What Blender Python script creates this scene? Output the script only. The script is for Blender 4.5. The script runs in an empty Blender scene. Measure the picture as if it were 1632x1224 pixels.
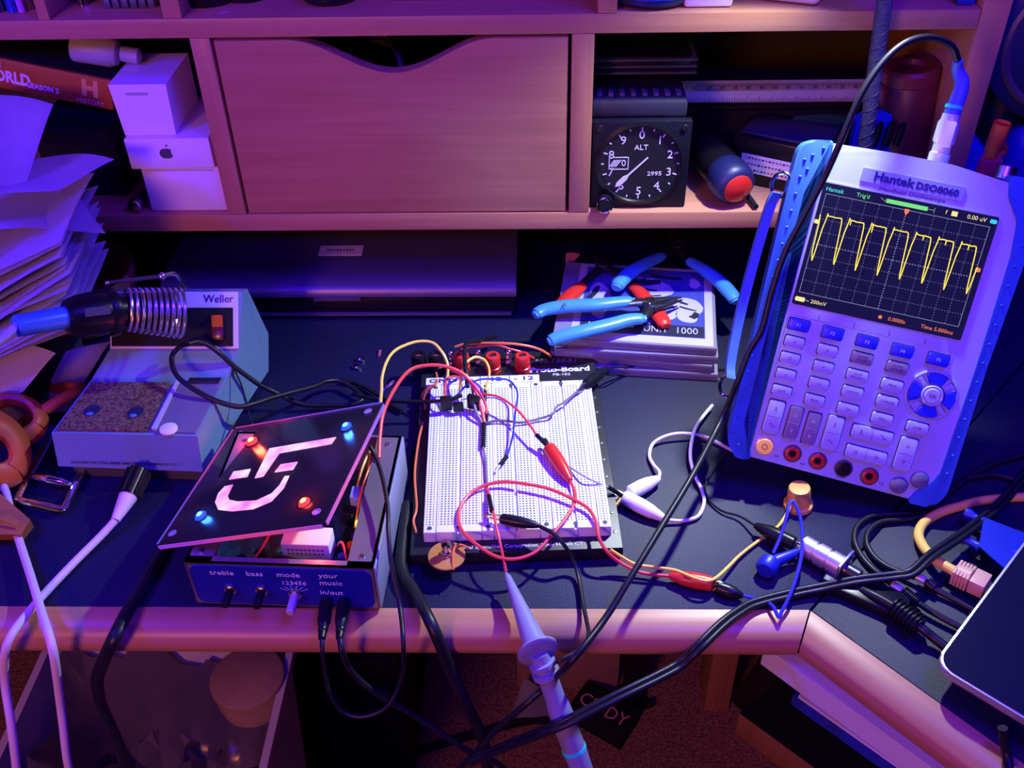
import bpy, bmesh, math, random
from mathutils import Vector, Matrix, noise
random.seed(7)
S = bpy.context.scene
COL = S.collection
Z0 = 0.75                                   # desk top above the floor
# ---------------------------------------------------------------- camera
F_PX, CAM_H = 1600.0, 0.555                  # focal length in pixels of the 1632 px wide frame, eye height above the desk
CX = Vector((0.9996, 0.0205, -0.0188)); CU = Vector((0.0017, 0.6293, 0.7771)); CF = Vector((-0.0278, 0.7769, -0.6290))
CU = (CU - CX * CU.dot(CX)).normalized(); CX.normalize(); CF = CU.cross(CX).normalized()
EYE = Vector((0, 0, Z0 + CAM_H))
cam = bpy.data.cameras.new('camera'); camo = bpy.data.objects.new('camera', cam); COL.objects.link(camo)
cam.sensor_fit = 'HORIZONTAL'; cam.sensor_width = 36.0; cam.lens = 36.0 * F_PX / 1632.0; cam.clip_start = 0.02
m = Matrix((CX, CU, -CF)).transposed().to_4x4(); m.translation = EYE; camo.matrix_world = m
S.camera = camo
# ---------------------------------------------------------------- colour management, world, lights
S.view_settings.view_transform = 'Standard'; S.view_settings.look = 'None'
S.view_settings.exposure = 0.0; S.view_settings.gamma = 1.0; S.view_settings.use_curve_mapping = False
w = bpy.data.worlds.new('world'); S.world = w; w.use_nodes = True
w.node_tree.nodes['Background'].inputs[0].default_value = (0.12, 0.05, 0.9, 1)
w.node_tree.nodes['Background'].inputs[1].default_value = 0.006
def aim(o, tgt):
    o.rotation_euler = (Vector(tgt) - o.location).to_track_quat('-Z', 'Y').to_euler()
def lamp(name, kind, loc, tgt, energy, color, size=0.1, size_y=None, spot=None, blend=0.5):
    l = bpy.data.lights.new(name, kind); l.energy = energy; l.color = color
    if kind == 'AREA':
        l.size = size
        if size_y: l.shape = 'RECTANGLE'; l.size_y = size_y
    else:
        l.shadow_soft_size = size
    if spot: l.spot_size = math.radians(spot); l.spot_blend = blend
    o = bpy.data.objects.new(name, l); COL.objects.link(o); o.location = (loc[0], loc[1], loc[2] + Z0)
    if tgt: aim(o, (tgt[0], tgt[1], tgt[2] + Z0))
    return o
# white gooseneck work light whose head hangs just above the picture, blue LED ceiling strip, dim warm room bulb
lamp('work_light', 'SPOT', (0.22, 0.71, 0.43), (0.05, 0.56, 0.0), 17.0, (0.84, 0.92, 1.0), 0.010, spot=92, blend=1.0)
lamp('blue_desk_lamp', 'SPOT', (-0.62, 0.36, 0.55), (0.05, 0.68, 0.15), 16.0, (0.04, 0.004, 1.0), 0.04, spot=130, blend=0.5)
lamp('blue_strip_light', 'AREA', (0.42, 0.28, 1.10), (0.15, 0.62, 0.0), 18.0, (0.05, 0.006, 1.0), 0.5, 0.12)
lamp('blue_side_light', 'SPOT', (0.85, 0.75, 0.55), (0.3, 0.55, 0.1), 3.5, (0.02, 0.006, 1.0), 0.05, spot=80, blend=0.7)
lamp('violet_room_strip', 'AREA', (-0.25, -0.55, 1.0), (0.0, 0.6, -0.1), 7.0, (0.10, 0.012, 1.0), 0.9, 0.08)
lamp('warm_room_bulb', 'AREA', (-0.65, -0.75, 0.62), (0.0, 0.7, 0.1), 8.5, (1.0, 0.27, 0.13), 0.25)
# ---------------------------------------------------------------- helpers
def ray(px, py): return CF + CX * ((px - 816) / F_PX) - CU * ((py - 612) / F_PX)
def D(px, py, h=0.0):
    """point at height h above the desk top, in desk coordinates (z measured from the desk top)"""
    d = ray(px, py); p = d * ((CAM_H - h) / -d.z); return Vector((p.x, p.y, h))
def C(px, py, y):
    """point on the upright plane at distance y"""
    d = ray(px, py); p = d * (y / d.y); return Vector((p.x, p.y, p.z + CAM_H))
MW = {}
def mat(name, col, rough=0.5, metal=0.0, spec=0.5, var=0.12, scale=40.0, emit=None, estr=0.0, trans=0.0, alpha=1.0, bump=0.0, coat=0.0):
    m = bpy.data.materials.new(name); m.use_nodes = True; nt = m.node_tree; b = nt.nodes['Principled BSDF']
    b.inputs['Roughness'].default_value = rough; b.inputs['Metallic'].default_value = metal
    b.inputs['Specular IOR Level'].default_value = spec; b.inputs['Transmission Weight'].default_value = trans
    b.inputs['Alpha'].default_value = alpha; b.inputs['Coat Weight'].default_value = coat
    tc = nt.nodes.new('ShaderNodeTexCoord'); nz = nt.nodes.new('ShaderNodeTexNoise'); nz.inputs['Scale'].default_value = scale
    nz.inputs['Detail'].default_value = 4; nt.links.new(tc.outputs['Object'], nz.inputs['Vector'])
    mx = nt.nodes.new('ShaderNodeMix'); mx.data_type = 'RGBA'
    mx.inputs['A'].default_value = (*[c * (1 - var) for c in col], 1); mx.inputs['B'].default_value = (*[min(1, c * (1 + var)) for c in col], 1)
    nt.links.new(nz.outputs['Fac'], mx.inputs['Factor']); nt.links.new(mx.outputs['Result'], b.inputs['Base Color'])
    if bump:
        bp = nt.nodes.new('ShaderNodeBump'); bp.inputs['Strength'].default_value = bump; bp.inputs['Distance'].default_value = 0.002
        nt.links.new(nz.outputs['Fac'], bp.inputs['Height']); nt.links.new(bp.outputs['Normal'], b.inputs['Normal'])
    if emit:
        b.inputs['Emission Color'].default_value = (*emit, 1); b.inputs['Emission Strength'].default_value = estr
    return m
def wood(name, c1, c2, axis=0, rough=0.4):
    m = mat(name, c1, rough, var=0.0); nt = m.node_tree; b = nt.nodes['Principled BSDF']
    tc = nt.nodes.new('ShaderNodeTexCoord'); mp = nt.nodes.new('ShaderNodeMapping')
    sc = [260.0, 260.0, 260.0]; sc[axis] = 7.0; mp.inputs['Scale'].default_value = sc
    nz = nt.nodes.new('ShaderNodeTexNoise'); nz.inputs['Scale'].default_value = 1.0; nz.inputs['Detail'].default_value = 5
    nt.links.new(tc.outputs['Object'], mp.inputs['Vector']); nt.links.new(mp.outputs['Vector'], nz.inputs['Vector'])
    mp2 = nt.nodes.new('ShaderNodeMapping'); sc2 = [40.0, 40.0, 40.0]; sc2[axis] = 3.0; mp2.inputs['Scale'].default_value = sc2
    n2 = nt.nodes.new('ShaderNodeTexNoise'); n2.inputs['Scale'].default_value = 1.0; n2.inputs['Distortion'].default_value = 1.2
    nt.links.new(tc.outputs['Object'], mp2.inputs['Vector']); nt.links.new(mp2.outputs['Vector'], n2.inputs['Vector'])
    ad = nt.nodes.new('ShaderNodeMath'); ad.operation = 'ADD'
    nt.links.new(nz.outputs['Fac'], ad.inputs[0]); nt.links.new(n2.outputs['Fac'], ad.inputs[1])
    rp = nt.nodes.new('ShaderNodeValToRGB'); rp.color_ramp.elements[0].position = 0.36; rp.color_ramp.elements[1].position = 0.64
    rp.color_ramp.elements[0].color = (*c2, 1); rp.color_ramp.elements[1].color = (*c1, 1)
    hf = nt.nodes.new('ShaderNodeMath'); hf.operation = 'MULTIPLY'; hf.inputs[1].default_value = 0.5
    nt.links.new(ad.outputs[0], hf.inputs[0]); nt.links.new(hf.outputs[0], rp.inputs['Fac'])
    nt.links.new(rp.outputs['Color'], b.inputs['Base Color'])
    bp = nt.nodes.new('ShaderNodeBump'); bp.inputs['Strength'].default_value = 0.08; bp.inputs['Distance'].default_value = 0.001
    nt.links.new(nz.outputs['Fac'], bp.inputs['Height']); nt.links.new(bp.outputs['Normal'], b.inputs['Normal'])
    return m
def speckle(name, c1, c2, scale, rough=0.4, bump=0.3, lo=0.45, hi=0.7):
    m = mat(name, c1, rough, var=0.0, scale=scale, bump=bump); nt = m.node_tree; b = nt.nodes['Principled BSDF']
    nz = [n for n in nt.nodes if n.type == 'TEX_NOISE'][0]
    rp = nt.nodes.new('ShaderNodeValToRGB'); rp.color_ramp.elements[0].position = lo; rp.color_ramp.elements[1].position = hi
    rp.color_ramp.elements[0].color = (*c1, 1); rp.color_ramp.elements[1].color = (*c2, 1)
    nt.links.new(nz.outputs['Fac'], rp.inputs['Fac']); nt.links.new(rp.outputs['Color'], b.inputs['Base Color'])
    return m
def dots(name, base, hole, pitch, rad, rows=None):
    """white plastic with a grid of dark contact holes; rows = (x0,x1) band limits in object space that carry holes"""
    m = mat(name, base, 0.45, var=0.0); nt = m.node_tree; b = nt.nodes['Principled BSDF']
    tc = nt.nodes.new('ShaderNodeTexCoord'); sp = nt.nodes.new('ShaderNodeSeparateXYZ'); nt.links.new(tc.outputs['Object'], sp.inputs[0])
    def mth(op, a, bb=None):
        n = nt.nodes.new('ShaderNodeMath'); n.operation = op
        for i, v in enumerate((a, bb)):
            if v is None: continue
            if isinstance(v, float): n.inputs[i].default_value = v
            else: nt.links.new(v, n.inputs[i])
        return n.outputs[0]
    ds = []
    for ax in (0, 1):
        f = mth('FRACT', mth('ADD', mth('DIVIDE', sp.outputs[ax], pitch), 100.5))
        ds.append(mth('ABSOLUTE', mth('SUBTRACT', f, 0.5)))
    hl = mth('LESS_THAN', mth('MAXIMUM', ds[0], ds[1]), rad)
    if rows:
        acc = None
        for a0, a1 in rows:
            k = mth('MULTIPLY', mth('GREATER_THAN', sp.outputs[0], a0), mth('LESS_THAN', sp.outputs[0], a1))
            acc = k if acc is None else mth('ADD', acc, k)
        hl = mth('MULTIPLY', hl, acc)
    hl = mth('MULTIPLY', hl, mth('LESS_THAN', mth('ABSOLUTE', sp.outputs[1]), 0.078))
    mx = nt.nodes.new('ShaderNodeMix'); mx.data_type = 'RGBA'; mx.inputs['A'].default_value = (*base, 1); mx.inputs['B'].default_value = (*hole, 1)
    nt.links.new(hl, mx.inputs['Factor']); nt.links.new(mx.outputs['Result'], b.inputs['Base Color'])
    return m
def smooth(pts, n=6):
    pts = [Vector(p) for p in pts]
    if len(pts) < 3: return pts
    out = []
    for i in range(len(pts) - 1):
        p0 = pts[i - 1] if i else pts[0] * 2 - pts[1]
        p1, p2 = pts[i], pts[i + 1]
        p3 = pts[i + 2] if i + 2 < len(pts) else pts[-1] * 2 - pts[-2]
        for k in range(n):
            t = k / n
            out.append(0.5 * ((2 * p1) + (p2 - p0) * t + (2 * p0 - 5 * p1 + 4 * p2 - p3) * t * t + (3 * p1 - p0 - 3 * p2 + p3) * t ** 3))
    out.append(pts[-1]); return out
def frame(z, up=(0, 0, 1)):
    z = Vector(z).normalized(); u = Vector(up)
    if abs(z.dot(u)) > 0.98: u = Vector((1, 0, 0))
    x = u.cross(z).normalized(); y = z.cross(x); return Matrix((x, y, z)).transposed()
class MB:
    def __init__(s): s.bm = bmesh.new()
    def box(s, c, size, rot=None, bev=0.0, seg=2):
        M = Matrix.Translation(Vector(c)) @ ((rot.to_4x4()) if rot is not None else Matrix.Identity(4)) @ Matrix.Diagonal((*size, 1))
        r = bmesh.ops.create_cube(s.bm, size=1.0, matrix=M)
        if bev:
            es = list({e for v in r['verts'] for e in v.link_edges})
            bmesh.ops.bevel(s.bm, geom=es, offset=min(bev, min(size) * 0.45), segments=seg, affect='EDGES', profile=0.5)
        return s
    def rings(s, rings, cap=True, close=True):
        vs = [[s.bm.verts.new(p) for p in r] for r in rings]
        for a, b in zip(vs, vs[1:]):
            n = len(a)
            for i in range(n if close else n - 1):
                j = (i + 1) % n
                try: s.bm.faces.new((a[i], a[j], b[j], b[i]))
                except ValueError: pass
        if cap and close:
            try: s.bm.faces.new(list(reversed(vs[0]))); s.bm.faces.new(vs[-1])
            except ValueError: pass
        return s
    def cyl(s, p0, p1, r0, r1=None, seg=20, cap=True):
        return s.lathe([(r0, 0), (r0 if r1 is None else r1, (Vector(p1) - Vector(p0)).length)], p0, Vector(p1) - Vector(p0), seg, cap)
    def lathe(s, prof, p0, axis, seg=20, cap=True):
        M = frame(axis); p0 = Vector(p0)
        return s.rings([[p0 + M @ Vector((max(r, 1e-5) * math.cos(2 * math.pi * k / seg), max(r, 1e-5) * math.sin(2 * math.pi * k / seg), h)) for k in range(seg)] for r, h in prof], cap)
    def tube(s, pts, r, seg=8, n=6, sm=True, flat=None):
        pts = smooth(pts, n) if sm else [Vector(p) for p in pts]
        q = [pts[0]]
        for p in pts[1:]:
            if (p - q[-1]).length > 1e-5: q.append(p)
        pts = q; N = len(pts); rr = r if callable(r) else (lambda t: r)
        t0 = (pts[1] - pts[0]).normalized(); x = frame(t0) @ Vector((1, 0, 0)); out = []
        for i, p in enumerate(pts):
            t = (pts[min(i + 1, N - 1)] - pts[max(i - 1, 0)]).normalized()
            x = (x - t * x.dot(t)).normalized(); y = t.cross(x); R = rr(i / (N - 1))
            out.append([p + x * (R * math.cos(2 * math.pi * k / seg)) + y * (R * (flat or 1) * math.sin(2 * math.pi * k / seg)) for k in range(seg)])
        return s.rings(out)
    def prism(s, poly, z0, z1, M=None, bev=0.0, seg=2):
        M = M or Matrix.Identity(4)
        a = [s.bm.verts.new(M @ Vector((x, y, z0))) for x, y in poly]; b = [s.bm.verts.new(M @ Vector((x, y, z1))) for x, y in poly]
        n = len(poly); fs = [s.bm.faces.new(list(reversed(a))), s.bm.faces.new(b)]
        for i in range(n): fs.append(s.bm.faces.new((a[i], a[(i + 1) % n], b[(i + 1) % n], b[i])))
        if bev: bmesh.ops.bevel(s.bm, geom=list({e for f in fs[:2] for e in f.edges}), offset=bev, segments=seg, affect='EDGES', profile=0.5)
        return s
    def hexa(s, bot, top):
        """solid between two polygons of equal length"""
        return s.rings([bot, top])
    def sphere(s, c, r, sc=(1, 1, 1), rot=None, u=16, v=10):
        M = Matrix.Translation(Vector(c)) @ (rot.to_4x4() if rot is not None else Matrix.Identity(4)) @ Matrix.Diagonal((r * sc[0], r * sc[1], r * sc[2], 1))
        bmesh.ops.create_uvsphere(s.bm, u_segments=u, v_segments=v, radius=1.0, matrix=M); return s
    def grid(s, rows, thick=0.0):
        vs = [[s.bm.verts.new(p) for p in r] for r in rows]; fs = []
        for a, b in zip(vs, vs[1:]):
            for i in range(len(a) - 1): fs.append(s.bm.faces.new((a[i], a[i + 1], b[i + 1], b[i])))
        if thick: bmesh.ops.solidify(s.bm, geom=fs, thickness=thick)
        return s
    def mesh(s, me, M):
        b2 = bmesh.new(); b2.from_mesh(me); b2.transform(M); t = bpy.data.meshes.new('t'); b2.to_mesh(t); b2.free(); s.bm.from_mesh(t); bpy.data.meshes.remove(t); return s
    def text(s, t, x, y, size, M, align='CENTER', ext=0.00015, z=0.0, rot=0.0, shear=0.0, sx=1.0, bold=0.0):
        cu = bpy.data.curves.new('txt', 'FONT'); cu.body = t; cu.size = size; cu.align_x = align; cu.align_y = 'CENTER'; cu.extrude = ext; cu.shear = shear; cu.resolution_u = 2; cu.offset = bold * size
        o = bpy.data.objects.new('txt', cu); COL.objects.link(o); bpy.context.view_layer.update()
        me = bpy.data.meshes.new_from_object(o.evaluated_get(bpy.context.evaluated_depsgraph_get()))
        bpy.data.objects.remove(o); bpy.data.curves.remove(cu)
        s.mesh(me, M @ Matrix.Translation((x, y, z)) @ Matrix.Rotation(rot, 4, 'Z') @ Matrix.Diagonal((sx, 1, 1, 1))); bpy.data.meshes.remove(me); return s
    def build(s, name, material, parent=None, world=False, ang=38):
        bm = s.bm
        bmesh.ops.recalc_face_normals(bm, faces=bm.faces[:])
        if parent is not None:
            if world: bm.transform(MW[parent].inverted() @ Matrix.Translation((0, 0, Z0)))
            org = Vector()
            lo = None
        else:
            bm.transform(Matrix.Translation((0, 0, Z0)))
            xs = [v.co for v in bm.verts]; org = Vector(((min(v.x for v in xs) + max(v.x for v in xs)) / 2, (min(v.y for v in xs) + max(v.y for v in xs)) / 2, min(v.z for v in xs)))
            bm.transform(Matrix.Translation(-org))
        me = bpy.data.meshes.new(name); bm.to_mesh(me); bm.free()
        for p in me.polygons: p.use_smooth = True
        me.set_sharp_from_angle(angle=math.radians(ang)); me.materials.append(material)
        o = bpy.data.objects.new(name, me); COL.objects.link(o)
        if parent is not None: o.parent = parent; MW[o] = MW[parent].copy()
        else: o.location = org; MW[o] = Matrix.Translation(org)
        return o
def tag(o, label, cat, group=None):
    o['label'] = label; o['category'] = cat
    if group: o['group'] = group
    return o
def thing(name, label, cat, loc=(0, 0, 0), rot=None, group=None):
    o = bpy.data.objects.new(name, None); COL.objects.link(o); o.empty_display_size = 0.02
    M = Matrix.Translation((loc[0], loc[1], loc[2] + Z0)) @ (rot.to_4x4() if rot is not None else Matrix.Identity(4))
    o.matrix_world = M; MW[o] = M.copy(); return tag(o, label, cat, group)
def struct(o): o['kind'] = 'structure'; return o
def dup(root, label=None, M=None):
    r = root.copy(); COL.objects.link(r)
    for ch in root.children:
        c = ch.copy(); COL.objects.link(c); c.parent = r
        for g in ch.children:
            d = g.copy(); COL.objects.link(d); d.parent = c
    if label: r['label'] = label
    if M is not None: r.matrix_world = M
    return r
RZ = lambda a: Matrix.Rotation(math.radians(a), 3, 'Z')
RX = lambda a: Matrix.Rotation(math.radians(a), 3, 'X')
RY = lambda a: Matrix.Rotation(math.radians(a), 3, 'Y')
I4 = Matrix.Identity(4)
FRONT = lambda x, y, z: Matrix.Translation((x, y, z)) @ Matrix.Rotation(math.radians(90), 4, 'X')   # text plane facing the viewer
# ---------------------------------------------------------------- materials
M_WOOD = wood('oak_along', (0.51, 0.245, 0.127), (0.415, 0.187, 0.092), 0)
M_WOODV = wood('oak_upright', (0.51, 0.245, 0.127), (0.415, 0.187, 0.092), 2)
M_LAM = speckle('charcoal_laminate', (0.005, 0.005, 0.024), (0.020, 0.020, 0.072), 900, 0.5, 0.12, 0.42, 0.72)
M_LAM.node_tree.nodes['Principled BSDF'].inputs['Specular IOR Level'].default_value = 0.25
M_CARPET = speckle('brown_carpet', (0.16, 0.07, 0.035), (0.42, 0.22, 0.13), 260, 0.95, 1.0, 0.35, 0.68)
M_WALL = mat('painted_wall', (0.10, 0.06, 0.05), 0.9)
M_BLK = mat('black_plastic', (0.007, 0.007, 0.010), 0.32, spec=0.3)
M_BLKM = mat('matt_black', (0.010, 0.010, 0.014), 0.7, spec=0.2)
M_RUB = mat('black_rubber_cable', (0.009, 0.009, 0.013), 0.40, spec=0.35)
M_DGREY = mat('dark_grey_plastic', (0.07, 0.07, 0.08), 0.45)
M_GREY = mat('grey_plastic', (0.38, 0.38, 0.42), 0.45)
M_PALE = mat('pale_grey_plastic', (0.66, 0.66, 0.70), 0.42, var=0.03)
M_WHITE = mat('white_plastic', (0.82, 0.80, 0.80), 0.45, var=0.03)
M_CARD = mat('white_card', (0.80, 0.76, 0.76), 0.6, var=0.03)
M_PAPER = mat('paper', (0.72, 0.72, 0.76), 0.8, var=0.08, scale=60)
M_STEEL = mat('brushed_steel', (0.62, 0.62, 0.66), 0.28, 1.0)
M_CHROME = mat('chrome', (0.85, 0.85, 0.88), 0.12, 1.0)
M_ALU = mat('aluminium', (0.72, 0.72, 0.74), 0.38, 0.5)
M_DSTEEL = mat('dark_steel', (0.10, 0.10, 0.12), 0.3, 0.9)
M_BLUEG = mat('blue_grip', (0.05, 0.26, 0.62), 0.35)
M_BLUE = mat('blue_plastic', (0.01, 0.03, 0.36), 0.42)
M_BLUER = mat('blue_rubber', (0.025, 0.12, 0.48), 0.6, spec=0.3)
M_NAVY = mat('navy_plastic', (0.010, 0.013, 0.07), 0.45)
M_RED = mat('red_plastic', (0.62, 0.025, 0.02), 0.32)
M_REDW = mat('red_wire', (0.72, 0.05, 0.06), 0.4)
M_ORW = mat('orange_wire', (0.75, 0.16, 0.05), 0.4)
M_YELW = mat('yellow_wire', (0.95, 0.66, 0.10), 0.4)
M_YEL = mat('yellow_plastic', (0.90, 0.58, 0.08), 0.4)
M_WHTW = mat('white_wire', (0.80, 0.78, 0.80), 0.45)
M_PNKW = mat('white_silicone_cable', (0.80, 0.66, 0.72), 0.5)
M_ORANGE = mat('orange_plastic', (0.58, 0.13, 0.018), 0.45)
M_TEAL = mat('teal_enamel', (0.20, 0.50, 0.52), 0.5, bump=0.1, scale=300)
M_INK = mat('dark_ink', (0.02, 0.015, 0.06), 0.6)
M_WINK = mat('white_ink', (0.75, 0.75, 0.78), 0.6)
M_CLEAR = mat('clear_plastic', (0.85, 0.85, 0.9), 0.12, trans=0.9)
# ================================================================ room
struct(MB().box((0, 0.3, -Z0 - 0.01), (4.4, 4.0, 0.02)).build('floor', M_CARPET))
struct(MB().box((0, 1.10, 0.5), (4.4, 0.06, 2.5)).build('wall_back', M_WALL))
# ================================================================ desk
A0 = D(1290, 972); B0 = D(1560, 1166); SD = (B0 - A0).normalized()          # corner where both tops meet; front edge of the side top
SEAM = (D(1345, 908) - A0).normalized(); YE = A0.y; YB = 1.06
SE = A0 + SEAM * ((YB - A0.y) / SEAM.y)
EDGE = [(0, -0.030), (0, 0), (0.004, 0.0), (0.012, -0.001), (0.018, -0.004), (0.0215, -0.009), (0.023, -0.015), (0.0215, -0.021), (0.018, -0.026), (0.012, -0.029), (0.004, -0.030)]
NRM = Vector((SD.y, -SD.x, 0));  NRM = NRM if NRM.y < 0 else -NRM
MIT = (Vector((0, -1, 0)) + NRM) / (1 + Vector((0, -1, 0)).dot(NRM))
t = thing('desk', 'long desk with speckled charcoal laminate top and rounded oak front edge', 'desk', (0, 0.5, -Z0))
MB().prism([(-0.95, YE), (A0.x, YE), (SE.x, SE.y), (-0.95, YB)], -0.030, 0, bev=0.0004).build('desktop', M_LAM, t, True)
mb = MB(); mit = SEAM.x / SEAM.y
mb.rings([[Vector((-0.95, YE - a, b)) for a, b in EDGE], [Vector((A0.x + MIT.x * a, YE + MIT.y * a, b)) for a, b in EDGE]])
mb.build('edge_trim', M_WOOD, t, True)
lp = D(1141, 1134, -Z0)
MB().box((lp.x, lp.y + 0.03, -0.3905), (0.036, 0.06, 0.7185), bev=0.002).build('leg', M_WOODV, t, True)
MB().box((-0.93, 0.75, -0.3905), (0.02, 0.55, 0.7185), bev=0.002).build('side_panel', M_WOODV, t, True)
MB().box((-0.55, 1.0, -0.3905), (0.02, 0.10, 0.7185), bev=0.002).build('back_leg', M_WOODV, t, True)
# side top, joined at an angle
t = thing('side_desk', 'angled side desk top with rounded oak edge under the silver-edged laptop', 'desk', (A0.x + 0.4, A0.y, -Z0))
NRM = Vector((SD.y, -SD.x, 0));  NRM = NRM if NRM.y < 0 else -NRM
E1 = A0 + SD * 0.62
MB().prism([(A0.x + 0.0016, A0.y - 0.0006), (E1.x, E1.y), (E1.x + 0.7, E1.y), (E1.x + 0.7, YB), (SE.x + 0.0016, SE.y)], -0.030, 0, bev=0.0004).build('desktop', M_LAM, t, True)
n_ = Vector((SEAM.y, -SEAM.x, 0))
mb = MB(); r0 = []; r1 = []
for a, b in EDGE:
    q = A0 + MIT * a; q.z = b; r0.append(q + SD * 0.0012); q2 = E1 + NRM * a; q2.z = b; r1.append(q2)
M_WOODD = wood('oak_diagonal', (0.51, 0.245, 0.127), (0.415, 0.187, 0.092), 0)
ang = math.atan2(SD.y, SD.x)
mb.rings([r0, r1]); mb.bm.transform(Matrix.Translation((0, 0, 0)))
e = mb.build('edge_trim', M_WOODD, t, True)
# turn the trim's own axes along the board so that the grain follows it
Rz = Matrix.Rotation(ang, 4, 'Z'); e.data.transform(Rz.inverted()); e.matrix_basis = Rz
MB().prism([(A0.x + 0.95, A0.y - 0.25), (A0.x + 0.98, A0.y - 0.25), (A0.x + 0.98, A0.y + 0.4), (A0.x + 0.95, A0.y + 0.4)], -Z0 + 0.001, -0.0305).build('side_panel', M_WOODV, t, True)
# shallow drawer under the side top
q0 = D(1212, 1058, -0.052); q1 = D(1440, 1226, -0.052); td = (q1 - q0).normalized(); tn = Vector((-td.y, td.x, 0)); tn = tn if tn.x > 0 else -tn
t = thing('pencil_drawer', 'pale shallow drawer lit blue below the angled side desk edge', 'drawer', (q0.x, q0.y, -0.062))
def slab(name, a0, a1, z0, z1, mt, parent, l0=0.0, l1=0.45): MB().rings([[q0 + td * l + tn * a + Vector((0, 0, z - q0.z)) for a, z in ((a0, z0), (a0, z1), (a1, z1), (a1, z0))] for l in (l0, l1)]).build(name, mt, parent, True)
slab('drawer_front', 0.0, 0.012, -0.052, -0.0315, M_PALE, t); slab('drawer_body', 0.0125, 0.16, -0.050, -0.034, M_GREY, t, 0.01, 0.44)
# ================================================================ hutch
CY, CB = 0.765, 0.985
XL = -0.62
t = thing('hutch', 'wooden desktop hutch with cubbyholes, long shelves and a scooped drawer', 'cabinet', (-0.12, CY, 0.0))
def board(name, x0, x1, z0, z1, mt, y0=CY, y1=CB): MB().box(((x0 + x1) / 2, (y0 + y1) / 2, (z0 + z1) / 2), (x1 - x0, y1 - y0, z1 - z0), bev=0.0008).build(name, mt, t, True)
board('shelf', XL, 0.3300, 0.1089, 0.1250, M_WOOD)
board('shelf', XL, 0.3300, 0.2795, 0.2945, M_WOOD)
board('top_panel', XL, 0.3300, 0.520, 0.535, M_WOOD)
board('side_panel', 0.3307, 0.3517, 0.0, 0.535, M_WOODV)
board('side_panel', XL - 0.021, XL - 0.0005, 0.0, 0.535, M_WOODV)
board('divider', -0.2705, -0.2548, 0.1252, 0.2793, M_WOODV)
board('divider', 0.0250, 0.0424, 0.1252, 0.2793, M_WOODV)
xa, xb = C(58, 20, CY).x, C(76, 20, CY).x; board('divider', xa, xb, 0.2947, 0.5198, M_WOODV)
xa, xb = C(258, 20, CY).x, C(288, 20, CY).x; board('divider', xa, xb, 0.2947, 0.5198, M_WOODV)
xa, xb = C(953, 8, CY).x, C(984, 8, CY).x; board('divider', xa, xb, 0.2947, 0.5198, M_WOODV)
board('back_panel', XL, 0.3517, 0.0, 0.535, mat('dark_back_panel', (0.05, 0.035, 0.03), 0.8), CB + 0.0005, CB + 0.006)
dx0, dx1, dz0, dz1 = -0.2524, 0.0225, 0.1262, 0.2768
s0, s1, sb = C(455, 62, CY).x, C(790, 62, CY).x, C(623, 117, CY)
out = [(dx0, dz0), (dx1, dz0), (dx1, dz1)]
for i in range(0, 33):
    u = i / 32; x = s1 + (s0 - s1) * u; out.append((x, dz1 - (dz1 - sb.z) * 0.5 * (1 - math.cos(2 * math.pi * u))))
out.append((dx0, dz1))
d = MB().prism(out, 0, 0.012, Matrix.Translation((0, CY + 0.013, 0)) @ Matrix.Rotation(math.radians(90), 4, 'X'), bev=0.0008).build('drawer', M_WOOD, t, True)
d['label'] = 'drawer with a scooped hand cut-out'
bx = MB(); bx.box((dx0 + 0.008, 0.88, 0.185), (0.01, 0.195, 0.11)).box((dx1 - 0.008, 0.88, 0.185), (0.01, 0.195, 0.11)).box(((dx0 + dx1) / 2, 0.88, 0.131), (dx1 - dx0 - 0.028, 0.195, 0.008)).box(((dx0 + dx1) / 2, 0.973, 0.185), (dx1 - dx0 - 0.028, 0.008, 0.11))
o = bx.build('drawer_box', M_BLKM, d, True)
p = C(596, 92, 0.86); mb = MB()
for k in range(5): mb.tube([p + Vector((0.024 * math.cos(a), 0.004 * math.sin(3 * a + k) + (k - 2) * 0.004, 0.024 * math.sin(a) - 0.006)) for a in [i * math.pi / 8 for i in range(17)]], 0.002, 6, 2)
mb.box((p.x, p.y, p.z - 0.062), (0.03, 0.03, 0.066))
tag(mb.build('wire_coil', M_GREY), 'coil of dark cable seen through the drawer scoop', 'cable')
# ================================================================ under the shelf: closed laptop
fl = D(262, 488, 0.016); fr = D(823, 488, 0.016); yl = 0.5 * (fl.y + fr.y)
t = thing('closed_laptop', 'closed dark laptop with a narrow white sticker under the hutch', 'laptop', ((fl.x + fr.x) / 2, yl + 0.12, 0))
xw = (fl.x + fr.x) / 2; ww = fr.x - fl.x
M_LAP = mat('laptop_shell', (0.16, 0.16, 0.22), 0.38, 0.5)
MB().box((xw, yl + 0.099, 0.0135), (ww, 0.192, 0.019), bev=0.004).build('base', M_BLK, t, True)
lidz = 0.026
mb = MB(); prof = [(0, lidz), (0.0, lidz + 0.004), (0.004, lidz + 0.010), (0.012, lidz + 0.0135), (0.022, lidz + 0.0145), (0.024, lidz + 0.0148), (0.197, lidz + 0.0195), (0.197, lidz)]
mb.rings([[Vector((fl.x, yl + 0.0 + a, b)) for a, b in prof], [Vector((fr.x, yl + a, b)) for a, b in prof]])
mb.build('lid', M_LAP, t, True)
MB().box((xw, yl + 0.003, 0.0055), (ww - 0.01, 0.004, 0.003)).build('trim_strip', M_LAP, t, True)
lx_ = D(535, 474, 0.03).x
MB().box((lx_, yl - 0.0012, 0.0248), (0.045, 0.003, 0.004), bev=0.001).build('latch', M_DGREY, t, True)
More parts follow.
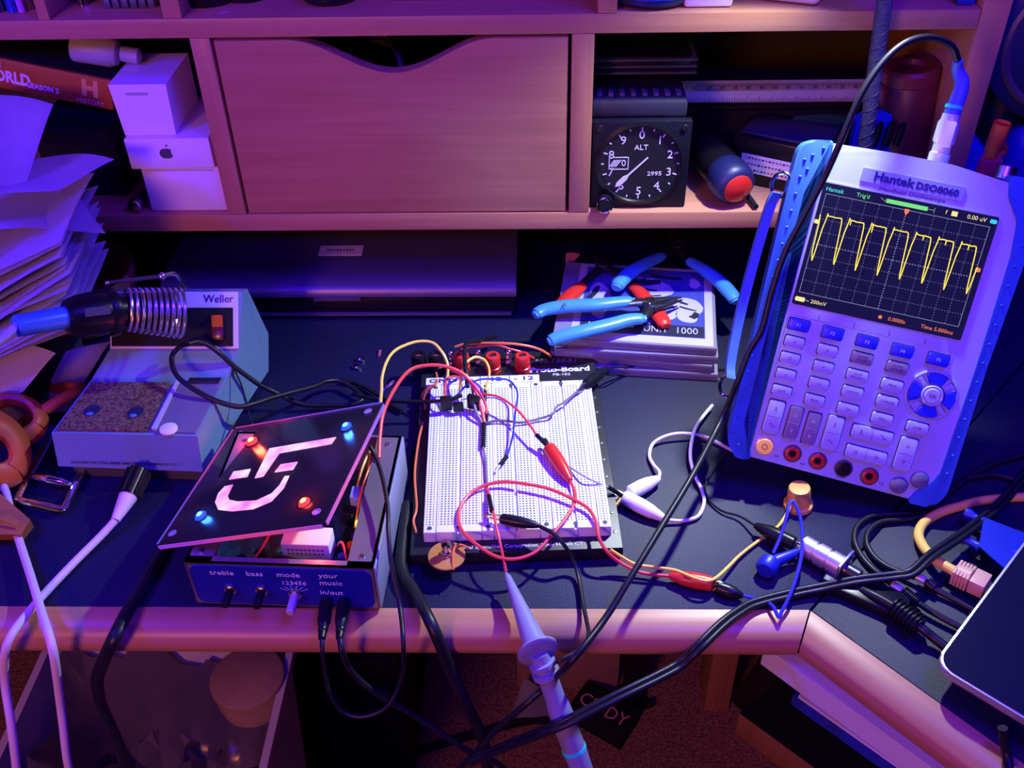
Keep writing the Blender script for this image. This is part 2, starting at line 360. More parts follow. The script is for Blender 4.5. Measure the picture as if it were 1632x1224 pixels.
for sx in (-1, 1):
    for sy in (0.02, 0.18): MB().cyl((xw + sx * (ww / 2 - 0.03), yl + sy, 0), (xw + sx * (ww / 2 - 0.03), yl + sy, 0.0045), 0.006).build('foot', M_BLKM, t, True)
hz = 0.043; a, b = D(509, 398, hz), D(578, 398, hz); c = (a + b) / 2
st = MB().box((c.x, c.y, lidz + 0.0148 + (c.y - yl - 0.024) * 0.0057 / 0.211 + 0.0004), (b.x - a.x, 0.017, 0.0006), RX(1.55)).build('sticker', M_CARD, t, True)
zz = lidz + 0.0148 + (c.y - yl - 0.024) * 0.0057 / 0.211 + 0.0009
mb = MB()
for k in range(9): mb.box((c.x - 0.0125 + 0.0031 * k, c.y, zz), (0.0018, 0.004 - 0.001 * (k % 3), 0.0002))
mb.build('faint_print', M_DGREY, st, True)
# ================================================================ shelf contents, left cubbyhole
SH, TP = 0.1254, 0.2949
def boxed(name, label, cat, a, b, c_top, depth, mt, group=None): pass
def front_box(name, label, cat, x0, x1, z0, z1, y0, y1, mt, yaw=0.0, bev=0.0015, group=None):
    cx, cy = (x0 + x1) / 2, (y0 + y1) / 2
    t = thing(name, label, cat, (cx, cy, z0), RZ(yaw), group)
    return t, MB().box((0, 0, (z1 - z0) / 2), (x1 - x0, y1 - y0, z1 - z0), bev=bev)
b0, b1 = D(250, 348, SH), D(361, 335, SH); zt = 0.0
yb = 0.772
t, mb = front_box('white_box', 'white box at the bottom of a three-box stack in the left cubbyhole', 'box', C(243, 340, yb).x, -0.2725, SH, C(300, 266, yb).z, yb, yb + 0.105, M_CARD)
mb.build('carton', M_CARD, t); z1 = C(300, 266, yb).z
MB().box((0, -0.0527, (z1 - SH) * 0.93), (0.058, 0.0006, 0.0006)).build('lid_seam', M_GREY, t)
zA = z1 + 0.0005; zB = C(270, 221, yb - 0.004).z; xA0, xA1 = C(201, 250, yb - .004).x, -0.2722
t = thing('white_box', 'flat white box with a dark apple logo in the middle of a three-box stack', 'box', ((xA0 + xA1) / 2, yb - 0.004, zA), RZ(2.0))
hx, hz_ = xA1 - xA0 - 0.004, zB - zA
MB().box((0, 0.045, hz_ / 2), (hx, 0.09, hz_), bev=0.0012).build('carton', M_CARD, t)
# apple mark: two-lobed body with a bite, and a leaf
r = 0.0052; body = []
for i in range(48):
    th = 2 * math.pi * i / 48; rr = r * (1 + 0.10 * math.cos(2 * th) * 0.6 - 0.12 * max(0, math.cos(th - math.pi / 2)) ** 8 - 0.10 * max(0, math.cos(th + math.pi / 2)) ** 10)
    x, y = rr * math.cos(th), rr * math.sin(th) * 0.98
    dxx, dyy = x - 0.0072, y - 0.0006; dd = math.hypot(dxx, dyy)
    if dd < 0.0034: x, y = 0.0072 + dxx / dd * 0.0034, 0.0006 + dyy / dd * 0.0034
    body.append((x, y))
lgx = C(268, 243, yb).x - (xA0 + xA1) / 2
T = Matrix.Translation((lgx, -0.0002, hz_ * 0.52)) @ Matrix.Rotation(math.radians(90), 4, 'X')
leaf = [(0.0003, 0.0056), (0.0009, 0.0072), (0.0024, 0.0086), (0.0021, 0.0070), (0.0012, 0.0059)]
MB().prism(body, 0, 0.0004, T).prism(leaf, 0, 0.0004, T).build('logo', M_DGREY, t)
zC = zB + 0.0005; yc = yb + 0.002
tl, tr, bl, br = C(173, 133, yc), C(265, 133, yc), C(200, 217, yc), C(281, 216, yc)
zt = (tl.z + tr.z) / 2
t = thing('white_box', 'tall white box on top of a three-box stack in the left cubbyhole', 'box', ((bl.x + br.x) / 2, yc, zC))
wb_ = br.x - bl.x; ox = ((tl.x + tr.x) - (bl.x + br.x)) / 2; wt = tr.x - tl.x; hh = zt - zC
mb = MB(); mb.hexa([Vector((-wb_ / 2, 0, 0)), Vector((wb_ / 2, 0, 0)), Vector((wb_ / 2, 0.07, 0)), Vector((-wb_ / 2, 0.07, 0))], [Vector((ox - wt / 2, -0.002, hh)), Vector((ox + wt / 2, -0.002, hh)), Vector((ox + wt / 2, 0.065, hh)), Vector((ox - wt / 2, 0.065, hh))])
mb.build('carton', M_CARD, t)
MB().box((ox - 0.002, -0.0018, hh - 0.008), (0.018, 0.0006, 0.0022)).build('tuck_slot', M_GREY, t)
# black case and orange boxed set leaning on it
y2 = 0.800; a = C(66, 260, y2); b = C(192, 260, y2)
tag(MB().box(((a.x + b.x) / 2, y2 + 0.055, SH + 0.033), (b.x - a.x, 0.11, 0.065), bev=0.003).build('equipment_case', M_BLKM), 'black case below the orange box spine in the left cubbyhole', 'case')
y3 = 0.790; p0, p1 = C(0, 117, y3), C(179, 153, y3); dv = (p1 - p0).normalized(); up = Vector((-dv.z, 0, dv.x)); ang3 = -math.degrees(math.atan2(dv.z, dv.x))
t = thing('boxed_set', 'tilted orange-brown boxed set with an H on its spine beside the white boxes', 'box', p0 - up * 0.013, RY(ang3))
Lb = (p1 - p0).length
MB().box((Lb / 2 - 0.035, 0.068, 0.013), (Lb + 0.07, 0.126, 0.0258), bev=0.001).build('discs_inside', M_BLKM, t)
MB().box((Lb / 2 - 0.035, 0.0022, 0.013), (Lb + 0.0702, 0.0044, 0.0262), bev=0.001).build('spine', mat('orange_print', (0.36, 0.085, 0.012), 0.5, var=0.3, scale=25), t)
T = Matrix.Translation((0, -0.0001, 0)) @ Matrix.Rotation(math.radians(90), 4, 'X')
mb = MB().text('WORLD', 0.004, 0.011, 0.0135, T, 'CENTER', sx=0.8, bold=0.045).text('THE', -0.006, 0.0215, 0.008, T, bold=0.04).text('SEASON 2', 0.034, 0.0075, 0.0062, T, sx=0.9, bold=0.03)
mb.build('title_lettering', mat('pale_print', (0.72, 0.62, 0.60), 0.6), t)
MB().text('H', Lb - 0.018, 0.0150, 0.019, T, bold=0.05).build('emblem', mat('gold_print', (0.65, 0.36, 0.10), 0.5), t)
MB().text('HISTORY', Lb - 0.018, 0.0035, 0.0055, T).build('publisher_lettering', mat('peach_print', (0.72, 0.42, 0.25), 0.6), t)
# small things
bx_ = C(158, 100, 0.812).x; kk = (bx_ - p0.x) / dv.x
p = Vector((bx_, 0.812, p0.z + dv.z * kk + 0.0135 / dv.x + 0.0132))
t = thing('spray_bottle', 'small pale bottle lying on its side on the orange boxed set', 'bottle', (p.x, p.y, p.z), RY(ang3))
MB().lathe([(0.0, 0), (0.012, 0.0005), (0.0125, 0.002), (0.0125, 0.03), (0.010, 0.036), (0.006, 0.038)], (-0.018, 0, 0), (1, 0, 0.05)).build('body', M_GREY, t)
MB().lathe([(0.006, 0), (0.0065, 0.002), (0.0065, 0.014), (0.003, 0.016)], (0.021, 0, 0.002), (1, 0, 0.05)).build('cap', M_GREY, t)
p = D(212, 330, SH + 0.007); q = D(240, 302, SH + 0.007)
t = thing('metal_stud', 'small metal threaded stud lying on the shelf left of the white boxes', 'bolt', ((p.x + q.x) / 2, (p.y + q.y) / 2, SH))
MB().lathe([(0.0, 0), (0.0055, 0.0005), (0.006, 0.002), (0.006, 0.007), (0.0045, 0.009)], p, q - p).build('head', M_CHROME, t, True)
MB().cyl(p + (q - p).normalized() * 0.009, q, 0.0042).build('shank', M_DSTEEL, t, True)
pc = C(300, 150, 0.85)
t = thing('circuit_module', 'dark circuit module with a blue dot right of the white boxes', 'electronics', (pc.x, 0.85, SH))
hz2 = pc.z - SH + 0.015
MB().box((0, 0.02, hz2 / 2), (0.022, 0.04, hz2), bev=0.001).build('board', mat('green_black_board', (0.02, 0.05, 0.04), 0.5), t)
MB().lathe([(0.005, 0), (0.005, 0.006), (0.003, 0.008)], (0.0, 0, hz2 - 0.02), (0, -1, 0)).build('capacitor', M_BLUE, t)
MB().tube([(0.0, -0.001, hz2 - 0.012), (0.002, -0.006, hz2 - 0.004), (0.004, -0.003, hz2 + 0.004), (0.001, 0.004, hz2)], 0.0008, 6).build('wire', M_WHTW, t)
# ---------------------------------------------------------------- right cubbyhole: altimeter
ya = 0.773; tl, tr, bl, br = C(944, 193, ya), C(1104, 193, ya), C(938.5, 338.5, ya), C(1091, 337, ya)
ax0, ax1 = max((tl.x + bl.x) / 2, 0.0424) + 0.0006, (tr.x + br.x) / 2; az0, az1 = SH, (tl.z + tr.z) / 2
acx, wA = (ax0 + ax1) / 2, ax1 - ax0; hA = az1 - az0
t = thing('altimeter', 'black square aircraft altimeter with a white-numbered dial on the shelf', 'instrument', (acx, ya, az0))
M_ALT = mat('crackle_black', (0.006, 0.006, 0.014), 0.5, spec=0.2, bump=0.3, scale=400)
MB().box((0, 0.004, hA / 2), (wA, 0.008, hA), bev=0.0015).build('bezel', M_ALT, t)
MB().box((0, 0.065, hA / 2), (wA * 0.93, 0.113, hA * 0.93), bev=0.006).build('case', M_ALT, t)
R_ = wA * 0.425; cz = hA * 0.525
MB().lathe([(R_, 0), (R_ + 0.0025, 0), (R_ + 0.003, 0.002), (R_, 0.003), (R_ - 0.001, 0.0012), (R_, 0)], (0, 0, cz), (0, -1, 0), 48, False).build('ring', M_BLK, t)
FT = FRONT(0, -0.0008, cz)
dial = MB().cyl((0, 0.0, cz), (0, -0.0006, cz), R_, seg=48).build('dial', mat('dial_black', (0.01, 0.01, 0.014), 0.45), t)
mb = MB()
for k in range(10):
    a = math.radians(90 - 36 * k); mb.text(str(k), R_ * 0.74 * math.cos(a), R_ * 0.74 * math.sin(a), R_ * 0.30, FT)
    for j in (0, 1):
        a2 = a - math.radians(18 * j); l = 0.10 if j == 0 else 0.06
        mb.box(FT @ Vector((R_ * (0.94 - l / 2) * math.cos(a2), R_ * (0.94 - l / 2) * math.sin(a2), 0)), (R_ * l, 0.0003, R_ * 0.03), Matrix.Rotation(-a2, 3, 'Y'))
mb.text('ALT', 0, R_ * 0.42, R_ * 0.19, FT).text('2995', R_ * 0.36, -R_ * 0.27, R_ * 0.15, FT, sx=1.2)
for (x, y, ww_, h_) in ((-0.52, 0.17, 0.46, 0.02), (-0.52, -0.14, 0.46, 0.02), (-0.75, 0.015, 0.02, 0.32), (-0.29, 0.015, 0.02, 0.32)): mb.box(FT @ Vector((R_ * x, R_ * y, 0)), (R_ * ww_, 0.0003, R_ * h_))
mb.text('0', -R_ * 0.40, R_ * 0.015, R_ * 0.24, FT)
for k in range(4): mb.box(FT @ Vector((R_ * (-0.68 + 0.05 * k), R_ * 0.015, 0)), (R_ * 0.025, 0.0003, R_ * 0.22), RY(35))
mb.build('numerals', M_WINK, dial)
a = math.radians(226); T = FT @ Matrix.Rotation(a, 4, 'Z')
MB().prism([(-R_ * 0.25, -0.0006), (R_ * 0.40, -0.0007), (R_ * 0.5, -0.0022), (R_ * 0.72, -0.0022), (R_ * 0.84, 0), (R_ * 0.72, 0.0022), (R_ * 0.5, 0.0022), (R_ * 0.40, 0.0007), (-R_ * 0.25, 0.0006)], 0.0008, 0.0013, T).build('pointer', M_WINK, t)
MB().lathe([(0.0065, 0), (0.0068, 0.002), (0.0068, 0.009), (0.0058, 0.0105), (0, 0.0105)], (-wA / 2 + 0.0125, 0.0, 0.0075), (0, -1, 0), 20).build('knob', M_BLK, t)
MB().lathe([(0.0068, 0), (0.0076, 0.0005), (0.0076, 0.002), (0.0068, 0.0025)], (-wA / 2 + 0.0125, -0.008, 0.0075), (0, -1, 0), 20, False).build('knob_rim', M_CHROME, t)
for sx in (-1, 1):
    MB().lathe([(0.0028, 0), (0.0024, 0.0012), (0, 0.0014)], (sx * (wA / 2 - 0.006), 0, hA - 0.006), (0, -1, 0), 12).build('screw', M_DSTEEL, t)
# connector strip and ribbed case on top of the altimeter
zt = az1 + 0.0005; zs = C(1020, 163, ya + 0.03).z
t = thing('terminal_strip', 'dark terminal strip with pale teeth lying on the altimeter', 'connector', (acx - 0.002, ya + 0.055, zt - 0.003))
MB().box((0, 0, 0.008), (wA * 0.95, 0.09, 0.014), bev=0.002).build('base', mat('dark_strip', (0.030, 0.030, 0.05), 0.5), t)
for k in range(8): MB().box((-wA * 0.4 + k * wA * 0.114, -0.03, 0.0165), (0.0045, 0.012, 0.003), bev=0.001).build('terminal', mat('dull_grey', (0.10, 0.10, 0.13), 0.5), t)
yr = ya + 0.045; z0_ = zt + 0.022
t = thing('ribbed_case', 'black ribbed case stacked above the altimeter in the right cubbyhole', 'case', (C(1025, 120, yr).x, yr + 0.03, z0_))
zt2 = C(1025, 84, yr).z; hc = min(zt2, 0.2775) - z0_
MB().box((0, 0, hc / 2), (0.082, 0.075, hc), bev=0.006).build('body', M_BLK, t)
for k in range(3): MB().box((0, 0, hc * (0.18 + 0.32 * k)), (0.0865, 0.079, hc * 0.13), bev=0.002).build('rib', M_DGREY, t)
# scale rule
yr = 0.865; a, b = C(1086, 145, yr), C(1450, 150, yr); hr = 0.021
zc = C(1300, 145, yr).z
t = thing('scale_rule', 'aluminium triangular scale rule lying across the back of the right cubbyhole', 'ruler', ((a.x + b.x) / 2, yr, zc - hr / 2))
Lr = b.x - a.x
mb = MB(); tri = [(0.0, 0.0), (0.0, 0.0015), (0.009, hr / 2), (0.0, hr - 0.0015), (0.0, hr), (0.016, hr * 0.55), (0.016, hr * 0.45)]
tri = [(0, 0), (-0.002, 0.002), (0.0015, hr / 2), (-0.002, hr - 0.002), (0, hr), (0.014, hr * 0.6), (0.014, hr * 0.4)]
mb.rings([[Vector((-Lr / 2, y, z)) for y, z in tri], [Vector((Lr / 2, y, z)) for y, z in tri]]).build('bar', M_ALU, t)
mb = MB()
for k in range(90):
    x = -Lr / 2 + 0.004 + k * (Lr - 0.008) / 89; l = 0.004 if k % 5 == 0 else 0.0025
    mb.box((x, -0.0018, 0.0022 + l / 2), (0.0004, 0.0004, l)).box((x, -0.0018, hr - 0.0022 - l / 2), (0.0004, 0.0004, l))
for k in range(16): mb.text(str((k * 2) % 10) + '0', -Lr / 2 + 0.012 + k * (Lr - 0.02) / 15.5, hr * 0.68, 0.0042, FRONT(0, -0.0006, 0))
mb.build('graduations', M_INK, t)
zb_ = zc - hr / 2 - SH
for x, nm in ((-0.06, 'a'),):
    pass
t2 = thing('storage_case', 'low black storage case behind the screwdriver holding up the scale rule', 'case', ((a.x + b.x) / 2 - 0.02, yr + 0.02, SH))
MB().box((0, 0, zb_ / 2 - 0.002), (Lr * 0.75, 0.05, zb_ - 0.004), bev=0.003).build('body', M_BLKM, t2)
MB().box((0, 0, zb_ - 0.003), (Lr * 0.76, 0.052, 0.004), bev=0.001).build('lid', M_BLK, t2)
# stubby screwdriver
tip, end = D(1118, 232, SH + 0.026), D(1178, 303, SH + 0.019)
t = thing('screwdriver', 'fat black and blue screwdriver with a red end cap beside the altimeter', 'screwdriver', ((tip.x + end.x) / 2, (tip.y + end.y) / 2, SH))
ax = end - tip; L = ax.length
MB().lathe([(0.006, 0), (0.0135, 0.004), (0.0165, 0.015), (0.0175, L * 0.5), (0.0165, L * 0.62)], tip, ax, 24).build('grip', M_BLK, t, True)
MB().lathe([(0.0168, L * 0.60), (0.0185, L * 0.66), (0.0188, L * 0.86), (0.017, L * 0.93), (0.0125, L * 0.97)], tip, ax, 24).build('handle', M_NAVY, t, True)
MB().lathe([(0.0128, L * 0.955), (0.0126, L * 0.985), (0.009, L * 1.01), (0.0, L * 1.02)], tip, ax, 24).build('end_cap', M_RED, t, True)
sh0 = tip - ax.normalized() * 0.05
MB().cyl(sh0, tip + ax.normalized() * 0.004, 0.0035).build('shank', M_STEEL, t, True)
u, v = D(1196, 318, SH + 0.004), D(1203, 328, SH + 0.0025)
tag(MB().tube([D(1186, 300, SH + .006), D(1192, 312, SH + .004), D(1205, 330, SH + 0.003)], 0.0024).build('drill_bit', M_DSTEEL), 'short dark drill bit beside the red screwdriver end', 'drill bit')
# dispenser with paper label
a, b = D(1222, 288, SH + 0.012), D(1262, 312, SH + 0.012)
lab = C(1240, 270, 0.80)
t = thing('black_case', 'black case with a white printed label left of the oscilloscope', 'case', (lab.x + 0.012, 0.825, SH), RZ(-28))
MB().box((0, 0.0, 0.022), (0.085, 0.05, 0.044), bev=0.003).build('body', M_BLK, t)
MB().box((0, 0.0, 0.0455), (0.075, 0.042, 0.003), bev=0.001).build('lid', M_NAVY, t)
s = MB().box((-0.008, -0.0253, 0.020), (0.05, 0.0006, 0.017)).build('label_sticker', M_CARD, t)
mb = MB()
for k in range(3):
    for q in range(14): mb.box((-0.029 + 0.0031 * q, -0.0258, 0.0255 - 0.0055 * k), (0.0014 + 0.0009 * ((q * 7 + k) % 2), 0.0002, 0.0008 + 0.0003 * ((q + k) % 3)))
mb.build('faint_print', M_INK, s)
# green handled tool, blue bit holder, dark red tube
p, q = C(1255, 205, 0.85), C(1352, 198, 0.86)
t = thing('green_handled_tool', 'dark green tool handle lying behind the labelled black case', 'tool', ((p.x + q.x) / 2, 0.855, SH))
MB().lathe([(0.006, 0), (0.011, 0.006), (0.012, 0.03), (0.010, 0.055), (0.006, (q - p).length)], p, q - p, 18).build('handle', mat('dark_green_plastic', (0.02, 0.10, 0.06), 0.4), t, True)
MB().cyl(p - (q - p).normalized() * 0.03, p + (q - p).normalized() * 0.002, 0.003).build('shank', M_DSTEEL, t, True)
zz = (p.z + q.z) / 2 - SH
MB().box((0, 0, (zz - 0.012) / 2), (0.05, 0.03, zz - 0.012)).build('stand', M_BLKM, t)
p = C(1403, 215, 0.80); tz = C(1403, 183, 0.80).z
t = thing('bit_holder', 'bright blue bit holder with black bits behind the oscilloscope top', 'bit holder', (p.x, 0.80, SH))
MB().prism([(-0.022, 0), (0.022, 0), (0.020, tz - SH - 0.004), (0.012, tz - SH), (-0.014, tz - SH), (-0.022, tz - SH - 0.006)], -0.012, 0.0, Matrix.Rotation(math.radians(90), 4, 'X'), bev=0.001).build('holder', M_BLUE, t)
for k in range(4): MB().lathe([(0.003, 0), (0.0032, 0.003), (0.0032, 0.018), (0.002, 0.022)], (-0.014 + 0.0095 * k, -0.0028, tz - SH - 0.026), (0.05, -0.1, 1), 10).build('bit', M_BLK, t)
top, bot = C(1475, 110, 0.815), C(1440, 262, 0.815)
bot = Vector((bot.x, 0.815, SH + 0.001)); dirv = (top - bot); rt = 0.0225
t = thing('dark_red_tube', 'dark red cylindrical tube standing in the right end of the cubbyhole', 'tube', (bot.x, bot.y, SH))
top.x = min(top.x, 0.3303 - rt - 0.001); dirv = top - bot
MB().lathe([(rt * .9, 0), (rt, 0.002), (rt, dirv.length * 0.86), (rt * 0.96, dirv.length * 0.875)], bot + Vector((0, 0, 0.004)), dirv, 28).build('body', mat('dark_red_plastic', (0.12, 0.012, 0.014), 0.4), t, True)
MB().lathe([(rt * 0.97, dirv.length * 0.875), (rt * 1.01, dirv.length * 0.885), (rt * 1.01, dirv.length * 0.975), (rt * 0.9, dirv.length), (rt * 0.5, dirv.length), (rt * 0.45, dirv.length * 0.96), (0, dirv.length * 0.96)], bot + Vector((0, 0, 0.004)), dirv, 28).build('cap', mat('red_brown_plastic', (0.19, 0.022, 0.022), 0.4), t, True)
# ---------------------------------------------------------------- things on the upper shelf (only their feet are in view)
def uprow(name, label, cat, px0, px1, mt, y=0.79, h=0.16, depth=0.13, lean=0.0, pyb=20, group=None, hold=None):
    a, b = C(px0, pyb, y), C(px1, pyb, y)
    t = thing(name, label, cat, ((a.x + b.x) / 2, y, TP), None, group); return t, b.x - a.x
for (x0, x1, mt, lb, yy, h) in ((-22, 8, M_NAVY, 'navy book at the far left end of the upper shelf', 0.785, 0.20), (12, 28, M_BLUE, 'bright blue book between a navy and a violet book on the upper shelf', 0.783, 0.19), (29, 41, mat('violet_cover', (0.42, 0.12, 0.60), 0.5), 'thin violet book beside the bright blue one on the upper shelf', 0.783, 0.185), (42, 56, mat('plum_cover', (0.10, 0.03, 0.08), 0.5), 'dark plum book against the first upright on the upper shelf', 0.79, 0.19)):
    t, ww_ = uprow('book', lb, 'book', x0, x1, mt, yy)
    ww_ -= 0.0008
    MB().box((-ww_ / 2 + 0.0008, 0.06, h / 2), (0.0016, 0.12, h)).box((ww_ / 2 - 0.0008, 0.06, h / 2), (0.0016, 0.12, h)).lathe([(ww_ / 2, 0), (ww_ / 2, h)], (0, ww_ * 0.25, 0), (0, 0, 1), 16).build('cover', mt, t)
    MB().box((0, 0.06, h / 2 + 0.0015), (ww_ - 0.0034, 0.108, h - 0.006)).build('pages', M_PAPER, t)
a, b = C(88, 16, 0.80), C(152, 16, 0.80)
t = thing('black_speaker_box', 'black box with small silver feet on the upper shelf', 'box', ((a.x + b.x) / 2, 0.80, TP))
MB().box((0, 0.05, 0.077), (b.x - a.x, 0.1, 0.14), bev=0.004).build('cabinet', M_BLKM, t)
for sx in (-0.3, 0.25): MB().lathe([(0.004, 0), (0.003, 0.007)], ((b.x - a.x) * sx, -0.001, 0), (0, 0, 1), 12).build('foot', M_CHROME, t)
wd = (C(250, 10, 0.79).x - C(165, 10, 0.79).x) / 6
for k in range(6):
    x = C(165, 10, 0.79).x + wd * (k + 0.5)
    t = thing('disc_case', 'dark disc case standing in a row on the upper shelf', 'disc case', (x, 0.79, TP), None, 'row of dark disc cases on the upper shelf')
    MB().box((0, 0.06, 0.063), (wd * 0.62, 0.12, 0.125), bev=0.0012).build('case', M_NAVY, t)
    MB().box((0, 0.059, 0.004), (wd * 0.86, 0.122, 0.007), bev=0.0012).build('hinge_edge', M_DGREY, t)
def turned(name, label, cat, px, py, r, h, mt, mt2=None, y=None):
    p = D(px, py, TP) if y is None else C(px, py, y)
    t = thing(name, label, cat, (p.x, p.y, TP))
    MB().lathe([(r * 0.86, 0), (r, 0.004), (r, h * 0.7), (r * 0.8, h * 0.9), (r * 0.55, h), (0, h)], (0, 0, 0), (0, 0, 1), 28).build('body', mt, t)
    MB().lathe([(r * 0.95, 0.006), (r * 1.03, 0.008), (r * 1.03, 0.012), (r * 0.95, 0.014)], (0, 0, 0), (0, 0, 1), 28, False).build('ring', mt2 or M_DGREY, t)
turned('jar', 'dark jar with a shiny ring behind the second upright on the upper shelf', 'jar', 335, 0, 0.022, 0.07, M_BLK, M_CHROME)
turned('round_tin', 'low dark tin above the left end of the drawer on the upper shelf', 'tin', 395, -6, 0.020, 0.05, M_BLKM)
turned('lens_cap_pot', 'round black pot above the drawer scoop on the upper shelf', 'pot', 528, -4, 0.025, 0.06, M_BLK, M_NAVY)
turned('ink_pot', 'round dark blue pot right of the upright on the upper shelf', 'pot', 1036, -6, 0.036, 0.07, M_NAVY, M_BLUE)
a, b = C(622, 8, 0.80), C(950, 8, 0.80)
t = thing('wooden_tray', 'dark wooden letter tray above the drawer on the upper shelf', 'tray', ((a.x + b.x) / 2 - 0.0, 0.80, TP))
wt = b.x - a.x - 0.003
MB().box((0, 0.08, 0.004), (wt, 0.16, 0.008), bev=0.001).build('bottom', mat('dark_walnut', (0.16, 0.06, 0.035), 0.5), t)
for k, (c_, s_) in enumerate((((-wt / 2 + 0.004, 0.08, 0.03), (0.008, 0.16, 0.044)), ((wt / 2 - 0.004, 0.08, 0.03), (0.008, 0.16, 0.044)), ((0, 0.155, 0.03), (wt - 0.017, 0.008, 0.044)))): MB().box(c_, s_, bev=0.001).build('rim', mat('dark_walnut', (0.16, 0.06, 0.035), 0.5) if k == 0 else bpy.data.materials['dark_walnut'], t)
a, b = C(1089, 19, 0.774), C(1167, 19, 0.774)
t = thing('white_box', 'small white box at the front of the upper shelf beside the dark blue pot', 'box', ((a.x + b.x) / 2, 0.774, TP))
MB().box((0, 0.03, 0.020), (b.x - a.x, 0.06, 0.040), bev=0.003).build('base', M_WHITE, t); MB().box((0, 0.03, 0.0455), (b.x - a.x + 0.001, 0.061, 0.010), bev=0.003).build('lid', M_WHITE, t)
a, b = D(1208, 3, TP), D(1302, 10, TP); dv = b - a
t = thing('white_adapter', 'white rounded power adapter lying askew on the upper shelf', 'adapter', ((a.x + b.x) / 2, (a.y + b.y) / 2, TP), RZ(math.degrees(math.atan2(dv.y, dv.x)) - 6))
MB().box((-0.004, 0.026, 0.013), (dv.length + 0.012, 0.052, 0.026), bev=0.006, seg=4).build('body', M_WHITE, t); MB().box((-0.004, 0.026, 0.0265), (0.02, 0.02, 0.0012), bev=0.0004).build('label_plate', M_PALE, t)
a, b = C(1338, 10, 0.80), C(1392, 10, 0.80)
t = thing('black_camera', 'black camera-like case behind the braided cable on the upper shelf', 'case', ((a.x + b.x) / 2, 0.80, TP))
MB().box((0, 0.025, 0.03), (b.x - a.x, 0.05, 0.06), bev=0.005).build('body', M_BLK, t); MB().lathe([(0.012, 0), (0.012, 0.012), (0.009, 0.013), (0, 0.011)], (0, 0, 0.03), (0, -1, 0), 20).build('lens', M_DSTEEL, t)
a, b = C(1415, 6, 0.82), C(1552, 6, 0.82)
t = thing('navy_binder', 'dark navy binder lying flat at the right end of the upper shelf', 'binder', ((a.x + b.x) / 2, 0.82, TP))
MB().box((0, 0.06, 0.0365), (b.x - a.x, 0.12, 0.003)).box((0, 0.06, 0.0015), (b.x - a.x, 0.12, 0.003)).box((0, 0.0015, 0.019), (b.x - a.x, 0.003, 0.032)).build('cover', M_NAVY, t); MB().box((0, 0.064, 0.019), (b.x - a.x - 0.006, 0.112, 0.030)).build('pages', M_PAPER, t)
p = C(1562, 4, 0.775)
tag(MB().box((min(p.x, 0.3205), 0.782, TP + 0.0125), (0.014, 0.02, 0.025), bev=0.002).build('blue_block', M_BLUE), 'small bright blue block at the right end of the upper shelf', 'block')
# ---------------------------------------------------------------- right of the hutch
def P(px, py, y): return C(px, py, y)
c = C(1640, 60, 0.80); c.x = max(c.x, 0.3517 + 0.0685)
t = thing('black_disc_fan', 'round dark blue fan housing at the upper right edge beside the hutch', 'fan', (c.x, 0.80, c.z))
MB().lathe([(0.0, 0), (0.020, 0), (0.058, 0.004), (0.066, 0.010), (0.066, 0.030), (0.058, 0.034), (0, 0.034)], (0, 0.02, 0), (0, -1, 0), 40).build('housing', M_NAVY, t)
MB().lathe([(0.050, 0), (0.054, 0.002), (0.057, 0)], (0, -0.0145, 0), (0, -1, 0), 40, False).build('rim', M_DGREY, t)
MB().cyl((0, 0.02, 0), (0, 0.27 , 0), 0.008).build('wall_bracket', M_DSTEEL, t)
c = C(1594, 180, 0.84); base_z = 0.0
t = thing('tool_cup', 'dark blue rounded tool cup standing right of the hutch', 'cup', (c.x, 0.84, 0))
zt = C(1594, 128, 0.84).z
MB().lathe([(0.024, 0), (0.026, 0.003), (0.026, zt - 0.012), (0.022, zt - 0.003), (0.012, zt), (0, zt)], (0, 0, 0), (0, 0, 1), 30).build('body', M_NAVY, t)
MB().lathe([(0.0262, zt - 0.05), (0.0272, zt - 0.048), (0.0272, zt - 0.044), (0.0262, zt - 0.042)], (0, 0, 0), (0, 0, 1), 30, False).build('band', M_DGREY, t)
a, b = C(1591, 214, 0.77), C(1577, 250, 0.77)
t = thing('orange_handled_tool', 'tool with an orange handle and red collar right of the hutch', 'tool', (b.x, 0.77, 0))
b2 = Vector((b.x - 0.002, 0.77, C(1586, 252, 0.77).z)); hb = b2.z
MB().lathe([(0.0055, 0), (0.0065, 0.006), (0.007, 0.03), (0.0065, (a - b).length), (0.004, (a - b).length + 0.004), (0, (a - b).length + 0.005)], b, a - b, 18).build('handle', mat('bright_orange', (0.90, 0.22, 0.03), 0.4), t, True)
MB().tube([a + Vector((0.002, 0.004, -0.004)), a + Vector((0.011, 0.006, -0.016)), b + Vector((0.010, 0.004, 0.0)), b + Vector((0.004, 0, -0.004))], 0.0035).build('second_handle', mat('dull_orange_plastic', (0.50, 0.13, 0.03), 0.5), t, True)
MB().box((b2.x + 0.003, 0.77, hb - 0.010), (0.018, 0.014, 0.022), bev=0.002).build('collar', mat('crimson_plastic', (0.50, 0.02, 0.08), 0.45), t, True)
MB().box((b2.x + 0.003, 0.77, (hb - 0.02) / 2), (0.012, 0.008, hb - 0.02)).build('blade', M_DSTEEL, t, True)
c = C(1548, 250, 0.775)
tag(MB().box((0.3605, 0.785, C(1548, 232, 0.775).z / 2), (0.014, 0.03, C(1548, 232, 0.775).z), bev=0.002).build('blue_carton', M_BLUE), 'narrow dark blue carton standing against the hutch side', 'carton')
c = C(1630, 180, 0.80)
t = thing('blue_bottle', 'bright blue bottle at the right edge beside the hutch', 'bottle', (c.x + 0.010, 0.80, 0))
zt = C(1630, 150, 0.80).z
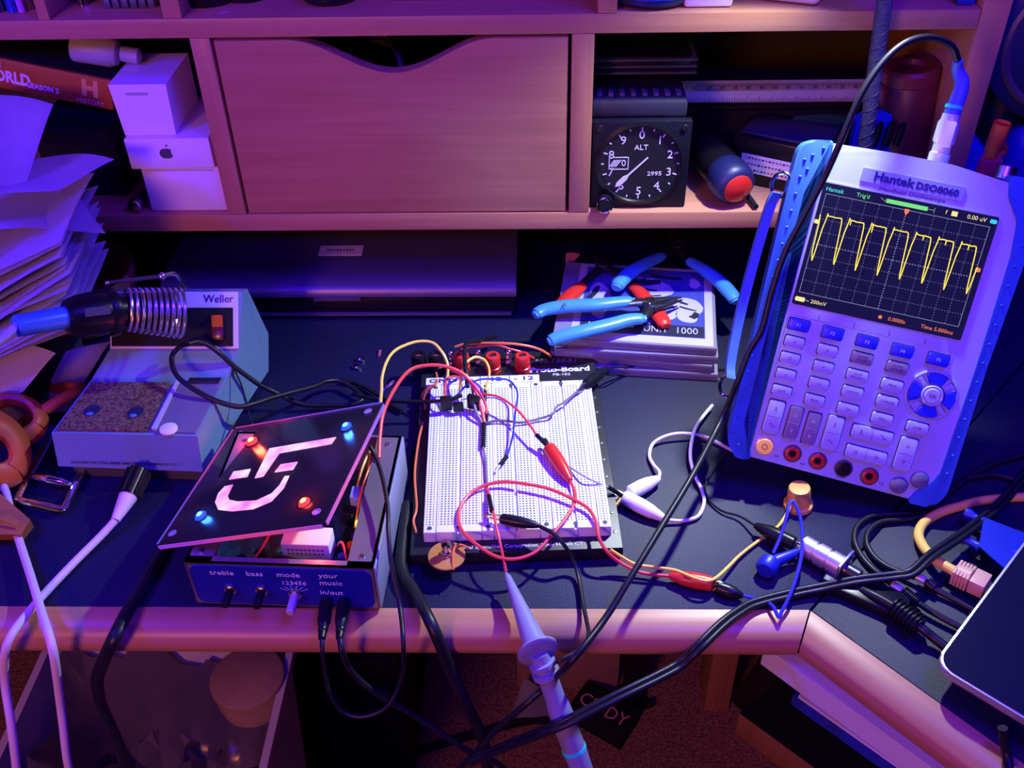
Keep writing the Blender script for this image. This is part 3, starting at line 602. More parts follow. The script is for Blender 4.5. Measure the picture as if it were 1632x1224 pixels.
MB().lathe([(0.018, 0), (0.020, 0.003), (0.020, zt * 0.72), (0.015, zt * 0.85), (0.009, zt * 0.88)], (0, 0, 0), (0, 0, 1), 26).build('body', M_BLUE, t); MB().lathe([(0.010, zt * 0.88), (0.010, zt), (0.0, zt)], (0, 0, 0), (0, 0, 1), 20).build('cap', M_BLK, t)
# ================================================================ soldering station
TZ = 0.045
R0, R1, R2 = D(323, 752, 0.016), D(315, 695, TZ), D(362, 600, TZ)
R3, R4, R5 = D(382, 557, 0.060), D(386, 464, 0.098), D(394, 460, 0.1005)
R6, R7 = D(428, 532, 0.040), D(428, 591, 0.004)
L0, L1, L2 = D(93, 743, 0.016), D(82, 690, TZ), D(147, 603, TZ)
L3 = D(175, 557, 0.060); L4 = R4 + (L3 - R3) * 0.97; L5 = R5 + (L3 - R3) * 0.97
L6 = R6 + (L1 - R1) * 1.02; L7 = R7 + (L1 - R1) * 1.04
t = thing('soldering_station', 'pale and teal soldering station with sponge tray and sloping switch panel', 'soldering station', ((R1.x + L1.x) / 2, (R1.y + R5.y) / 2, 0))
mb = MB(); mb.rings([[L0, L1, L2, L3, L4, L5, L6, L7], [R0, R1, R2, R3, R4, R5, R6, R7]])
body = mb.build('housing', mat('pale_teal_enamel', (0.15, 0.28, 0.34), 0.5, bump=0.12, scale=260, var=0.05), t, True, ang=20)
cen = (L0 + R0 + L7 + R7) / 4
def inset(p, k, z): q = cen + (p - cen) * k; return Vector((q.x, q.y, z))
mb = MB(); mb.hexa([inset(p, 0.90, 0.0) for p in (L0, R0, R7, L7)], [inset(p, 0.90, 0.0165) for p in (L0, R0, R7, L7)]).build('base', M_DGREY, t, True)
def quad_slab(a, b, c, d, lift, thick, name, mt, parent, k=1.0):
    """thin slab on the quadrilateral a b c d (counter-clockwise from above), raised by lift"""
    cc = (a + b + c + d) / 4; n = (b - a).cross(d - a).normalized()
    q = [cc + (p - cc) * k + n * lift for p in (a, b, c, d)]
    return MB().hexa(q, [p + n * thick for p in q]).build(name, mt, parent, True)
s = [D(91, 687, TZ), D(234, 689, TZ), D(272, 612, TZ), D(147, 612, TZ)]
sp = quad_slab(*s, -0.004, 0.006, 'sponge', speckle('brown_sponge', (0.05, 0.028, 0.016), (0.27, 0.16, 0.085), 420, 0.95, 1.0, 0.35, 0.65), t); sp['label'] = 'brown cleaning sponge'
for (px, py) in ((147, 654), (216, 657)):
    c = D(px, py, TZ + 0.0022); MB().lathe([(0.0, 0.0), (0.0065, 0.0), (0.0062, 0.0006), (0.003, 0.0009), (0, 0.0004)], c, (0, 0, 1), 18).build('sponge_hole', M_INK, sp, True)
    c = D(px - 4, py + 5, TZ + 0.0033); MB().sphere(c, 0.0022, (1.3, 0.9, 0.3)).build('wire_tip', M_BLUEG, sp, True)
s2 = [D(240, 689, TZ), D(312, 692, TZ), D(357, 604, TZ), D(279, 611, TZ)]
tr_ = quad_slab(*s2, -0.003, 0.0045, 'solder_tray', mat('smoky_tray', (0.16, 0.14, 0.20), 0.25), t)
gl = quad_slab(D(243, 688, TZ), D(250, 688, TZ), D(287, 612, TZ), D(282, 612, TZ), 0.0016, 0.002, 'tray_glint', mat('pale_glint', (0.5, 0.5, 0.6), 0.15), tr_)  # pale glossy strip painted in as the glint along the tray
quad_slab(D(298, 617, TZ), D(348, 617, TZ), D(354, 606, TZ), D(303, 606, TZ), 0.0016, 0.0012, 'clip_plate', M_CHROME, tr_)
c = D(269, 685, TZ + 0.002); MB().lathe([(0, 0), (0.0068, 0), (0.0068, 0.0016), (0.006, 0.002), (0, 0.002)], c, (0, 0, 1), 24).build('white_dot', M_WHITE, tr_, True)
# front edge notch with crumbs and the printed line
px_ = (R1 - L1); fx = px_.normalized(); fz = Vector((0, 0, 1)); fy = fz.cross(fx).normalized()
fn = (R0 - L0).cross(L1 - L0).normalized()
upv = ((L1 - L0) - fx * (L1 - L0).dot(fx)).normalized()
T = Matrix((fx, upv, fx.cross(upv))).transposed().to_4x4(); T.translation = (L0 + R0) / 2 + upv * 0.005 + fx.cross(upv) * 0.0003
MB().text('CAUTION: FOR TC201 SERIES AND TC202 SOLDERING IRONS ONLY', 0, 0, 0.0030, MW[t].inverted() @ Matrix.Translation((0, 0, Z0)) @ T, sx=1.02).build('front_lettering', M_INK, body)
# sloping panel
ux = (R3 - L3).normalized(); uy = ((R4 - R3) - ux * (R4 - R3).dot(ux)); hp = uy.length; uy.normalize(); un = ux.cross(uy); wp = (R3 - L3).length
T = Matrix((ux, uy, un)).transposed().to_4x4(); T.translation = L3
TL_ = MW[t].inverted() @ Matrix.Translation((0, 0, Z0)) @ T
mb = MB().box((wp / 2, hp / 2, 0.0008), (wp * 0.985, hp * 0.98, 0.0016), bev=0.0006); mb.bm.transform(TL_); pl = mb.build('panel', M_PALE, t)
mb = MB().box((wp * 0.49, hp * 0.385, 0.002), (wp * 0.93, hp * 0.66, 0.0016), bev=0.0004); mb.bm.transform(TL_); dk = mb.build('dark_plate', M_BLKM, pl)
sx_ = wp * 0.845; sy_ = hp * 0.385
mb = MB().box((sx_, sy_, 0.0032), (0.0115, hp * 0.46, 0.003), bev=0.0008); mb.bm.transform(TL_); mb.build('switch_bezel', M_BLK, pl)
M_SWR = mat('red_lens', (0.30, 0.012, 0.012), 0.25, emit=(1, 0.03, 0.02), estr=0.04)
mb = MB().hexa([Vector((sx_ - .0045, sy_, .0045)), Vector((sx_ + .0045, sy_, .0045)), Vector((sx_ + .0045, sy_ + hp * .2, .0045)), Vector((sx_ - .0045, sy_ + hp * .2, .0045))], [Vector((sx_ - .0045, sy_, .0050)), Vector((sx_ + .0045, sy_, .0050)), Vector((sx_ + .0045, sy_ + hp * .2, .0075)), Vector((sx_ - .0045, sy_ + hp * .2, .0075))]); mb.bm.transform(TL_); sw = mb.build('switch', M_SWR, pl); sw['label'] = 'red rocker switch'
mb = MB().box((sx_, sy_ - hp * .1, 0.005), (0.009, hp * 0.19, 0.002), bev=0.0005); mb.bm.transform(TL_); mb.build('switch_half', mat('maroon_lens', (0.12, 0.01, 0.03), 0.25), pl)
MB().text('Weller', wp * 0.845, hp * 0.865, 0.0092, TL_, ext=0.0002, z=0.0017, sx=0.95).build('maker_lettering', M_INK, pl)
# spring holder
ca, cb = D(200, 493, 0.118), D(291, 499, 0.102); cv = (cb - ca); cl = cv.length; Fm = frame(cv)
ra, rb = 0.0158, 0.0192; TN = 10; pts = []
for i in range(TN * 20 + 1):
    u = i / (TN * 20); th = 2 * math.pi * TN * u; rr = ra + (rb - ra) * min(1, u * 1.15)
    pts.append(ca + cv * u + Fm @ Vector((rr * math.cos(th), rr * math.sin(th), 0)))
hb = MB().tube(pts, 0.0014, 8, 1, False).build('spring_holder', mat('spring_steel', (0.80, 0.80, 0.84), 0.28, 1.0), t, True); hb['label'] = 'chrome coil spring holder'
MB().lathe([(0.0128, 0), (ra - 0.0030, 0.002), (rb - 0.0034, cl * 0.80), (0.006, cl * 0.86), (0.004, cl * 0.95)], ca, cv, 24).build('holder_sleeve', mat('dark_sleeve', (0.028, 0.028, 0.045), 0.5), hb, True)
p, q = D(171, 451, 0.136), D(258, 440, 0.128)
MB().tube([p, q], 0.0016, 8).sphere(q, 0.0032).sphere(p, 0.0019).build('holder_rod', M_STEEL, hb, True)
MB().tube([q, q + Vector((0.006, 0.012, -0.006)), Vector((L4.x + 0.055, L4.y + 0.006, 0.100)), Vector((L4.x + 0.056, L4.y + 0.008, 0.094))], 0.0018, 8).build('holder_post', M_STEEL, hb, True)
# ================================================================ soldering iron with its white cable and plug
t = thing('soldering_iron', 'soldering iron with black handle, blue sleeve and white cable in the spring holder', 'soldering iron', D(100, 505, 0.125))
ha, he = D(206, 493, 0.1175), D(104, 506, 0.132); hv = he - ha; hl = hv.length
MB().lathe([(0.0095, 0), (0.0130, 0.003), (0.0135, hl * 0.22), (0.0185, hl * 0.24), (0.0192, hl * 0.30), (0.0185, hl * 0.36), (0.0166, hl * 0.38), (0.0172, hl * 0.5), (0.0158, hl * 0.8), (0.0130, hl * 0.97), (0.0105, hl)], ha, hv, 28).build('handle', M_BLK, t, True)
mid = ha + hv * 0.63; tow = (EYE - Vector((0, 0, Z0)) - mid); hx = -hv.normalized(); hn = (tow - hx * tow.dot(hx)).normalized(); hy = hn.cross(hx)
T = Matrix((hx, hy, hn)).transposed().to_4x4(); T.translation = mid + hn * 0.0170
mb = MB().box((0, 0.0015, 0), (0.019, 0.0062, 0.0006)); mb.bm.transform(MW[t].inverted() @ Matrix.Translation((0, 0, Z0)) @ T); mb.build('rating_plate', M_DGREY, t)
sa, se = D(108, 505, 0.1320), D(24, 520, 0.143); sv = se - sa
MB().lathe([(0.0082, 0), (0.0084, 0.001), (0.0080, sv.length * 0.98), (0.0070, sv.length), (0.0058, sv.length * 0.99)], sa, sv, 24).build('sleeve', M_BLUEG, t, True)
MB().lathe([(0.0045, 0), (0.0045, cl * 0.3), (0.0034, cl * 0.32), (0.0034, cl * 0.75), (0.001, cl * 0.9)], ha - hv.normalized() * 0.0, -hv, 16).build('barrel', M_STEEL, t, True)
cab = [sa + sv * 0.97, D(2, 541, 0.146), D(-45, 575, 0.155), D(-85, 650, 0.125), D(-60, 725, 0.065), D(0, 765, 0.020), D(22, 835, 0.007), D(48, 915, 0.009), D(66, 975, 0.012), D(84, 1035, 0.006), C(96, 1120, 0.405), C(104, 1190, 0.40), C(112, 1290, 0.395), C(70, 1400, 0.38), C(35, 1330, 0.385), C(26, 1225, 0.39), C(17, 1150, 0.397), C(8, 1085, 0.408), D(12, 1025, 0.006), D(52, 968, 0.004), D(110, 905, 0.0035), D(160, 855, 0.006), D(184, 829, 0.011)]
MB().tube(cab, 0.0030, 10, 6).build('cable', M_PNKW, t, True)
pa, pb = D(184, 829, 0.011), D(205, 790, 0.016)
MB().lathe([(0.0034, 0), (0.0036, 0.001), (0.0062, (pb - pa).length * 0.75), (0.0072, (pb - pa).length)], pa, pb - pa, 20).build('strain_relief', M_PNKW, t, True)
pc = D(222, 752, 0.020)
mb = MB()
for k in range(10):
    a = 2 * math.pi * k / 10; fm = frame(pc - pb); mb.tube([pb + fm @ Vector((0.0078 * math.cos(a), 0.0078 * math.sin(a), 0)), pc + fm @ Vector((0.0084 * math.cos(a), 0.0084 * math.sin(a), 0))], 0.0014, 6)
mb.cyl(pb - (pc - pb).normalized() * 0.001, pc, 0.0078, 0.0084).build('plug', M_BLK, t, True)
# ================================================================ paper pile
def sheet(name, label, corners, bend, thick, mt, group=None, cat='paper', nu=8, nv=6, seed=0):
    a, b, c, d = corners; rows = []
    n = (b - a).cross(d - a).normalized(); n = n if n.z > 0 else -n
    for j in range(nv + 1):
        v = j / nv; r = []
        for i in range(nu + 1):
            u = i / nu; p = a.lerp(b, u).lerp(d.lerp(c, u), v)
            p = p + n * (bend * math.sin(math.pi * u) * (0.6 + 0.4 * v) + 0.25 * bend * math.sin(5 * u + 3 * v + seed)); r.append(p)
        rows.append(r)
    o = MB().grid(rows, thick).build(name, mt); return tag(o, label, cat, group)
sheet('paper_sheet', 'top sheet of the paper pile, its corner just left of the black case', [C(-150, 335, 0.60), C(38, 292, 0.655), C(86, 172, 0.735), C(-120, 172, 0.77)], 0.012, 0.0006, M_PAPER)
sheet('paper_sheet', 'paper sheet whose long pointed corner reaches towards the white boxes', [C(-90, 338, 0.60), C(92, 301, 0.655), C(183, 257, 0.715), C(60, 253, 0.745)], 0.006, 0.0006, M_PAPER)
sheet('paper_sheet', 'broad paper sheet with its pointed corner under the left end of the hutch shelf', [C(-100, 392, 0.605), C(168, 367, 0.672), C(112, 303, 0.712), C(-70, 350, 0.67)], 0.010, 0.0006, M_PAPER)
sheet('paper_sheet', 'loose paper sheet curling down below the soldering iron handle at the left edge', [D(-60, 690, 0.02), D(35, 622, 0.045), D(90, 566, 0.07), D(-50, 548, 0.10)], 0.012, 0.0006, M_PAPER)
sheet('paper_sheet', 'crumpled paper sheet in the gap between paper pile and soldering station', [D(62, 648, 0.006), D(112, 640, 0.008), D(176, 545, 0.030), D(105, 560, 0.040)], 0.006, 0.0006, M_PAPER)
sheet('paper_sheet', 'dim paper sheet lying flat beside the crumpled one left of the soldering station', [D(70, 664, 0.003), D(108, 655, 0.003), D(160, 572, 0.010), D(90, 590, 0.018)], 0.003, 0.0006, M_PAPER)
rp = random.Random(3)
sides = []
def pile_sheet(k, n):
    u = k / (n - 1); z = 0.098 + 0.084 * u
    # the right edges follow the ragged silhouette of the pile, the sheets sag towards the left
    px = 86 + 26 * u + 5 * math.sin(k * 1.7) + 4 * math.cos(k * 0.6)
    yf = 0.635 + 0.012 * math.sin(k * 1.3); xr = C(px, 430, yf).x; sg = min(0.075 + 0.02 * math.sin(k * 0.9), z - 0.052)
    a = Vector((xr - 0.17, yf - 0.03, z - sg - 0.015)); b = Vector((xr, yf, z)); c = Vector((xr - 0.01, 0.725 + 0.01 * math.sin(k * 2.1), z + 0.004)); d = Vector((xr - 0.18, 0.735, z - sg))
    return sheet('document', 'folded document in the tall leaning paper pile at the left edge', [a, b, c, d], 0.004 + 0.004 * rp.random(), 0.0010 + 0.0010 * rp.random(), M_PAPER, 'documents in the leaning paper pile', 'document', seed=k)
NP = 34
for k in range(NP): pile_sheet(k, NP)
mb = MB()
t = thing('box_under_papers', 'dark box carrying the leaning paper pile', 'box', (-0.50, 0.68, 0))
MB().box((0.02, 0.005, 0.01), (0.12, 0.10, 0.02), bev=0.003).build('carton', M_DGREY, t); MB().box((0.02, 0.005, 0.0205), (0.122, 0.102, 0.004), bev=0.002).build('lid', M_BLKM, t)
c = D(78, 480, 0.055)
t = thing('wooden_bowl', 'brown wooden bowl rim between paper pile and soldering iron', 'bowl', (c.x, c.y + 0.045, 0))
MB().lathe([(0.0, 0.003), (0.035, 0.0), (0.05, 0.02), (0.0575, 0.055), (0.0605, 0.056), (0.0610, 0.053), (0.0545, 0.018), (0.038, -0.0005)], (0, 0, 0.003), (0, 0, 1), 36, False).build('shell', mat('bowl_wood', (0.34, 0.14, 0.06), 0.5), t)
MB().lathe([(0.034, 0), (0.036, 0.0045)], (0, 0, 0), (0, 0, 1), 30).build('foot', bpy.data.materials['bowl_wood'], t)
# ================================================================ scissors, wedge, buckle
t = thing('scissors', 'orange-handled scissors poking in at the left edge beside the soldering station', 'scissors', D(20, 700, 0.0))
def loop_ring(c, nrm, r1, r2, r, name, mt, flat=1.0):
    fm = frame(nrm, (0.2, 1, 0)); pts = [c + fm @ Vector((r1 * math.cos(a), r2 * math.sin(a), 0)) for a in [i * 2 * math.pi / 28 for i in range(29)]]
    return MB().tube(pts, r, 10, 1, False, flat).build(name, mt, t, True)
ra_, rb_ = D(20, 668, 0.034), D(-14, 715, 0.040)
loop_ring(ra_, (0.15, -0.35, 0.9), 0.0225, 0.017, 0.0055, 'handle', M_ORANGE, 1.6)
loop_ring(rb_, (0.75, -0.45, 0.5), 0.024, 0.019, 0.0062, 'handle', M_ORANGE, 1.8)
MB().tube([ra_ + Vector((0.018, 0.006, 0.0)), ra_ + Vector((0.03, 0.02, 0.002)), ra_ + Vector((0.034, 0.05, -0.008)), D(62, 622, 0.012)], 0.0048, 10).build('shank', M_ORANGE, t, True)
MB().prism([(-0.006, 0), (0.006, 0), (0.001, 0.09), (-0.003, 0.09)], 0, 0.003, Matrix.Translation(D(62, 622, 0.008)) @ Matrix.Rotation(math.radians(40), 4, 'Z')).build('blade', M_STEEL, t, True)
MB().tube([rb_ + Vector((-0.005, 0.02, -0.005)), rb_ + Vector((-0.01, 0.04, -0.02)), rb_ + Vector((-0.012, 0.06, -0.03)), rb_ + Vector((-0.014, 0.08, -0.036))], 0.005, 10).build('shank', M_ORANGE, t, True)
t = thing('orange_wedge', 'dull orange wedge-shaped block lying at the left edge below the scissors', 'wedge', D(15, 840, 0))
q = [D(-60, 862, 0), D(38, 860, 0), D(54, 840, 0), D(-50, 790, 0)]; q2 = [D(-60, 852, 0.020), D(34, 852, 0.013), D(48, 828, 0.013), D(-40, 752, 0.030)]
MB().hexa(q, q2).build('block', mat('dull_orange', (0.40, 0.14, 0.04), 0.5), t, True); MB().tube([D(-30, 830, 0.025), D(0, 826, 0.0222), D(30, 838, 0.0165)], 0.0012, 6).build('ridge', bpy.data.materials['dull_orange'], t, True)
t = thing('steel_buckle', 'chrome frame buckle with a crossbar lying left of the soldering station', 'buckle', D(75, 770, 0))
zb = 0.006
MB().tube([D(79, 698, zb), D(54, 745, zb), D(30, 789, zb), D(33, 797, zb), D(65, 804, zb), D(96, 811, zb), D(105, 805, zb), D(124, 763, zb), D(131, 748, zb)], 0.0030, 8, 5, flat=0.6).build('frame', M_CHROME, t, True)
a, b = D(51, 758, 0.009), D(112, 772, 0.009)
MB().lathe([(0.0015, 0), (0.0036, (b - a).length * 0.2), (0.0042, (b - a).length * 0.5), (0.0036, (b - a).length * 0.8), (0.0015, (b - a).length)], a, b - a, 14).build('crossbar', M_CHROME, t, True)
MB().tube([D(31, 792, 0.005), D(36, 800, 0.003), D(42, 806, 0.002)], 0.0016, 6).build('pin', M_CHROME, t, True)
# ================================================================ amplifier box
AW, AD, AH = 0.1275, 0.131, 0.042
t = thing('amplifier_box', 'open metal amplifier box with blue labelled front panel under the tilted acrylic lid', 'amplifier', (-0.2378, 0.4412, 0.0), RZ(-2.2))
ATF = MW[t].copy()
M_BOX = mat('bare_metal_box', (0.36, 0.33, 0.40), 0.34, 0.7)
mb = MB(); zb = 0.003; th = 0.002; fl_ = 0.018
mb.box((AW / 2, AD / 2, zb + th / 2), (AW, AD, th)).box((AW / 2, th / 2, zb + AH / 2), (AW, th, AH)).box((AW / 2, AD - th / 2, zb + AH / 2), (AW, th, AH))
mb.box((th / 2, AD / 2, zb + AH / 2), (th, AD, AH)).box((AW - th / 2, AD / 2, zb + AH / 2), (th, AD, AH))
mb.box((fl_ / 2, AD / 2, zb + AH - 0.001), (fl_, AD, 0.002)).box((AW - fl_ / 2, AD / 2, zb + AH - 0.001), (fl_, AD, 0.002)).box((AW / 2, 0.003, zb + AH - 0.001), (AW, 0.006, 0.002))
mb.build('case', M_BOX, t)
MB().box((AW + 0.0009, AD / 2, zb + AH * 0.5), (0.0016, AD * 0.995, AH * 0.99), bev=0.0005).build('side_plate', mat('pale_side_plate', (0.26, 0.28, 0.38), 0.55), t)
for sx in (0.012, AW - 0.012):
    for sy in (0.012, AD - 0.012): MB().cyl((sx, sy, 0), (sx, sy, zb), 0.006).build('foot', M_BLKM, t)
for sx in (0.009, AW - 0.009):
    for sy in (0.010, AD - 0.010): MB().lathe([(0.0022, 0), (0.0020, 0.0008), (0, 0.001)], (sx, sy, zb + AH), (0, 0, 1), 14).build('screw', M_STEEL, t)
def rrect(w_, h_, r, n=6):
    out = []
    for cx, cy, a0 in ((w_ / 2 - r, h_ / 2 - r, 0), (-w_ / 2 + r, h_ / 2 - r, 90), (-w_ / 2 + r, -h_ / 2 + r, 180), (w_ / 2 - r, -h_ / 2 + r, 270)):
        for k in range(n + 1):
            a = math.radians(a0 + 90 * k / n); out.append((cx + r * math.cos(a), cy + r * math.sin(a)))
    return out
FP = Matrix.Translation((AW / 2, 0, zb + AH / 2)) @ Matrix.Rotation(math.radians(90), 4, 'X')
pn = MB().prism(rrect(AW * 0.965, AH * 0.90, 0.006), 0, 0.0008, FP).build('front_panel', mat('blue_front_label', (0.004, 0.008, 0.30), 0.45, spec=0.3), t)
mb = MB(); ux_ = lambda u: (u - 0.5) * AW; vy_ = lambda v: (v - 0.5) * AH
for tx, u, v, sz in (('treble', 0.19, 0.80, 0.0062), ('bass', 0.365, 0.80, 0.0062), ('mode', 0.545, 0.80, 0.0062), ('123456', 0.565, 0.605, 0.0052), ('your', 0.757, 0.81, 0.0062), ('music', 0.765, 0.635, 0.0062), ('in/out', 0.758, 0.40, 0.0060)):
    mb.text(tx, ux_(u), vy_(v), sz, FP, z=0.0009, sx=1.12)
for k in range(6):
    a = math.radians(140 - 20 * k); x0, y0 = ux_(0.56) + 0.006 * math.cos(a), vy_(0.36) + 0.004 * math.sin(a); x1, y1 = ux_(0.56) + 0.0125 * math.cos(a), vy_(0.36) + 0.0075 * math.sin(a)
    mb.prism([(x0 - .0002, y0), (x0 + .0002, y0), (x1 + .0002, y1), (x1 - .0002, y1)], 0.0009, 0.0011, FP)
mb.build('panel_lettering', M_WINK, pn)
def shaft(u, v, r, l, mt, name, nut=True):
    c = FP @ Vector((ux_(u), vy_(v), 0.0008))
    o = MB().lathe([(r, 0), (r, l - 0.0008), (r * 0.85, l), (0, l)], c, (0, -1, 0), 18).build(name, mt, t)
    if nut: MB().lathe([(r * 1.7, 0), (r * 1.7, 0.0018), (r * 1.3, 0.0026), (r, 0.0026)], c, (0, -1, 0), 6).build('nut', M_STEEL, o)
    return o
shaft(0.215, 0.42, 0.0028, 0.015, M_BLK, 'control_shaft'); shaft(0.385, 0.42, 0.0028, 0.015, M_BLK, 'control_shaft')
o = shaft(0.562, 0.36, 0.0030, 0.017, M_ALU, 'mode_shaft'); o['label'] = 'bare metal mode shaft'
# circuit inside
pcb = MB().box((AW / 2, AD / 2, 0.010), (AW - 0.012, AD - 0.012, 0.0016)).build('circuit_board', speckle('green_circuit_board', (0.01, 0.05, 0.03), (0.02, 0.16, 0.09), 160, 0.4, 0.2), t)
rr_ = random.Random(5)
MB().box((0.073, 0.038, 0.024), (0.034, 0.017, 0.018), bev=0.001).build('relay', M_WHITE, t)
mb = MB()
for j in range(2):
    for q in range(9): mb.box((0.061 + 0.003 * q, 0.0293, 0.0275 - 0.004 * j), (0.0019, 0.0002, 0.0016))
mb.build('relay_print', mat('rust_print', (0.35, 0.10, 0.08), 0.6), t)
for k, (x, y, r, h, mt) in enumerate(((0.098, 0.030, 0.003, 0.012, M_BLUE), (0.103, 0.040, 0.0032, 0.013, M_ORANGE), (0.090, 0.019, 0.003, 0.009, M_ORANGE), (0.104, 0.050, 0.003, 0.012, M_BLUE), (0.040, 0.030, 0.004, 0.013, M_BLK), (0.028, 0.024, 0.004, 0.013, M_BLK), (0.096, 0.072, 0.005, 0.014, M_BLK))):
    MB().lathe([(r * .9, 0), (r, 0.0006), (r, h - 0.0008), (r * 0.9, h), (0, h)], (x, y, 0.0108), (0, 0, 1), 16).build('capacitor', mt, t)
MB().box((0.098, 0.052, 0.0135), (0.010, 0.022, 0.005), bev=0.0005).build('chip', M_BLK, t); MB().box((0.050, 0.020, 0.0135), (0.020, 0.009, 0.005), bev=0.0005).build('chip', M_BLK, t)
for k in range(3): MB().lathe([(0.0008, 0), (0.0014, 0.001), (0.0014, 0.005), (0.0008, 0.006)], (0.044 + 0.004 * k, 0.014, 0.016), (0.2, 1, 0), 10).build('resistor', mat('resistor_red', (0.55, 0.14, 0.08), 0.4), t)
o = MB().lathe([(0.002, 0), (0.002, 0.004), (0.0014, 0.0055), (0, 0.006)], (0.1035, 0.062, 0.018), (0, 0, 1), 14).build('indicator_led', mat('yellow_green_led', (0.3, 0.8, 0.05), 0.3, emit=(0.45, 1.0, 0.05), estr=2.5), t); o['label'] = 'lit yellow-green indicator'
MB().cyl((0.1035, 0.062, 0.0108), (0.1035, 0.062, 0.018), 0.0012).build('led_stem', M_STEEL, t)
MB().box((0.104, 0.082, 0.0225), (0.016, 0.012, 0.022), bev=0.001).build('blue_terminal', mat('pale_blue_terminal', (0.20, 0.35, 0.60), 0.4), t)
def inner_wire(pts, mt, r=0.0009): MB().tube([Vector(p) for p in pts], r, 7).build('wire', mt, t)
inner_wire([(0.020, 0.010, 0.012), (0.045, 0.020, 0.036), (0.050, 0.05, 0.040), (0.045, 0.09, 0.03)], M_REDW)
inner_wire([(0.090, 0.045, 0.014), (0.100, 0.030, 0.036), (0.107, 0.012, 0.038), (0.110, 0.005, 0.028)], M_REDW)
inner_wire([(0.100, 0.062, 0.014), (0.106, 0.080, 0.040), (0.110, 0.105, 0.042), (0.112, 0.120, 0.020)], M_ORW)
inner_wire([(0.095, 0.075, 0.014), (0.102, 0.095, 0.040), (0.105, 0.118, 0.040), (0.100, 0.124, 0.015)], M_YELW)
inner_wire([(0.030, 0.012, 0.012), (0.055, 0.016, 0.034), (0.075, 0.018, 0.030), (0.08, 0.03, 0.014)], M_RUB)
# ================================================================ acrylic lid
LO = Vector((-0.1890, 0.5125, 0.0607)); LFL, LFR, LBL = Vector((-0.2626, 0.4577, 0.0418)), Vector((-0.1375, 0.4385, 0.0846)), Vector((-0.2407, 0.5864, 0.0354))
lx = (LFR - LFL).normalized(); ly = (LBL - LFL); ly = (ly - lx * ly.dot(lx)).normalized(); ln = lx.cross(ly)
LR = Matrix((lx, ly, ln)).transposed(); LWD, LHT, LTH = 0.1335, 0.1306, 0.0030
t = thing('acrylic_lid', 'tilted dark acrylic lid with a glowing curved logo and red and blue lights', 'lid', LO, LR)
def LP(px, py):
    d = ray(px, py); k = (LO - Vector((0, 0, CAM_H))).dot(ln) / d.dot(ln); p = Vector((0, 0, CAM_H)) + d * k - LO
    return (p.dot(lx), p.dot(ly))
L7 = lambda x, y: LP(240 + 0.3269 * x, 600 + 0.3269 * y)
MB().prism(rrect(LWD, LHT, 0.0025), -LTH, 0, bev=0.0002).build('plate', mat('dark_acrylic', (0.016, 0.012, 0.018), 0.20, spec=0.5), t)
def glow_edge_mat(name, cols, axis, l):  # edge-lit glow painted as an emission gradient along each strip
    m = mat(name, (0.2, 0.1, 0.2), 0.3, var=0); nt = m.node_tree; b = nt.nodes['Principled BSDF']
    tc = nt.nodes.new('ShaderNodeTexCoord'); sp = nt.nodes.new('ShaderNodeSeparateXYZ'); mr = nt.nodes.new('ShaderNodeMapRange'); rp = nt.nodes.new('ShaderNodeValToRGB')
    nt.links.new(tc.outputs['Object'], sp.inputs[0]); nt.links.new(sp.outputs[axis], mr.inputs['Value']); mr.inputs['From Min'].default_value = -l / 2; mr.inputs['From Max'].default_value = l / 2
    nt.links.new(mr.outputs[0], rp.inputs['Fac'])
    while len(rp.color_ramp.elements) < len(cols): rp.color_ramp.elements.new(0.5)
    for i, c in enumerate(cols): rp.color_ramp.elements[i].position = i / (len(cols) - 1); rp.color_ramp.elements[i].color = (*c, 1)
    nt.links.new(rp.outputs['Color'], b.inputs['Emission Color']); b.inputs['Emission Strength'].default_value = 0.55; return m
def edge(name, c, s, mt): MB().box(c, s).build('painted_glow_edge', mt, t)
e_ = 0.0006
edge('f', (0, -LHT / 2 - e_ / 2, -LTH / 2), (LWD - 0.004, e_, LTH), glow_edge_mat('edge_front', [(0.25, 0.05, 0.9), (0.5, 0.04, 0.7), (1.0, 0.06, 0.16), (0.9, 0.05, 0.22), (0.35, 0.05, 0.8)], 0, LWD))
edge('r', (LWD / 2 + e_ / 2, 0, -LTH / 2), (e_, LHT - 0.004, LTH), glow_edge_mat('edge_right', [(0.5, 0.05, 0.6), (1.0, 0.05, 0.15), (0.9, 0.05, 0.35), (0.3, 0.03, 0.8), (0.02, 0.06, 1.2)], 1, LHT))
edge('l', (-LWD / 2 - e_ / 2, 0, -LTH / 2), (e_, LHT - 0.004, LTH), glow_edge_mat('edge_left', [(0.04, 0.05, 0.9), (0.06, 0.04, 0.7), (0.45, 0.03, 0.5), (0.8, 0.04, 0.4), (0.6, 0.03, 0.3)], 1, LHT))
edge('b', (0, LHT / 2 + e_ / 2, -LTH / 2), (LWD - 0.004, e_, LTH), glow_edge_mat('edge_back', [(0.7, 0.03, 0.12), (0.4, 0.02, 0.4), (0.3, 0.02, 0.6), (0.05, 0.03, 0.9), (0.02, 0.05, 1.0)], 0, LWD))
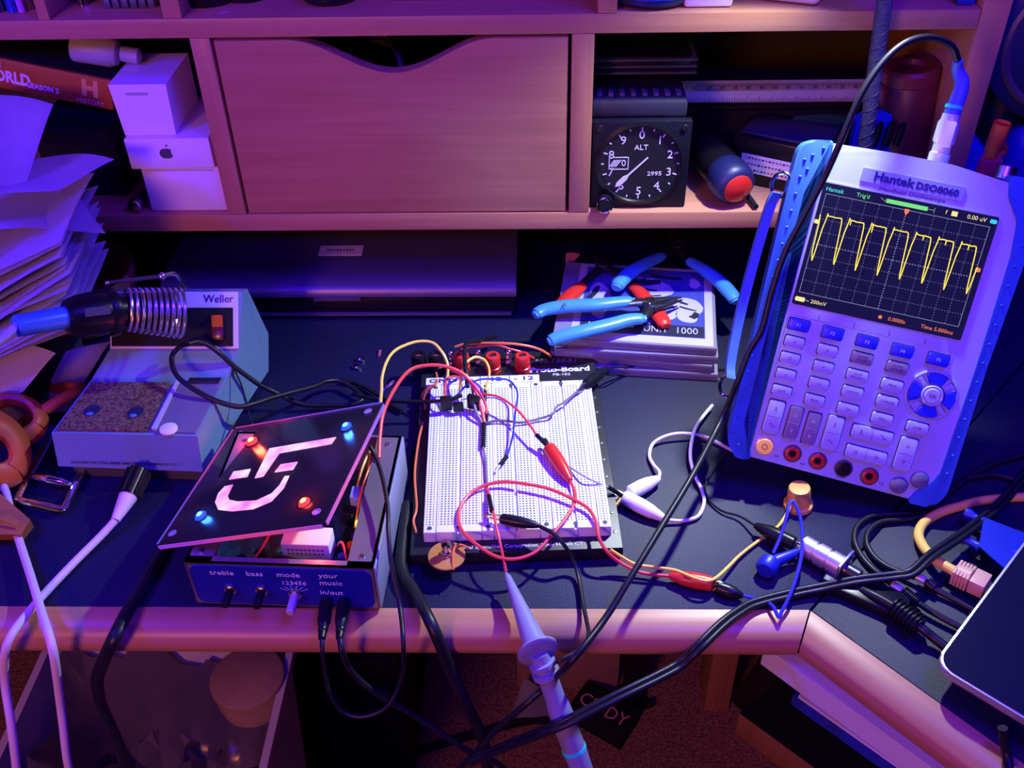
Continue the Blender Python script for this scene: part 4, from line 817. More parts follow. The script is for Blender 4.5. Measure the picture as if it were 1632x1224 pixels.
# emissive strips on the upper rims, painting the edge glow there too
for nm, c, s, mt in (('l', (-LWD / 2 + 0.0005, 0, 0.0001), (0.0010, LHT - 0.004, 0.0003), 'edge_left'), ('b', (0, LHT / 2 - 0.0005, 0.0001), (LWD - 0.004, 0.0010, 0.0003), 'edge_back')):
    MB().box(c, s).build('painted_glow_rim', bpy.data.materials[mt], t)
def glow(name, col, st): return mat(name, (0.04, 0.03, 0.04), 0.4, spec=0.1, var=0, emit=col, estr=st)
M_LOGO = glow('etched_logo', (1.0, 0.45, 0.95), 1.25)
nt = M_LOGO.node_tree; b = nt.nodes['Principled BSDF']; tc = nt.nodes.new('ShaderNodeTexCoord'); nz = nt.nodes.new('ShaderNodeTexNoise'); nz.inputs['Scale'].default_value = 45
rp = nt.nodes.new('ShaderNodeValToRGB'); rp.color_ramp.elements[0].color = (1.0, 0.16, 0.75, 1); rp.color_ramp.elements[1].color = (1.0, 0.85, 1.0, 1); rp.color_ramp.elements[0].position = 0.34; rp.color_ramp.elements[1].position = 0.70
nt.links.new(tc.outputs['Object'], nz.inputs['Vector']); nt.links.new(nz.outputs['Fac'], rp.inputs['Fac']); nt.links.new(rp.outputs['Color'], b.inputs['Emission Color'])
mb = MB()
for poly in ([(580, 352), (905, 297), (882, 330), (628, 375), (550, 488), (508, 497)], [(635, 430), (718, 417), (695, 455), (605, 468)], [(405, 465), (488, 452), (472, 490), (383, 503)],
             [(362, 537), (402, 528), (376, 582), (384, 602), (425, 611), (515, 606), (590, 572), (630, 530), (655, 487), (677, 485), (650, 545), (590, 610), (500, 648), (395, 658), (330, 650), (315, 615), (330, 572)]):
    q = [L7(*p) for p in poly]
    a = sum(q[i][0] * q[(i + 1) % len(q)][1] - q[(i + 1) % len(q)][0] * q[i][1] for i in range(len(q)))
    if a < 0: q = q[::-1]
    mb.prism(q, 0.0, 0.0004)
mb.build('logo', M_LOGO, t)
M_LEDR = glow('red_led', (1.0, 0.03, 0.012), 1.6); M_LEDB = glow('blue_led', (0.0, 0.06, 1.0), 1.6); M_CORR = glow('red_led_core', (1.0, 0.16, 0.03), 14.0); M_CORB = glow('blue_led_core', (0.04, 0.22, 1.0), 10.0)
def led(x, y, mt, col, e, r=0.0032):
    p = L7(x, y)
    o = MB().sphere((p[0], p[1], 0.0), r * 1.25, (1.0, 1.3, 0.7)).build('light', mt, t); o['label'] = 'red light' if mt is M_LEDR else 'blue light'
    MB().sphere((p[0], p[1], r * 0.55), r * 0.72, (1.0, 1.2, 0.7)).build('light_core', M_CORR if mt is M_LEDR else M_CORB, o)
    w_ = LO + LR @ Vector((p[0], p[1], 0.0048)); lamp('led_glow', 'POINT', w_, None, e, col, 0.0035)
    MB().lathe([(r * 1.6, 0.0), (r * 1.75, 0.0002), (r * 1.7, 0.0005), (r * 1.6, 0.0006)], (p[0], p[1], 0), (0, 0, 1), 20, False).build('light_collar', M_BLK, o)
led(495, 320, M_LEDR, (1, 0.05, 0.02), 0.06, 0.0034); led(750, 617, M_LEDR, (1, 0.05, 0.02), 0.03)
led(245, 682, M_LEDB, (0.03, 0.15, 1), 0.03); led(955, 247, M_LEDB, (0.03, 0.15, 1), 0.03)
for x, y in ((430, 280), (1060, 170), (810, 662), (107, 765)):
    p = L7(x, y); MB().lathe([(0.0024, 0), (0.0031, 0.0002), (0.0031, 0.0005), (0.0024, 0.0006)], (p[0], p[1], 0), (0, 0, 1), 20, False).lathe([(0, 0.0002), (0.0024, 0.0002), (0.0024, 0.0003), (0, 0.0003)], (p[0], p[1], 0), (0, 0, 1), 20).build('screw_hole', mat('hole_rim', (0.35, 0.2, 0.45), 0.35), t)
# light of the leds under the lid falls into the box
for (x, y, c, e) in ((495, 320, (1, 0.05, 0.02), 0.03), (750, 617, (1, 0.05, 0.02), 0.05), (245, 682, (0.03, 0.15, 1), 0.03)):
    p = L7(x, y); lamp('led_glow', 'POINT', LO + LR @ Vector((p[0], p[1], -0.010)), None, e, c, 0.003)
# ================================================================ breadboard
BO = Vector((-0.0215, 0.5755, 0.0)); BA = 2.9
t = thing('breadboard', 'white solderless breadboard on a black base with red binding posts', 'breadboard', BO, RZ(BA)); BRD = t
ZB0, ZB1 = 0.013, 0.023
def BL(px, py, h):
    p = D(px, py, h) - BO; a = math.radians(-BA); return Vector((p.x * math.cos(a) - p.y * math.sin(a), p.x * math.sin(a) + p.y * math.cos(a), h))
bx0, bx1, by0, by1 = -0.0762, 0.0760, -0.0955, 0.139
mb = MB().prism([(bx0, by0), (bx1, by0), (bx1, by1), (bx0, by1)], 0.003, ZB0, bev=0.0012).build('base_plate', mat('black_anodised', (0.014, 0.014, 0.018), 0.42), t)
for sx in (bx0 + 0.008, bx1 - 0.008):
    for sy in (by0 + 0.008, by1 - 0.008): MB().cyl((sx, sy, 0), (sx, sy, 0.003), 0.006).build('foot', M_BLKM, t)
xs = -0.0664; WL = 0.168; k_ = 0
M_SOCK = dots('socket_plastic', (0.80, 0.80, 0.80), (0.10, 0.10, 0.11), 0.00254, 0.26, ((-0.0150, -0.0022), (0.0022, 0.0150)))
M_BUS = dots('bus_plastic', (0.80, 0.80, 0.80), (0.10, 0.10, 0.11), 0.00254, 0.26, ((-0.0027, 0.0027),))
for kind in 'BSBSBSB':
    wd = 0.0090 if kind == 'B' else 0.0330; cx = xs + wd / 2
    mb = MB()
    if kind == 'B': mb.box((0, 0, 0), (wd - 0.0003, WL, ZB1 - ZB0), bev=0.0004, seg=1)
    else:
        for sg in (-1, 1): mb.box((sg * (wd / 4 + 0.0004), 0, 0), (wd / 2 - 0.0011, WL, ZB1 - ZB0), bev=0.0004, seg=1)
        mb.box((0, 0, -0.001), (0.004, WL, ZB1 - ZB0 - 0.002))
    o = mb.build('bus_strip' if kind == 'B' else 'socket_strip', M_BUS if kind == 'B' else M_SOCK, t); o.location = (cx, 0, (ZB0 + ZB1) / 2)
    mb = MB()
    for sy in (-1, 1): mb.lathe([(0.0018, 0.0002), (0.0018, 0.0003), (0.0006, 0.0003)], (0, sy * (WL / 2 - 0.0042), (ZB1 - ZB0) / 2), (0, 0, 1), 14)
    mb.build('screw_recess', M_DGREY, o)
    xs += wd
T = Matrix.Translation((0, 0, ZB0))
p = BL(892, 589, ZB0); mb = MB().text('Proto-Board', p.x, p.y, 0.0092, T, z=0.0001, sx=1.12, bold=0.03); p = BL(895, 597, ZB0); mb.text('PB-103', p.x, p.y, 0.0045, T, z=0.0001, sx=1.2)
p = BL(828, 870, ZB0); mb.text('Global Specialties Corporation, New Haven CT', p.x, p.y, 0.0047, T, z=0.0001); mb.build('printed_lettering', M_WINK, t)
p = BL(886, 575, ZB0); MB().text('No 130.51', p.x, p.y, 0.0075, T, z=0.0001, shear=0.15, sx=1.15).build('pencil_lettering', mat('pencil_grey', (0.22, 0.22, 0.25), 0.6), t)
a, b, c, d = BL(681, 614, ZB0), BL(859, 611, ZB0), BL(858, 600, ZB0), BL(681, 602, ZB0)
st = MB().prism([(a.x, WL / 2 + 0.0004), (b.x, WL / 2 + 0.0004), (b.x, WL / 2 + 0.0095), (a.x, WL / 2 + 0.0095)], 0, 0.0098, T).build('label_strip', M_CARD, t)
mb = MB(); yy = WL / 2 + 0.0048; T = Matrix.Translation((0, 0, ZB1 - 0.0008))
for tx, px in (('GND', 708), ('+', 738), ('12', 790), ('- 12', 834)): mb.text(tx, BL(px, 607, ZB0).x, yy, 0.0072, T, z=0.0007, sx=1.5, bold=0.02)
for px in (766, 812): mb.box((BL(px, 607, ZB0).x, yy, ZB1), (0.0005, 0.008, 0.0004))
mb.build('ink_lettering', mat('blue_black_ink', (0.01, 0.02, 0.18), 0.5), st)
def post(px, py, mt, lab, r=0.0066):
    c = BL(px, py, ZB0)
    o = MB().lathe([(r * 1.05, 0), (r * 1.05, 0.005), (r * 0.85, 0.0058), (r * 0.85, 0.0070), (r, 0.0075), (r * 1.0, 0.0150), (r * 0.9, 0.0165), (r * 0.55, 0.0168), (r * 0.5, 0.014), (0, 0.014)], c, (0, 0, 1), 20).build('binding_post', mt, t); o['label'] = lab
    MB().lathe([(r * 0.45, 0.0138), (r * 0.45, 0.0160), (r * 0.2, 0.0165)], c, (0, 0, 1), 12).build('contact', M_CHROME, o)
for px, py, mt, lab in ((669, 588, M_BLK, 'black binding post'), (696, 588, M_BLK, 'black binding post'), (737, 589, M_RED, 'red binding post'), (786, 590, M_RED, 'red binding post'), (833, 590, M_RED, 'red binding post')): post(px, py, mt, lab)
for px, py in ((719, 583), (763, 581), (811, 581)):
    c = BL(px, py, ZB0); MB().sphere(c + Vector((0, 0, 0.003)), 0.0036).sphere(c + Vector((0, 0, 0.0085)), 0.0032).sphere(c + Vector((0, 0, 0.0135)), 0.0028).cyl(c, c + Vector((0, 0, 0.012)), 0.0022).build('metal_terminal', M_CHROME, t)
for sgn in range(9):
    MB().lathe([(0.0014, 0), (0.0011, 0.0007), (0, 0.0009)], (bx1 - 0.0045, -0.08 + 0.019 * sgn, ZB0), (0, 0, 1), 10).build('screw', M_STEEL, t)
def fixed_wire(name, pts, r, mt):
    MB().tube([D(*p) for p in pts], r, 8, 6).build(name, mt, t, True)
fixed_wire('orange_wire', [(674, 674, 0.0145), (667, 703, 0.0148), (661, 755, 0.0148), (664, 808, 0.0148), (659, 830, 0.0148), (664, 850, 0.0145)], 0.0010, M_ORW)
fixed_wire('orange_wire', [(695, 594, 0.014), (697, 606, 0.022), (694, 612, 0.026), (680, 620, 0.022), (673, 632, 0.016), (678, 648, 0.0142), (677, 653, 0.0142)], 0.0010, M_ORW)
fixed_wire('orange_wire', [(689, 618, 0.024), (681, 622, 0.022), (675, 636, 0.016), (678, 642, 0.0145)], 0.0009, M_ORW)
fixed_wire('supply_wire', [(725, 553, 0.024), (745, 548, 0.027), (795, 547, 0.030), (833, 550, 0.028), (860, 557, 0.022), (879, 568, 0.0145)], 0.0012, M_ORW)
fixed_wire('supply_wire', [(735, 556, 0.022), (787, 550, 0.028), (812, 556, 0.026), (834, 562, 0.022), (851, 571, 0.0145)], 0.0010, M_REDW)
# ---------------------------------------------------------------- parts plugged into the breadboard
def comp(name, label, cat, px, py, w_, d_, h_, yaw, mt, lead=0.003, group=None):
    c = D(px, py, ZB1); t_ = thing(name, label, cat, c, RZ(yaw), group)
    MB().box((0, 0, lead + h_ / 2), (w_, d_, h_), bev=0.0008).build('body', mt, t_)
    mb = MB()
    for k in (-1, 0, 1): mb.box((k * w_ * 0.3, 0, lead / 2), (0.0006, 0.0006, lead + 0.0004))
    mb.build('legs', M_STEEL, t_)
comp('transistor', 'upright black power transistor nearest the black binding posts on the breadboard', 'transistor', 712, 657, 0.0095, 0.0045, 0.013, 8, M_BLK)
comp('transistor', 'small square black transistor in the middle of three on the breadboard', 'transistor', 731, 659, 0.0085, 0.0040, 0.008, 5, M_BLK)
comp('transistor', 'wide black power transistor beside the red wire bundle on the breadboard', 'transistor', 756, 655, 0.0105, 0.0045, 0.013, -20, M_BLK)
def wire(name, label, cat, pts, r, mt, ends=(), group=None, sub='insulation', seg=8):
    w_ = [D(*p) for p in pts]; t_ = thing(name, label, cat, w_[0], None, group)
    MB().tube(w_, r, seg, 6).build(sub, mt, t_, True)
    for p0, p1, rr, mm, nm in ends: MB().cyl(D(*p0), D(*p1), rr, seg=12).build(nm, mm, t_, True)
    return t_
wire('jumper_wire', 'tall yellow wire arching from the acrylic lid to the breadboard', 'wire', [(606, 650, 0.070), (608, 622, 0.068), (609, 601, 0.068), (616, 577, 0.066), (628, 560, 0.064), (646, 550, 0.062), (668, 544, 0.060), (689, 546, 0.058), (702, 558, 0.056), (710, 571, 0.052), (714, 588, 0.046), (711, 613, 0.037), (707, 635, 0.029), (705, 655, 0.0235)], 0.0012, M_YELW, (((705, 655, 0.0225), (705, 657, 0.019), 0.0006, M_STEEL, 'bare_end'),))
wire('jumper_wire', 'short yellow wire looping in front of the red binding posts', 'wire', [(733, 632, 0.024), (733, 622, 0.030), (735, 600, 0.040), (738, 587, 0.043), (745, 576, 0.044), (758, 569, 0.044), (771, 573, 0.042), (777, 581, 0.040), (780, 592, 0.037), (778, 606, 0.032), (774, 622, 0.028)], 0.0011, M_YELW, (((774, 620, 0.028), (773, 638, 0.0235), 0.0015, M_BLK, 'sleeve'),))
wire('jumper_wire', 'thick red wire rising from the amplifier box over the breadboard bundle', 'wire', [(604, 730, 0.048), (606, 690, 0.055), (612, 655, 0.060), (632, 615, 0.060), (655, 589, 0.058), (685, 582, 0.056), (714, 585, 0.053), (741, 598, 0.048), (757, 621, 0.040), (767, 650, 0.031), (772, 674, 0.025)], 0.0015, M_REDW)
wire('jumper_wire', 'second red wire running beside the thick one into the bundle', 'wire', [(718, 589, 0.050), (742, 601, 0.047), (760, 620, 0.041), (773, 642, 0.033), (776, 660, 0.0285)], 0.0011, M_REDW, (((776, 656, 0.029), (775, 672, 0.0245), 0.0015, M_BLK, 'sleeve'),))
wire('jumper_wire', 'short red wire looping beside the upright transistor on the breadboard', 'wire', [(714, 640, 0.034), (709, 622, 0.040), (713, 604, 0.042), (724, 600, 0.042), (736, 603, 0.040)], 0.0009, M_REDW)
wire('jumper_wire', 'purple-grey wire slanting down into the bundle by the wide transistor', 'wire', [(750, 607, 0.040), (753, 622, 0.038), (757, 650, 0.032), (765, 668, 0.027), (771, 680, 0.0245)], 0.0011, mat('grey_wire', (0.16, 0.12, 0.16), 0.4))
wire('jumper_wire', 'thin dark wire dropping down the breadboard middle from the bundle', 'wire', [(770, 676, 0.0255), (769, 695, 0.0255), (770, 712, 0.026), (774, 735, 0.0255), (775, 755, 0.0255), (777, 785, 0.0245)], 0.0009, bpy.data.materials['grey_wire'], (((771, 675, 0.026), (770, 712, 0.0262), 0.0019, M_BLK, 'sleeve'),))
wire('jumper_wire', 'red wire running from the breadboard middle to the probe tip', 'wire', [(776, 776, 0.0245), (780, 790, 0.0275), (786, 815, 0.030), (791, 840, 0.030), (797, 865, 0.027), (805, 903, 0.018), (807, 910, 0.016)], 0.0010, M_REDW, (((779, 790, 0.0275), (784, 815, 0.030), 0.0018, M_BLK, 'sleeve'),))
wire('jumper_wire', 'dark grey wire from the bundle to the black clip at the breadboard corner', 'wire', [(772, 675, 0.0245), (796, 670, 0.026), (829, 673, 0.026), (860, 667, 0.026), (880, 660, 0.028), (887, 648, 0.029), (900, 640, 0.029), (926, 619, 0.027)], 0.0010, bpy.data.materials['grey_wire'])
wire('jumper_wire', 'red wire curving across the breadboard to the red clip', 'wire', [(770, 628, 0.036), (796, 633, 0.038), (822, 651, 0.037), (842, 674, 0.036), (856, 695, 0.034)], 0.0010, M_REDW, (((855, 693, 0.034), (872, 710, 0.032), 0.0018, M_BLK, 'sleeve'),))
wire('jumper_wire', 'thin blue wire bowing over the breadboard with a loose pin end', 'wire', [(718, 640, 0.032), (732, 626, 0.036), (745, 613, 0.040), (764, 605, 0.041), (787, 604, 0.041), (808, 605, 0.040), (820, 615, 0.038), (825, 630, 0.036), (821, 658, 0.033), (817, 695, 0.030), (808, 728, 0.028)], 0.0008, mat('blue_wire', (0.02, 0.03, 0.45), 0.4), (((808, 727, 0.028), (797, 741, 0.026), 0.0017, M_BLK, 'sleeve'), ((797, 741, 0.026), (789, 753, 0.0245), 0.0010, M_ALU, 'pin')))
wire('jumper_wire', 'grey wire from under the red clip to a gold pin beside the white clips', 'wire', [(905, 742, 0.0235), (920, 752, 0.027), (937, 762, 0.028), (970, 777, 0.020)], 0.0008, M_GREY, (((969, 776, 0.020), (991, 790, 0.012), 0.0017, M_BLK, 'sleeve'), ((989, 795, 0.012), (979, 809, 0.010), 0.0016, mat('gold_pin', (0.80, 0.50, 0.15), 0.3, 0.9), 'pin')))
wire('hookup_wire', 'black wire running from behind the acrylic lid to the breadboard transistors', 'wire', [(560, 628, 0.030), (600, 636, 0.030), (640, 640, 0.032), (673, 640, 0.034), (705, 639, 0.036), (720, 636, 0.037), (736, 630, 0.038)], 0.0016, M_RUB)
wire('hookup_wire', 'thick black wire standing up between the red binding posts', 'wire', [(745, 618, 0.036), (744, 600, 0.044), (741, 575, 0.046), (741, 556, 0.044), (745, 546, 0.040), (768, 542, 0.030), (790, 536, 0.014)], 0.0019, M_RUB)
# brown disc knob
c = D(712, 887, 0.0145)
t = thing('brown_disc', 'brown disc with a chrome nut and orange wire at the breadboard front corner', 'disc', c)
MB().lathe([(0, 0), (0.0128, 0), (0.0133, 0.0004), (0.0133, 0.0012), (0.0128, 0.0016), (0, 0.0016)], (0, 0, 0), (0, 0, 1), 36).build('disc', mat('brown_phenolic', (0.46, 0.20, 0.05), 0.4), t)
MB().lathe([(0.0046, 0), (0.0046, 0.003), (0.0038, 0.004), (0, 0.004)], (0, 0.001, 0.0016), (0, 0, 1), 6).build('nut', M_CHROME, t); MB().lathe([(0.003, 0), (0.003, 0.005), (0.0036, 0.0055), (0.0034, 0.008), (0, 0.009)], (0, 0.001, 0.0052), (0, 0, 1), 16).build('screw', M_CHROME, t)
MB().tube([(0.0155, 0.0085, -0.0005), (0.009, 0.0085, 0.003), (0.0055, 0.004, 0.0045), (0.005, -0.006, 0.003), (0.0055, -0.013, 0.001)], 0.0008, 8).build('wire', M_ORW, t)
# ================================================================ handheld oscilloscope
SR = Matrix(((0.9644, 0.2013, -0.1714), (-0.2413, 0.4052, -0.8818), (-0.108, 0.8918, 0.4393)))
SO = Vector((0.2482, 0.6088, 0.1725))
t = thing('oscilloscope', 'pale handheld oscilloscope with blue rubber bumpers showing a yellow waveform', 'oscilloscope', SO, SR); SCO = t
mm = lambda pts: [(x / 1000, y / 1000) for x, y in pts]
def arc_poly(pts, rad, n=6):
    """polygon with rounded corners, millimetres"""
    out = []; N = len(pts)
    for i in range(N):
        p = Vector(pts[i]); a = Vector(pts[i - 1]) - p; b = Vector(pts[(i + 1) % N]) - p
        r = rad[i] if isinstance(rad, (list, tuple)) else rad
        if r <= 0: out.append(tuple(p)); continue
        an = a.angle(b); dd = min(r / math.tan(an / 2), a.length * 0.49, b.length * 0.49)
        p0, p1 = p + a.normalized() * dd, p + b.normalized() * dd
        for k in range(n + 1):
            u = k / n; q = p0 * (1 - u) ** 2 + p * 2 * u * (1 - u) + p1 * u * u; out.append((q.x, q.y))
    return out
M_SC = mat('scope_shell', (0.40, 0.48, 0.68), 0.42, var=0.02)
shell = arc_poly([(-74, -163), (74, -166), (78, -140), (77, 40), (70, 66), (20, 72), (-20, 72), (-74, 70)], [14, 14, 20, 30, 14, 60, 60, 14])
MB().prism(mm(shell), -0.036, 0.0, bev=0.006, seg=4).build('shell', M_SC, t, ang=50)
# rubber bumpers
def bumper(outer, inner, name, pts_b):
    poly = outer + inner
    MB().prism(mm(poly), -0.034, 0.0018, bev=0.0022, seg=3).build(name, M_BLUER, t, ang=50)
    mb = MB()
    for x, y in pts_b: mb.sphere((x / 1000, y / 1000, 0.0018), 0.0012, (1, 1, 0.6), u=10, v=6)
    mb.build('grip_dots', M_BLUER, t.children[-1] if False else t)
lo = arc_poly([(-60, 72.5), (-82.5, 69), (-82.5, 20), (-80, -80), (-79, -155), (-70, -166), (-57, -166.5), (-62, -156), (-70, -140), (-71, -60), (-71, 36), (-63, 52), (-60, 62)], [3, 12, 40, 30, 14, 5, 4, 10, 20, 0, 14, 14, 8])
bumper(lo, [], 'rubber_bumper', [(-76.5, -148 + 12 * k) for k in range(18)] + [(-70, -156), (-72, 60), (-66, 66), (-73, 50)])
ro = arc_poly([(57, 73), (61, 58), (71, 44), (74, 20), (75, -60), (74, -140), (70, -150), (62, -158), (58, -166), (60, -168.5), (76, -168), (83, -155), (82, -60), (84, 20), (84, 66), (76, 72)], [4, 10, 14, 0, 0, 14, 14, 10, 3, 3, 10, 20, 60, 40, 14, 6])
bumper(ro, [], 'rubber_bumper', [(78.5, -140 + 14 * k) for k in range(14)])
# screen
Z = 0.0003
MB().prism(mm(rrect(122, 89.6, 2.5)), -0.001, 0.0008).build('screen_bezel', M_SC, t)
scr = MB().prism(mm(rrect(119, 87.6, 1.5)), 0, 0.0012).build('screen', mat('dark_lcd', (0.008, 0.008, 0.02), 0.12, emit=(0.010, 0.008, 0.05), estr=0.6), t)
def em(name, c, s=1.0): return mat(name, (0.02, 0.02, 0.02), 0.5, var=0, emit=c, estr=s)
ZS = 0.00125
def line(mb, pts, w_, z=ZS):
    pts = [Vector((x / 1000, y / 1000)) for x, y in pts]
    for a, b in zip(pts, pts[1:]):
        dd = b - a; l = dd.length
        if l < 1e-7: continue
        dd /= l; n = Vector((-dd.y, dd.x)) * (w_ / 2000); e = dd * (w_ / 2000) * 0.8
        q = [a - e - n, b + e - n, b + e + n, a - e + n]; vs = [mb.bm.verts.new((p.x, p.y, z)) for p in q]; mb.bm.faces.new(vs)
gx0, gx1, gy0, gy1 = -56.3, 55.2, -34.6, 36.3
gw, gh = gx1 - gx0, gy1 - gy0
mb = MB(); line(mb, [(gx0, gy0), (gx1, gy0), (gx1, gy1), (gx0, gy1), (gx0, gy0)], 0.35); mb.build('screen_frame', em('grid_frame_light', (0.25, 0.32, 0.42), 0.9), scr)
mb = MB()
for i in range(1, 12):
    x = gx0 + gw * i / 12; n = 40
    for j in range(n): y = gy0 + gh * (j + 0.5) / n; line(mb, [(x, y - 0.12), (x, y + 0.12)], 0.32 if i != 6 else 0.6)
for j in range(1, 8):
    y = gy0 + gh * j / 8
    for i in range(60): x = gx0 + gw * (i + 0.5) / 60; line(mb, [(x - 0.12, y), (x + 0.12, y)], 0.32 if j != 4 else 0.6)
mb.build('screen_grid', em('grid_dot_light', (0.42, 0.42, 0.62), 0.8), scr)
per = gw / 12 * 1.65; rt = random.Random(4)
yt, yb = gy1 - gh * 0.205, gy1 - gh * 0.665
pts = []; k = 0; x = gx0 + per * 0.17
pts = [(gx0, yt - 0.5), (gx0 + 0.6, yt - 6), (x - 1.4, yb + 6), (x, yb)]
glitch = []
while x + per < gx1 + 1:
    up = x + per * 0.12; fl = x + per * 0.80
    pts += [(x + per * 0.025, yb + 3), (x + per * 0.085, yt - 9), (up + 0.3, yt - 2.5), (up + 0.5, yt + 1.2), (up + 0.8, yt)]
    for q in range(8): pts.append((up + 1 + (fl - up - 1) * q / 7, yt - 0.25 * q / 7 + rt.uniform(-0.25, 0.25)))
    if k in (1, 2, 4, 5, 6): gx = up + 1.2 + (fl - up - 2.4) * (0.05 if k in (1, 2) else 0.55); glitch.append([(gx, yt), (gx + 0.15, yt - (3.2 if k != 2 else 5)), (gx + 0.3, yt)])
    x2 = x + per
    pts += [(fl + 0.4, yt - 1.5)]
    for q in range(1, 8): pts.append((fl + 0.5 + (x2 - fl - 0.9) * q / 8, yt + (yb - yt) * q / 8 + rt.uniform(-0.4, 0.4)))
    pts += [(x2 - 0.2, yb + 1), (x2, yb + rt.uniform(-.6, .6))]; x = x2; k += 1
pts += [(min(gx1, x + per * 0.05), yb + 5), (gx1, yt - 14)] if x < gx1 - 0.5 else []
mb = MB(); line(mb, pts, 0.75, ZS + 0.0001)
for g in glitch: line(mb, g, 0.6, ZS + 0.0001)
mb.build('waveform', em('trace_light', (1.0, 0.80, 0.03), 1.15), scr)
Tm = Matrix.Translation((0, 0, ZS))
def stx(txts, col, nm, s=1.0):
    mb = MB()
    for tx, x, y, sz in txts: mb.text(tx, x / 1000, y / 1000, sz / 1000, Tm, ext=0.00003)
    return mb, nm, em(nm + '_light', col, s)
mb, nm, e = stx([('Hantek', -51, 39.7, 4.2)], (0.05, 0.85, 0.75), 'maker_readout'); mb.build(nm, e, scr)
mb, nm, e = stx([("Trig'd", -31.5, 39.8, 3.9)], (0.15, 0.85, 0.12), 'trigger_readout')
mb.prism(mm([(-15.5, 38.4), (12.5, 38.4), (12.5, 41.2), (-15.5, 41.2)]), ZS, ZS + 0.00005); mb.build(nm, e, scr)
mb = MB(); line(mb, [(-19.5, 41), (-16, 39), (-16, 41)], 0.3); line(mb, [(12.6, 39.8), (17, 39.8), (17, 41.5), (17, 38)], 0.3)
for q in range(14): line(mb, [(-15 + 2 * q, 38.4), (-14 + 2 * q, 41.2)], 0.25, ZS + 0.0002)
mb.build('memory_bar_marks', em('pale_marks', (0.35, 0.5, 0.4), 0.8), scr)
M_YLT = em('yellow_readout_light', (1.0, 0.85, 0.25))
mb, nm, e = stx([('0.00 uV', 45.5, 40.2, 4.2)], (1.0, 0.85, 0.25), 'level_readout'); mb.build(nm, M_YLT, scr)
mb, nm, e = stx([('f', 25, 40.2, 4.0)], (1.0, 0.85, 0.25), 'slope_mark'); mb.build(nm, M_YLT, scr)
MB().prism(mm([(28.5, 38.6), (32.5, 38.6), (32.5, 41.9), (28.5, 41.9)]), ZS, ZS + 0.00005).build('source_mark', M_YLT, scr)
mb, nm, e = stx([('~ 200mV', -43.0, -39.6, 3.9)], (1.0, 0.85, 0.25), 'scale_readout'); mb.build(nm, M_YLT, scr)
MB().prism(mm(rrect(7, 3.2, 1)), ZS, ZS + 0.00005, Matrix.Translation((-0.0545, -0.0396, 0))).build('channel_mark', M_YLT, scr)
MB().prism(mm(rrect(3.6, 3.0, 1.2)), ZS, ZS + 0.00005, Matrix.Translation((-0.0575, gy1 / 1000 - 0.020, 0))).build('zero_mark', M_YLT, scr)
M_OLT = em('orange_readout_light', (1.0, 0.22, 0.02))
mb, nm, e = stx([('0.0000s', 14, -39.8, 3.9)], (1, 0.2, 0), 'delay_readout'); mb.build(nm, M_OLT, scr)
mb, nm, e = stx([('Time 5.000ms', 42, -39.9, 3.9)], (1, 0.2, 0), 'time_readout'); mb.build(nm, M_OLT, scr)
MB().prism(mm(rrect(2.6, 2.6, 1.2)), ZS, ZS + 0.00005, Matrix.Translation((0.0025, -0.0398, 0))).build('delay_mark', M_OLT, scr)
MB().prism(mm([(-1.6, 35.5), (0, 32.5), (1.6, 35.5), (1.6, 37), (-1.6, 37)]), ZS, ZS + 0.0001, Matrix.Translation((-0.0005, 0, 0))).build('trigger_mark', M_OLT, scr)
MB().prism(mm(rrect(3.6, 3.0, 1.2)), ZS, ZS + 0.00005, Matrix.Translation((0.0562, 0.0065, 0))).build('level_mark', M_OLT, scr)
mb = MB(); mb.prism(mm(rrect(4.6, 2.8, 1)), ZS, ZS + 0.00005, Matrix.Translation((0.0565, 0.0403, 0))).build('battery_icon', em('cyan_light', (0.02, 0.65, 0.9), 1.0), scr)
# badge
bd = MB().prism(mm(rrect(69.5, 9.2, 0.8)), 0, 0.0007, Matrix.Translation((-0.0018, 0.0542, 0))).build('badge', mat('grey_blue_badge', (0.25, 0.30, 0.52), 0.4), t)
Tb = Matrix.Translation((0, 0, 0.0008))
MB().text('Hantek', -0.0145, 0.0543, 0.0082, Tb, sx=1.12, ext=0.0001, bold=0.035).text('DSO8060', 0.0150, 0.0538, 0.0062, Tb, sx=1.15, ext=0.0001, bold=0.04).build('badge_lettering', mat('deep_blue_ink', (0.015, 0.01, 0.16), 0.4), bd)
MB().text('Handheld Oscilloscope', 0.0, 0.0470, 0.0040, Matrix.Translation((0, 0, 0.0002)), sx=1.2, ext=0.0001).build('model_lettering', M_INK, t)
# key panel groove
gp = arc_poly([(-59.4, -52.1), (57.6, -52.8), (57.5, -62), (56.8, -100), (57.5, -116), (56.5, -145.2), (-57.5, -142.7), (-59.2, -70)], [3, 3, 0, 0, 0, 5, 3, 0], 5)
mb = MB(); pts = [Vector((x / 1000, y / 1000, 0.0001)) for x, y in gp]; mb.tube(pts + [pts[0]], 0.00028, 5, 1, False).build('panel_groove', M_GREY, t)
for k in range(4): MB().prism(mm([(-38.3 + 25 * k, -51.5), (-37.7 + 25 * k, -51.5), (-37.9 + 25 * k, -47.5), (-38.1 + 25 * k, -47.5)]), 0, 0.0003).build('bezel_tick', M_DGREY, t)
mb = MB(); ribs = [(-42, -66, 8), (-17, -67, 8), (8, -67.5, 8), (33, -68, 8)]
M_KEY = mat('pale_key', (0.42, 0.50, 0.68), 0.4, var=0.02); M_KEYB = mat('blue_key', (0.015, 0.03, 0.62), 0.35); M_KEYG = mat('grey_key', (0.22, 0.20, 0.28), 0.45)
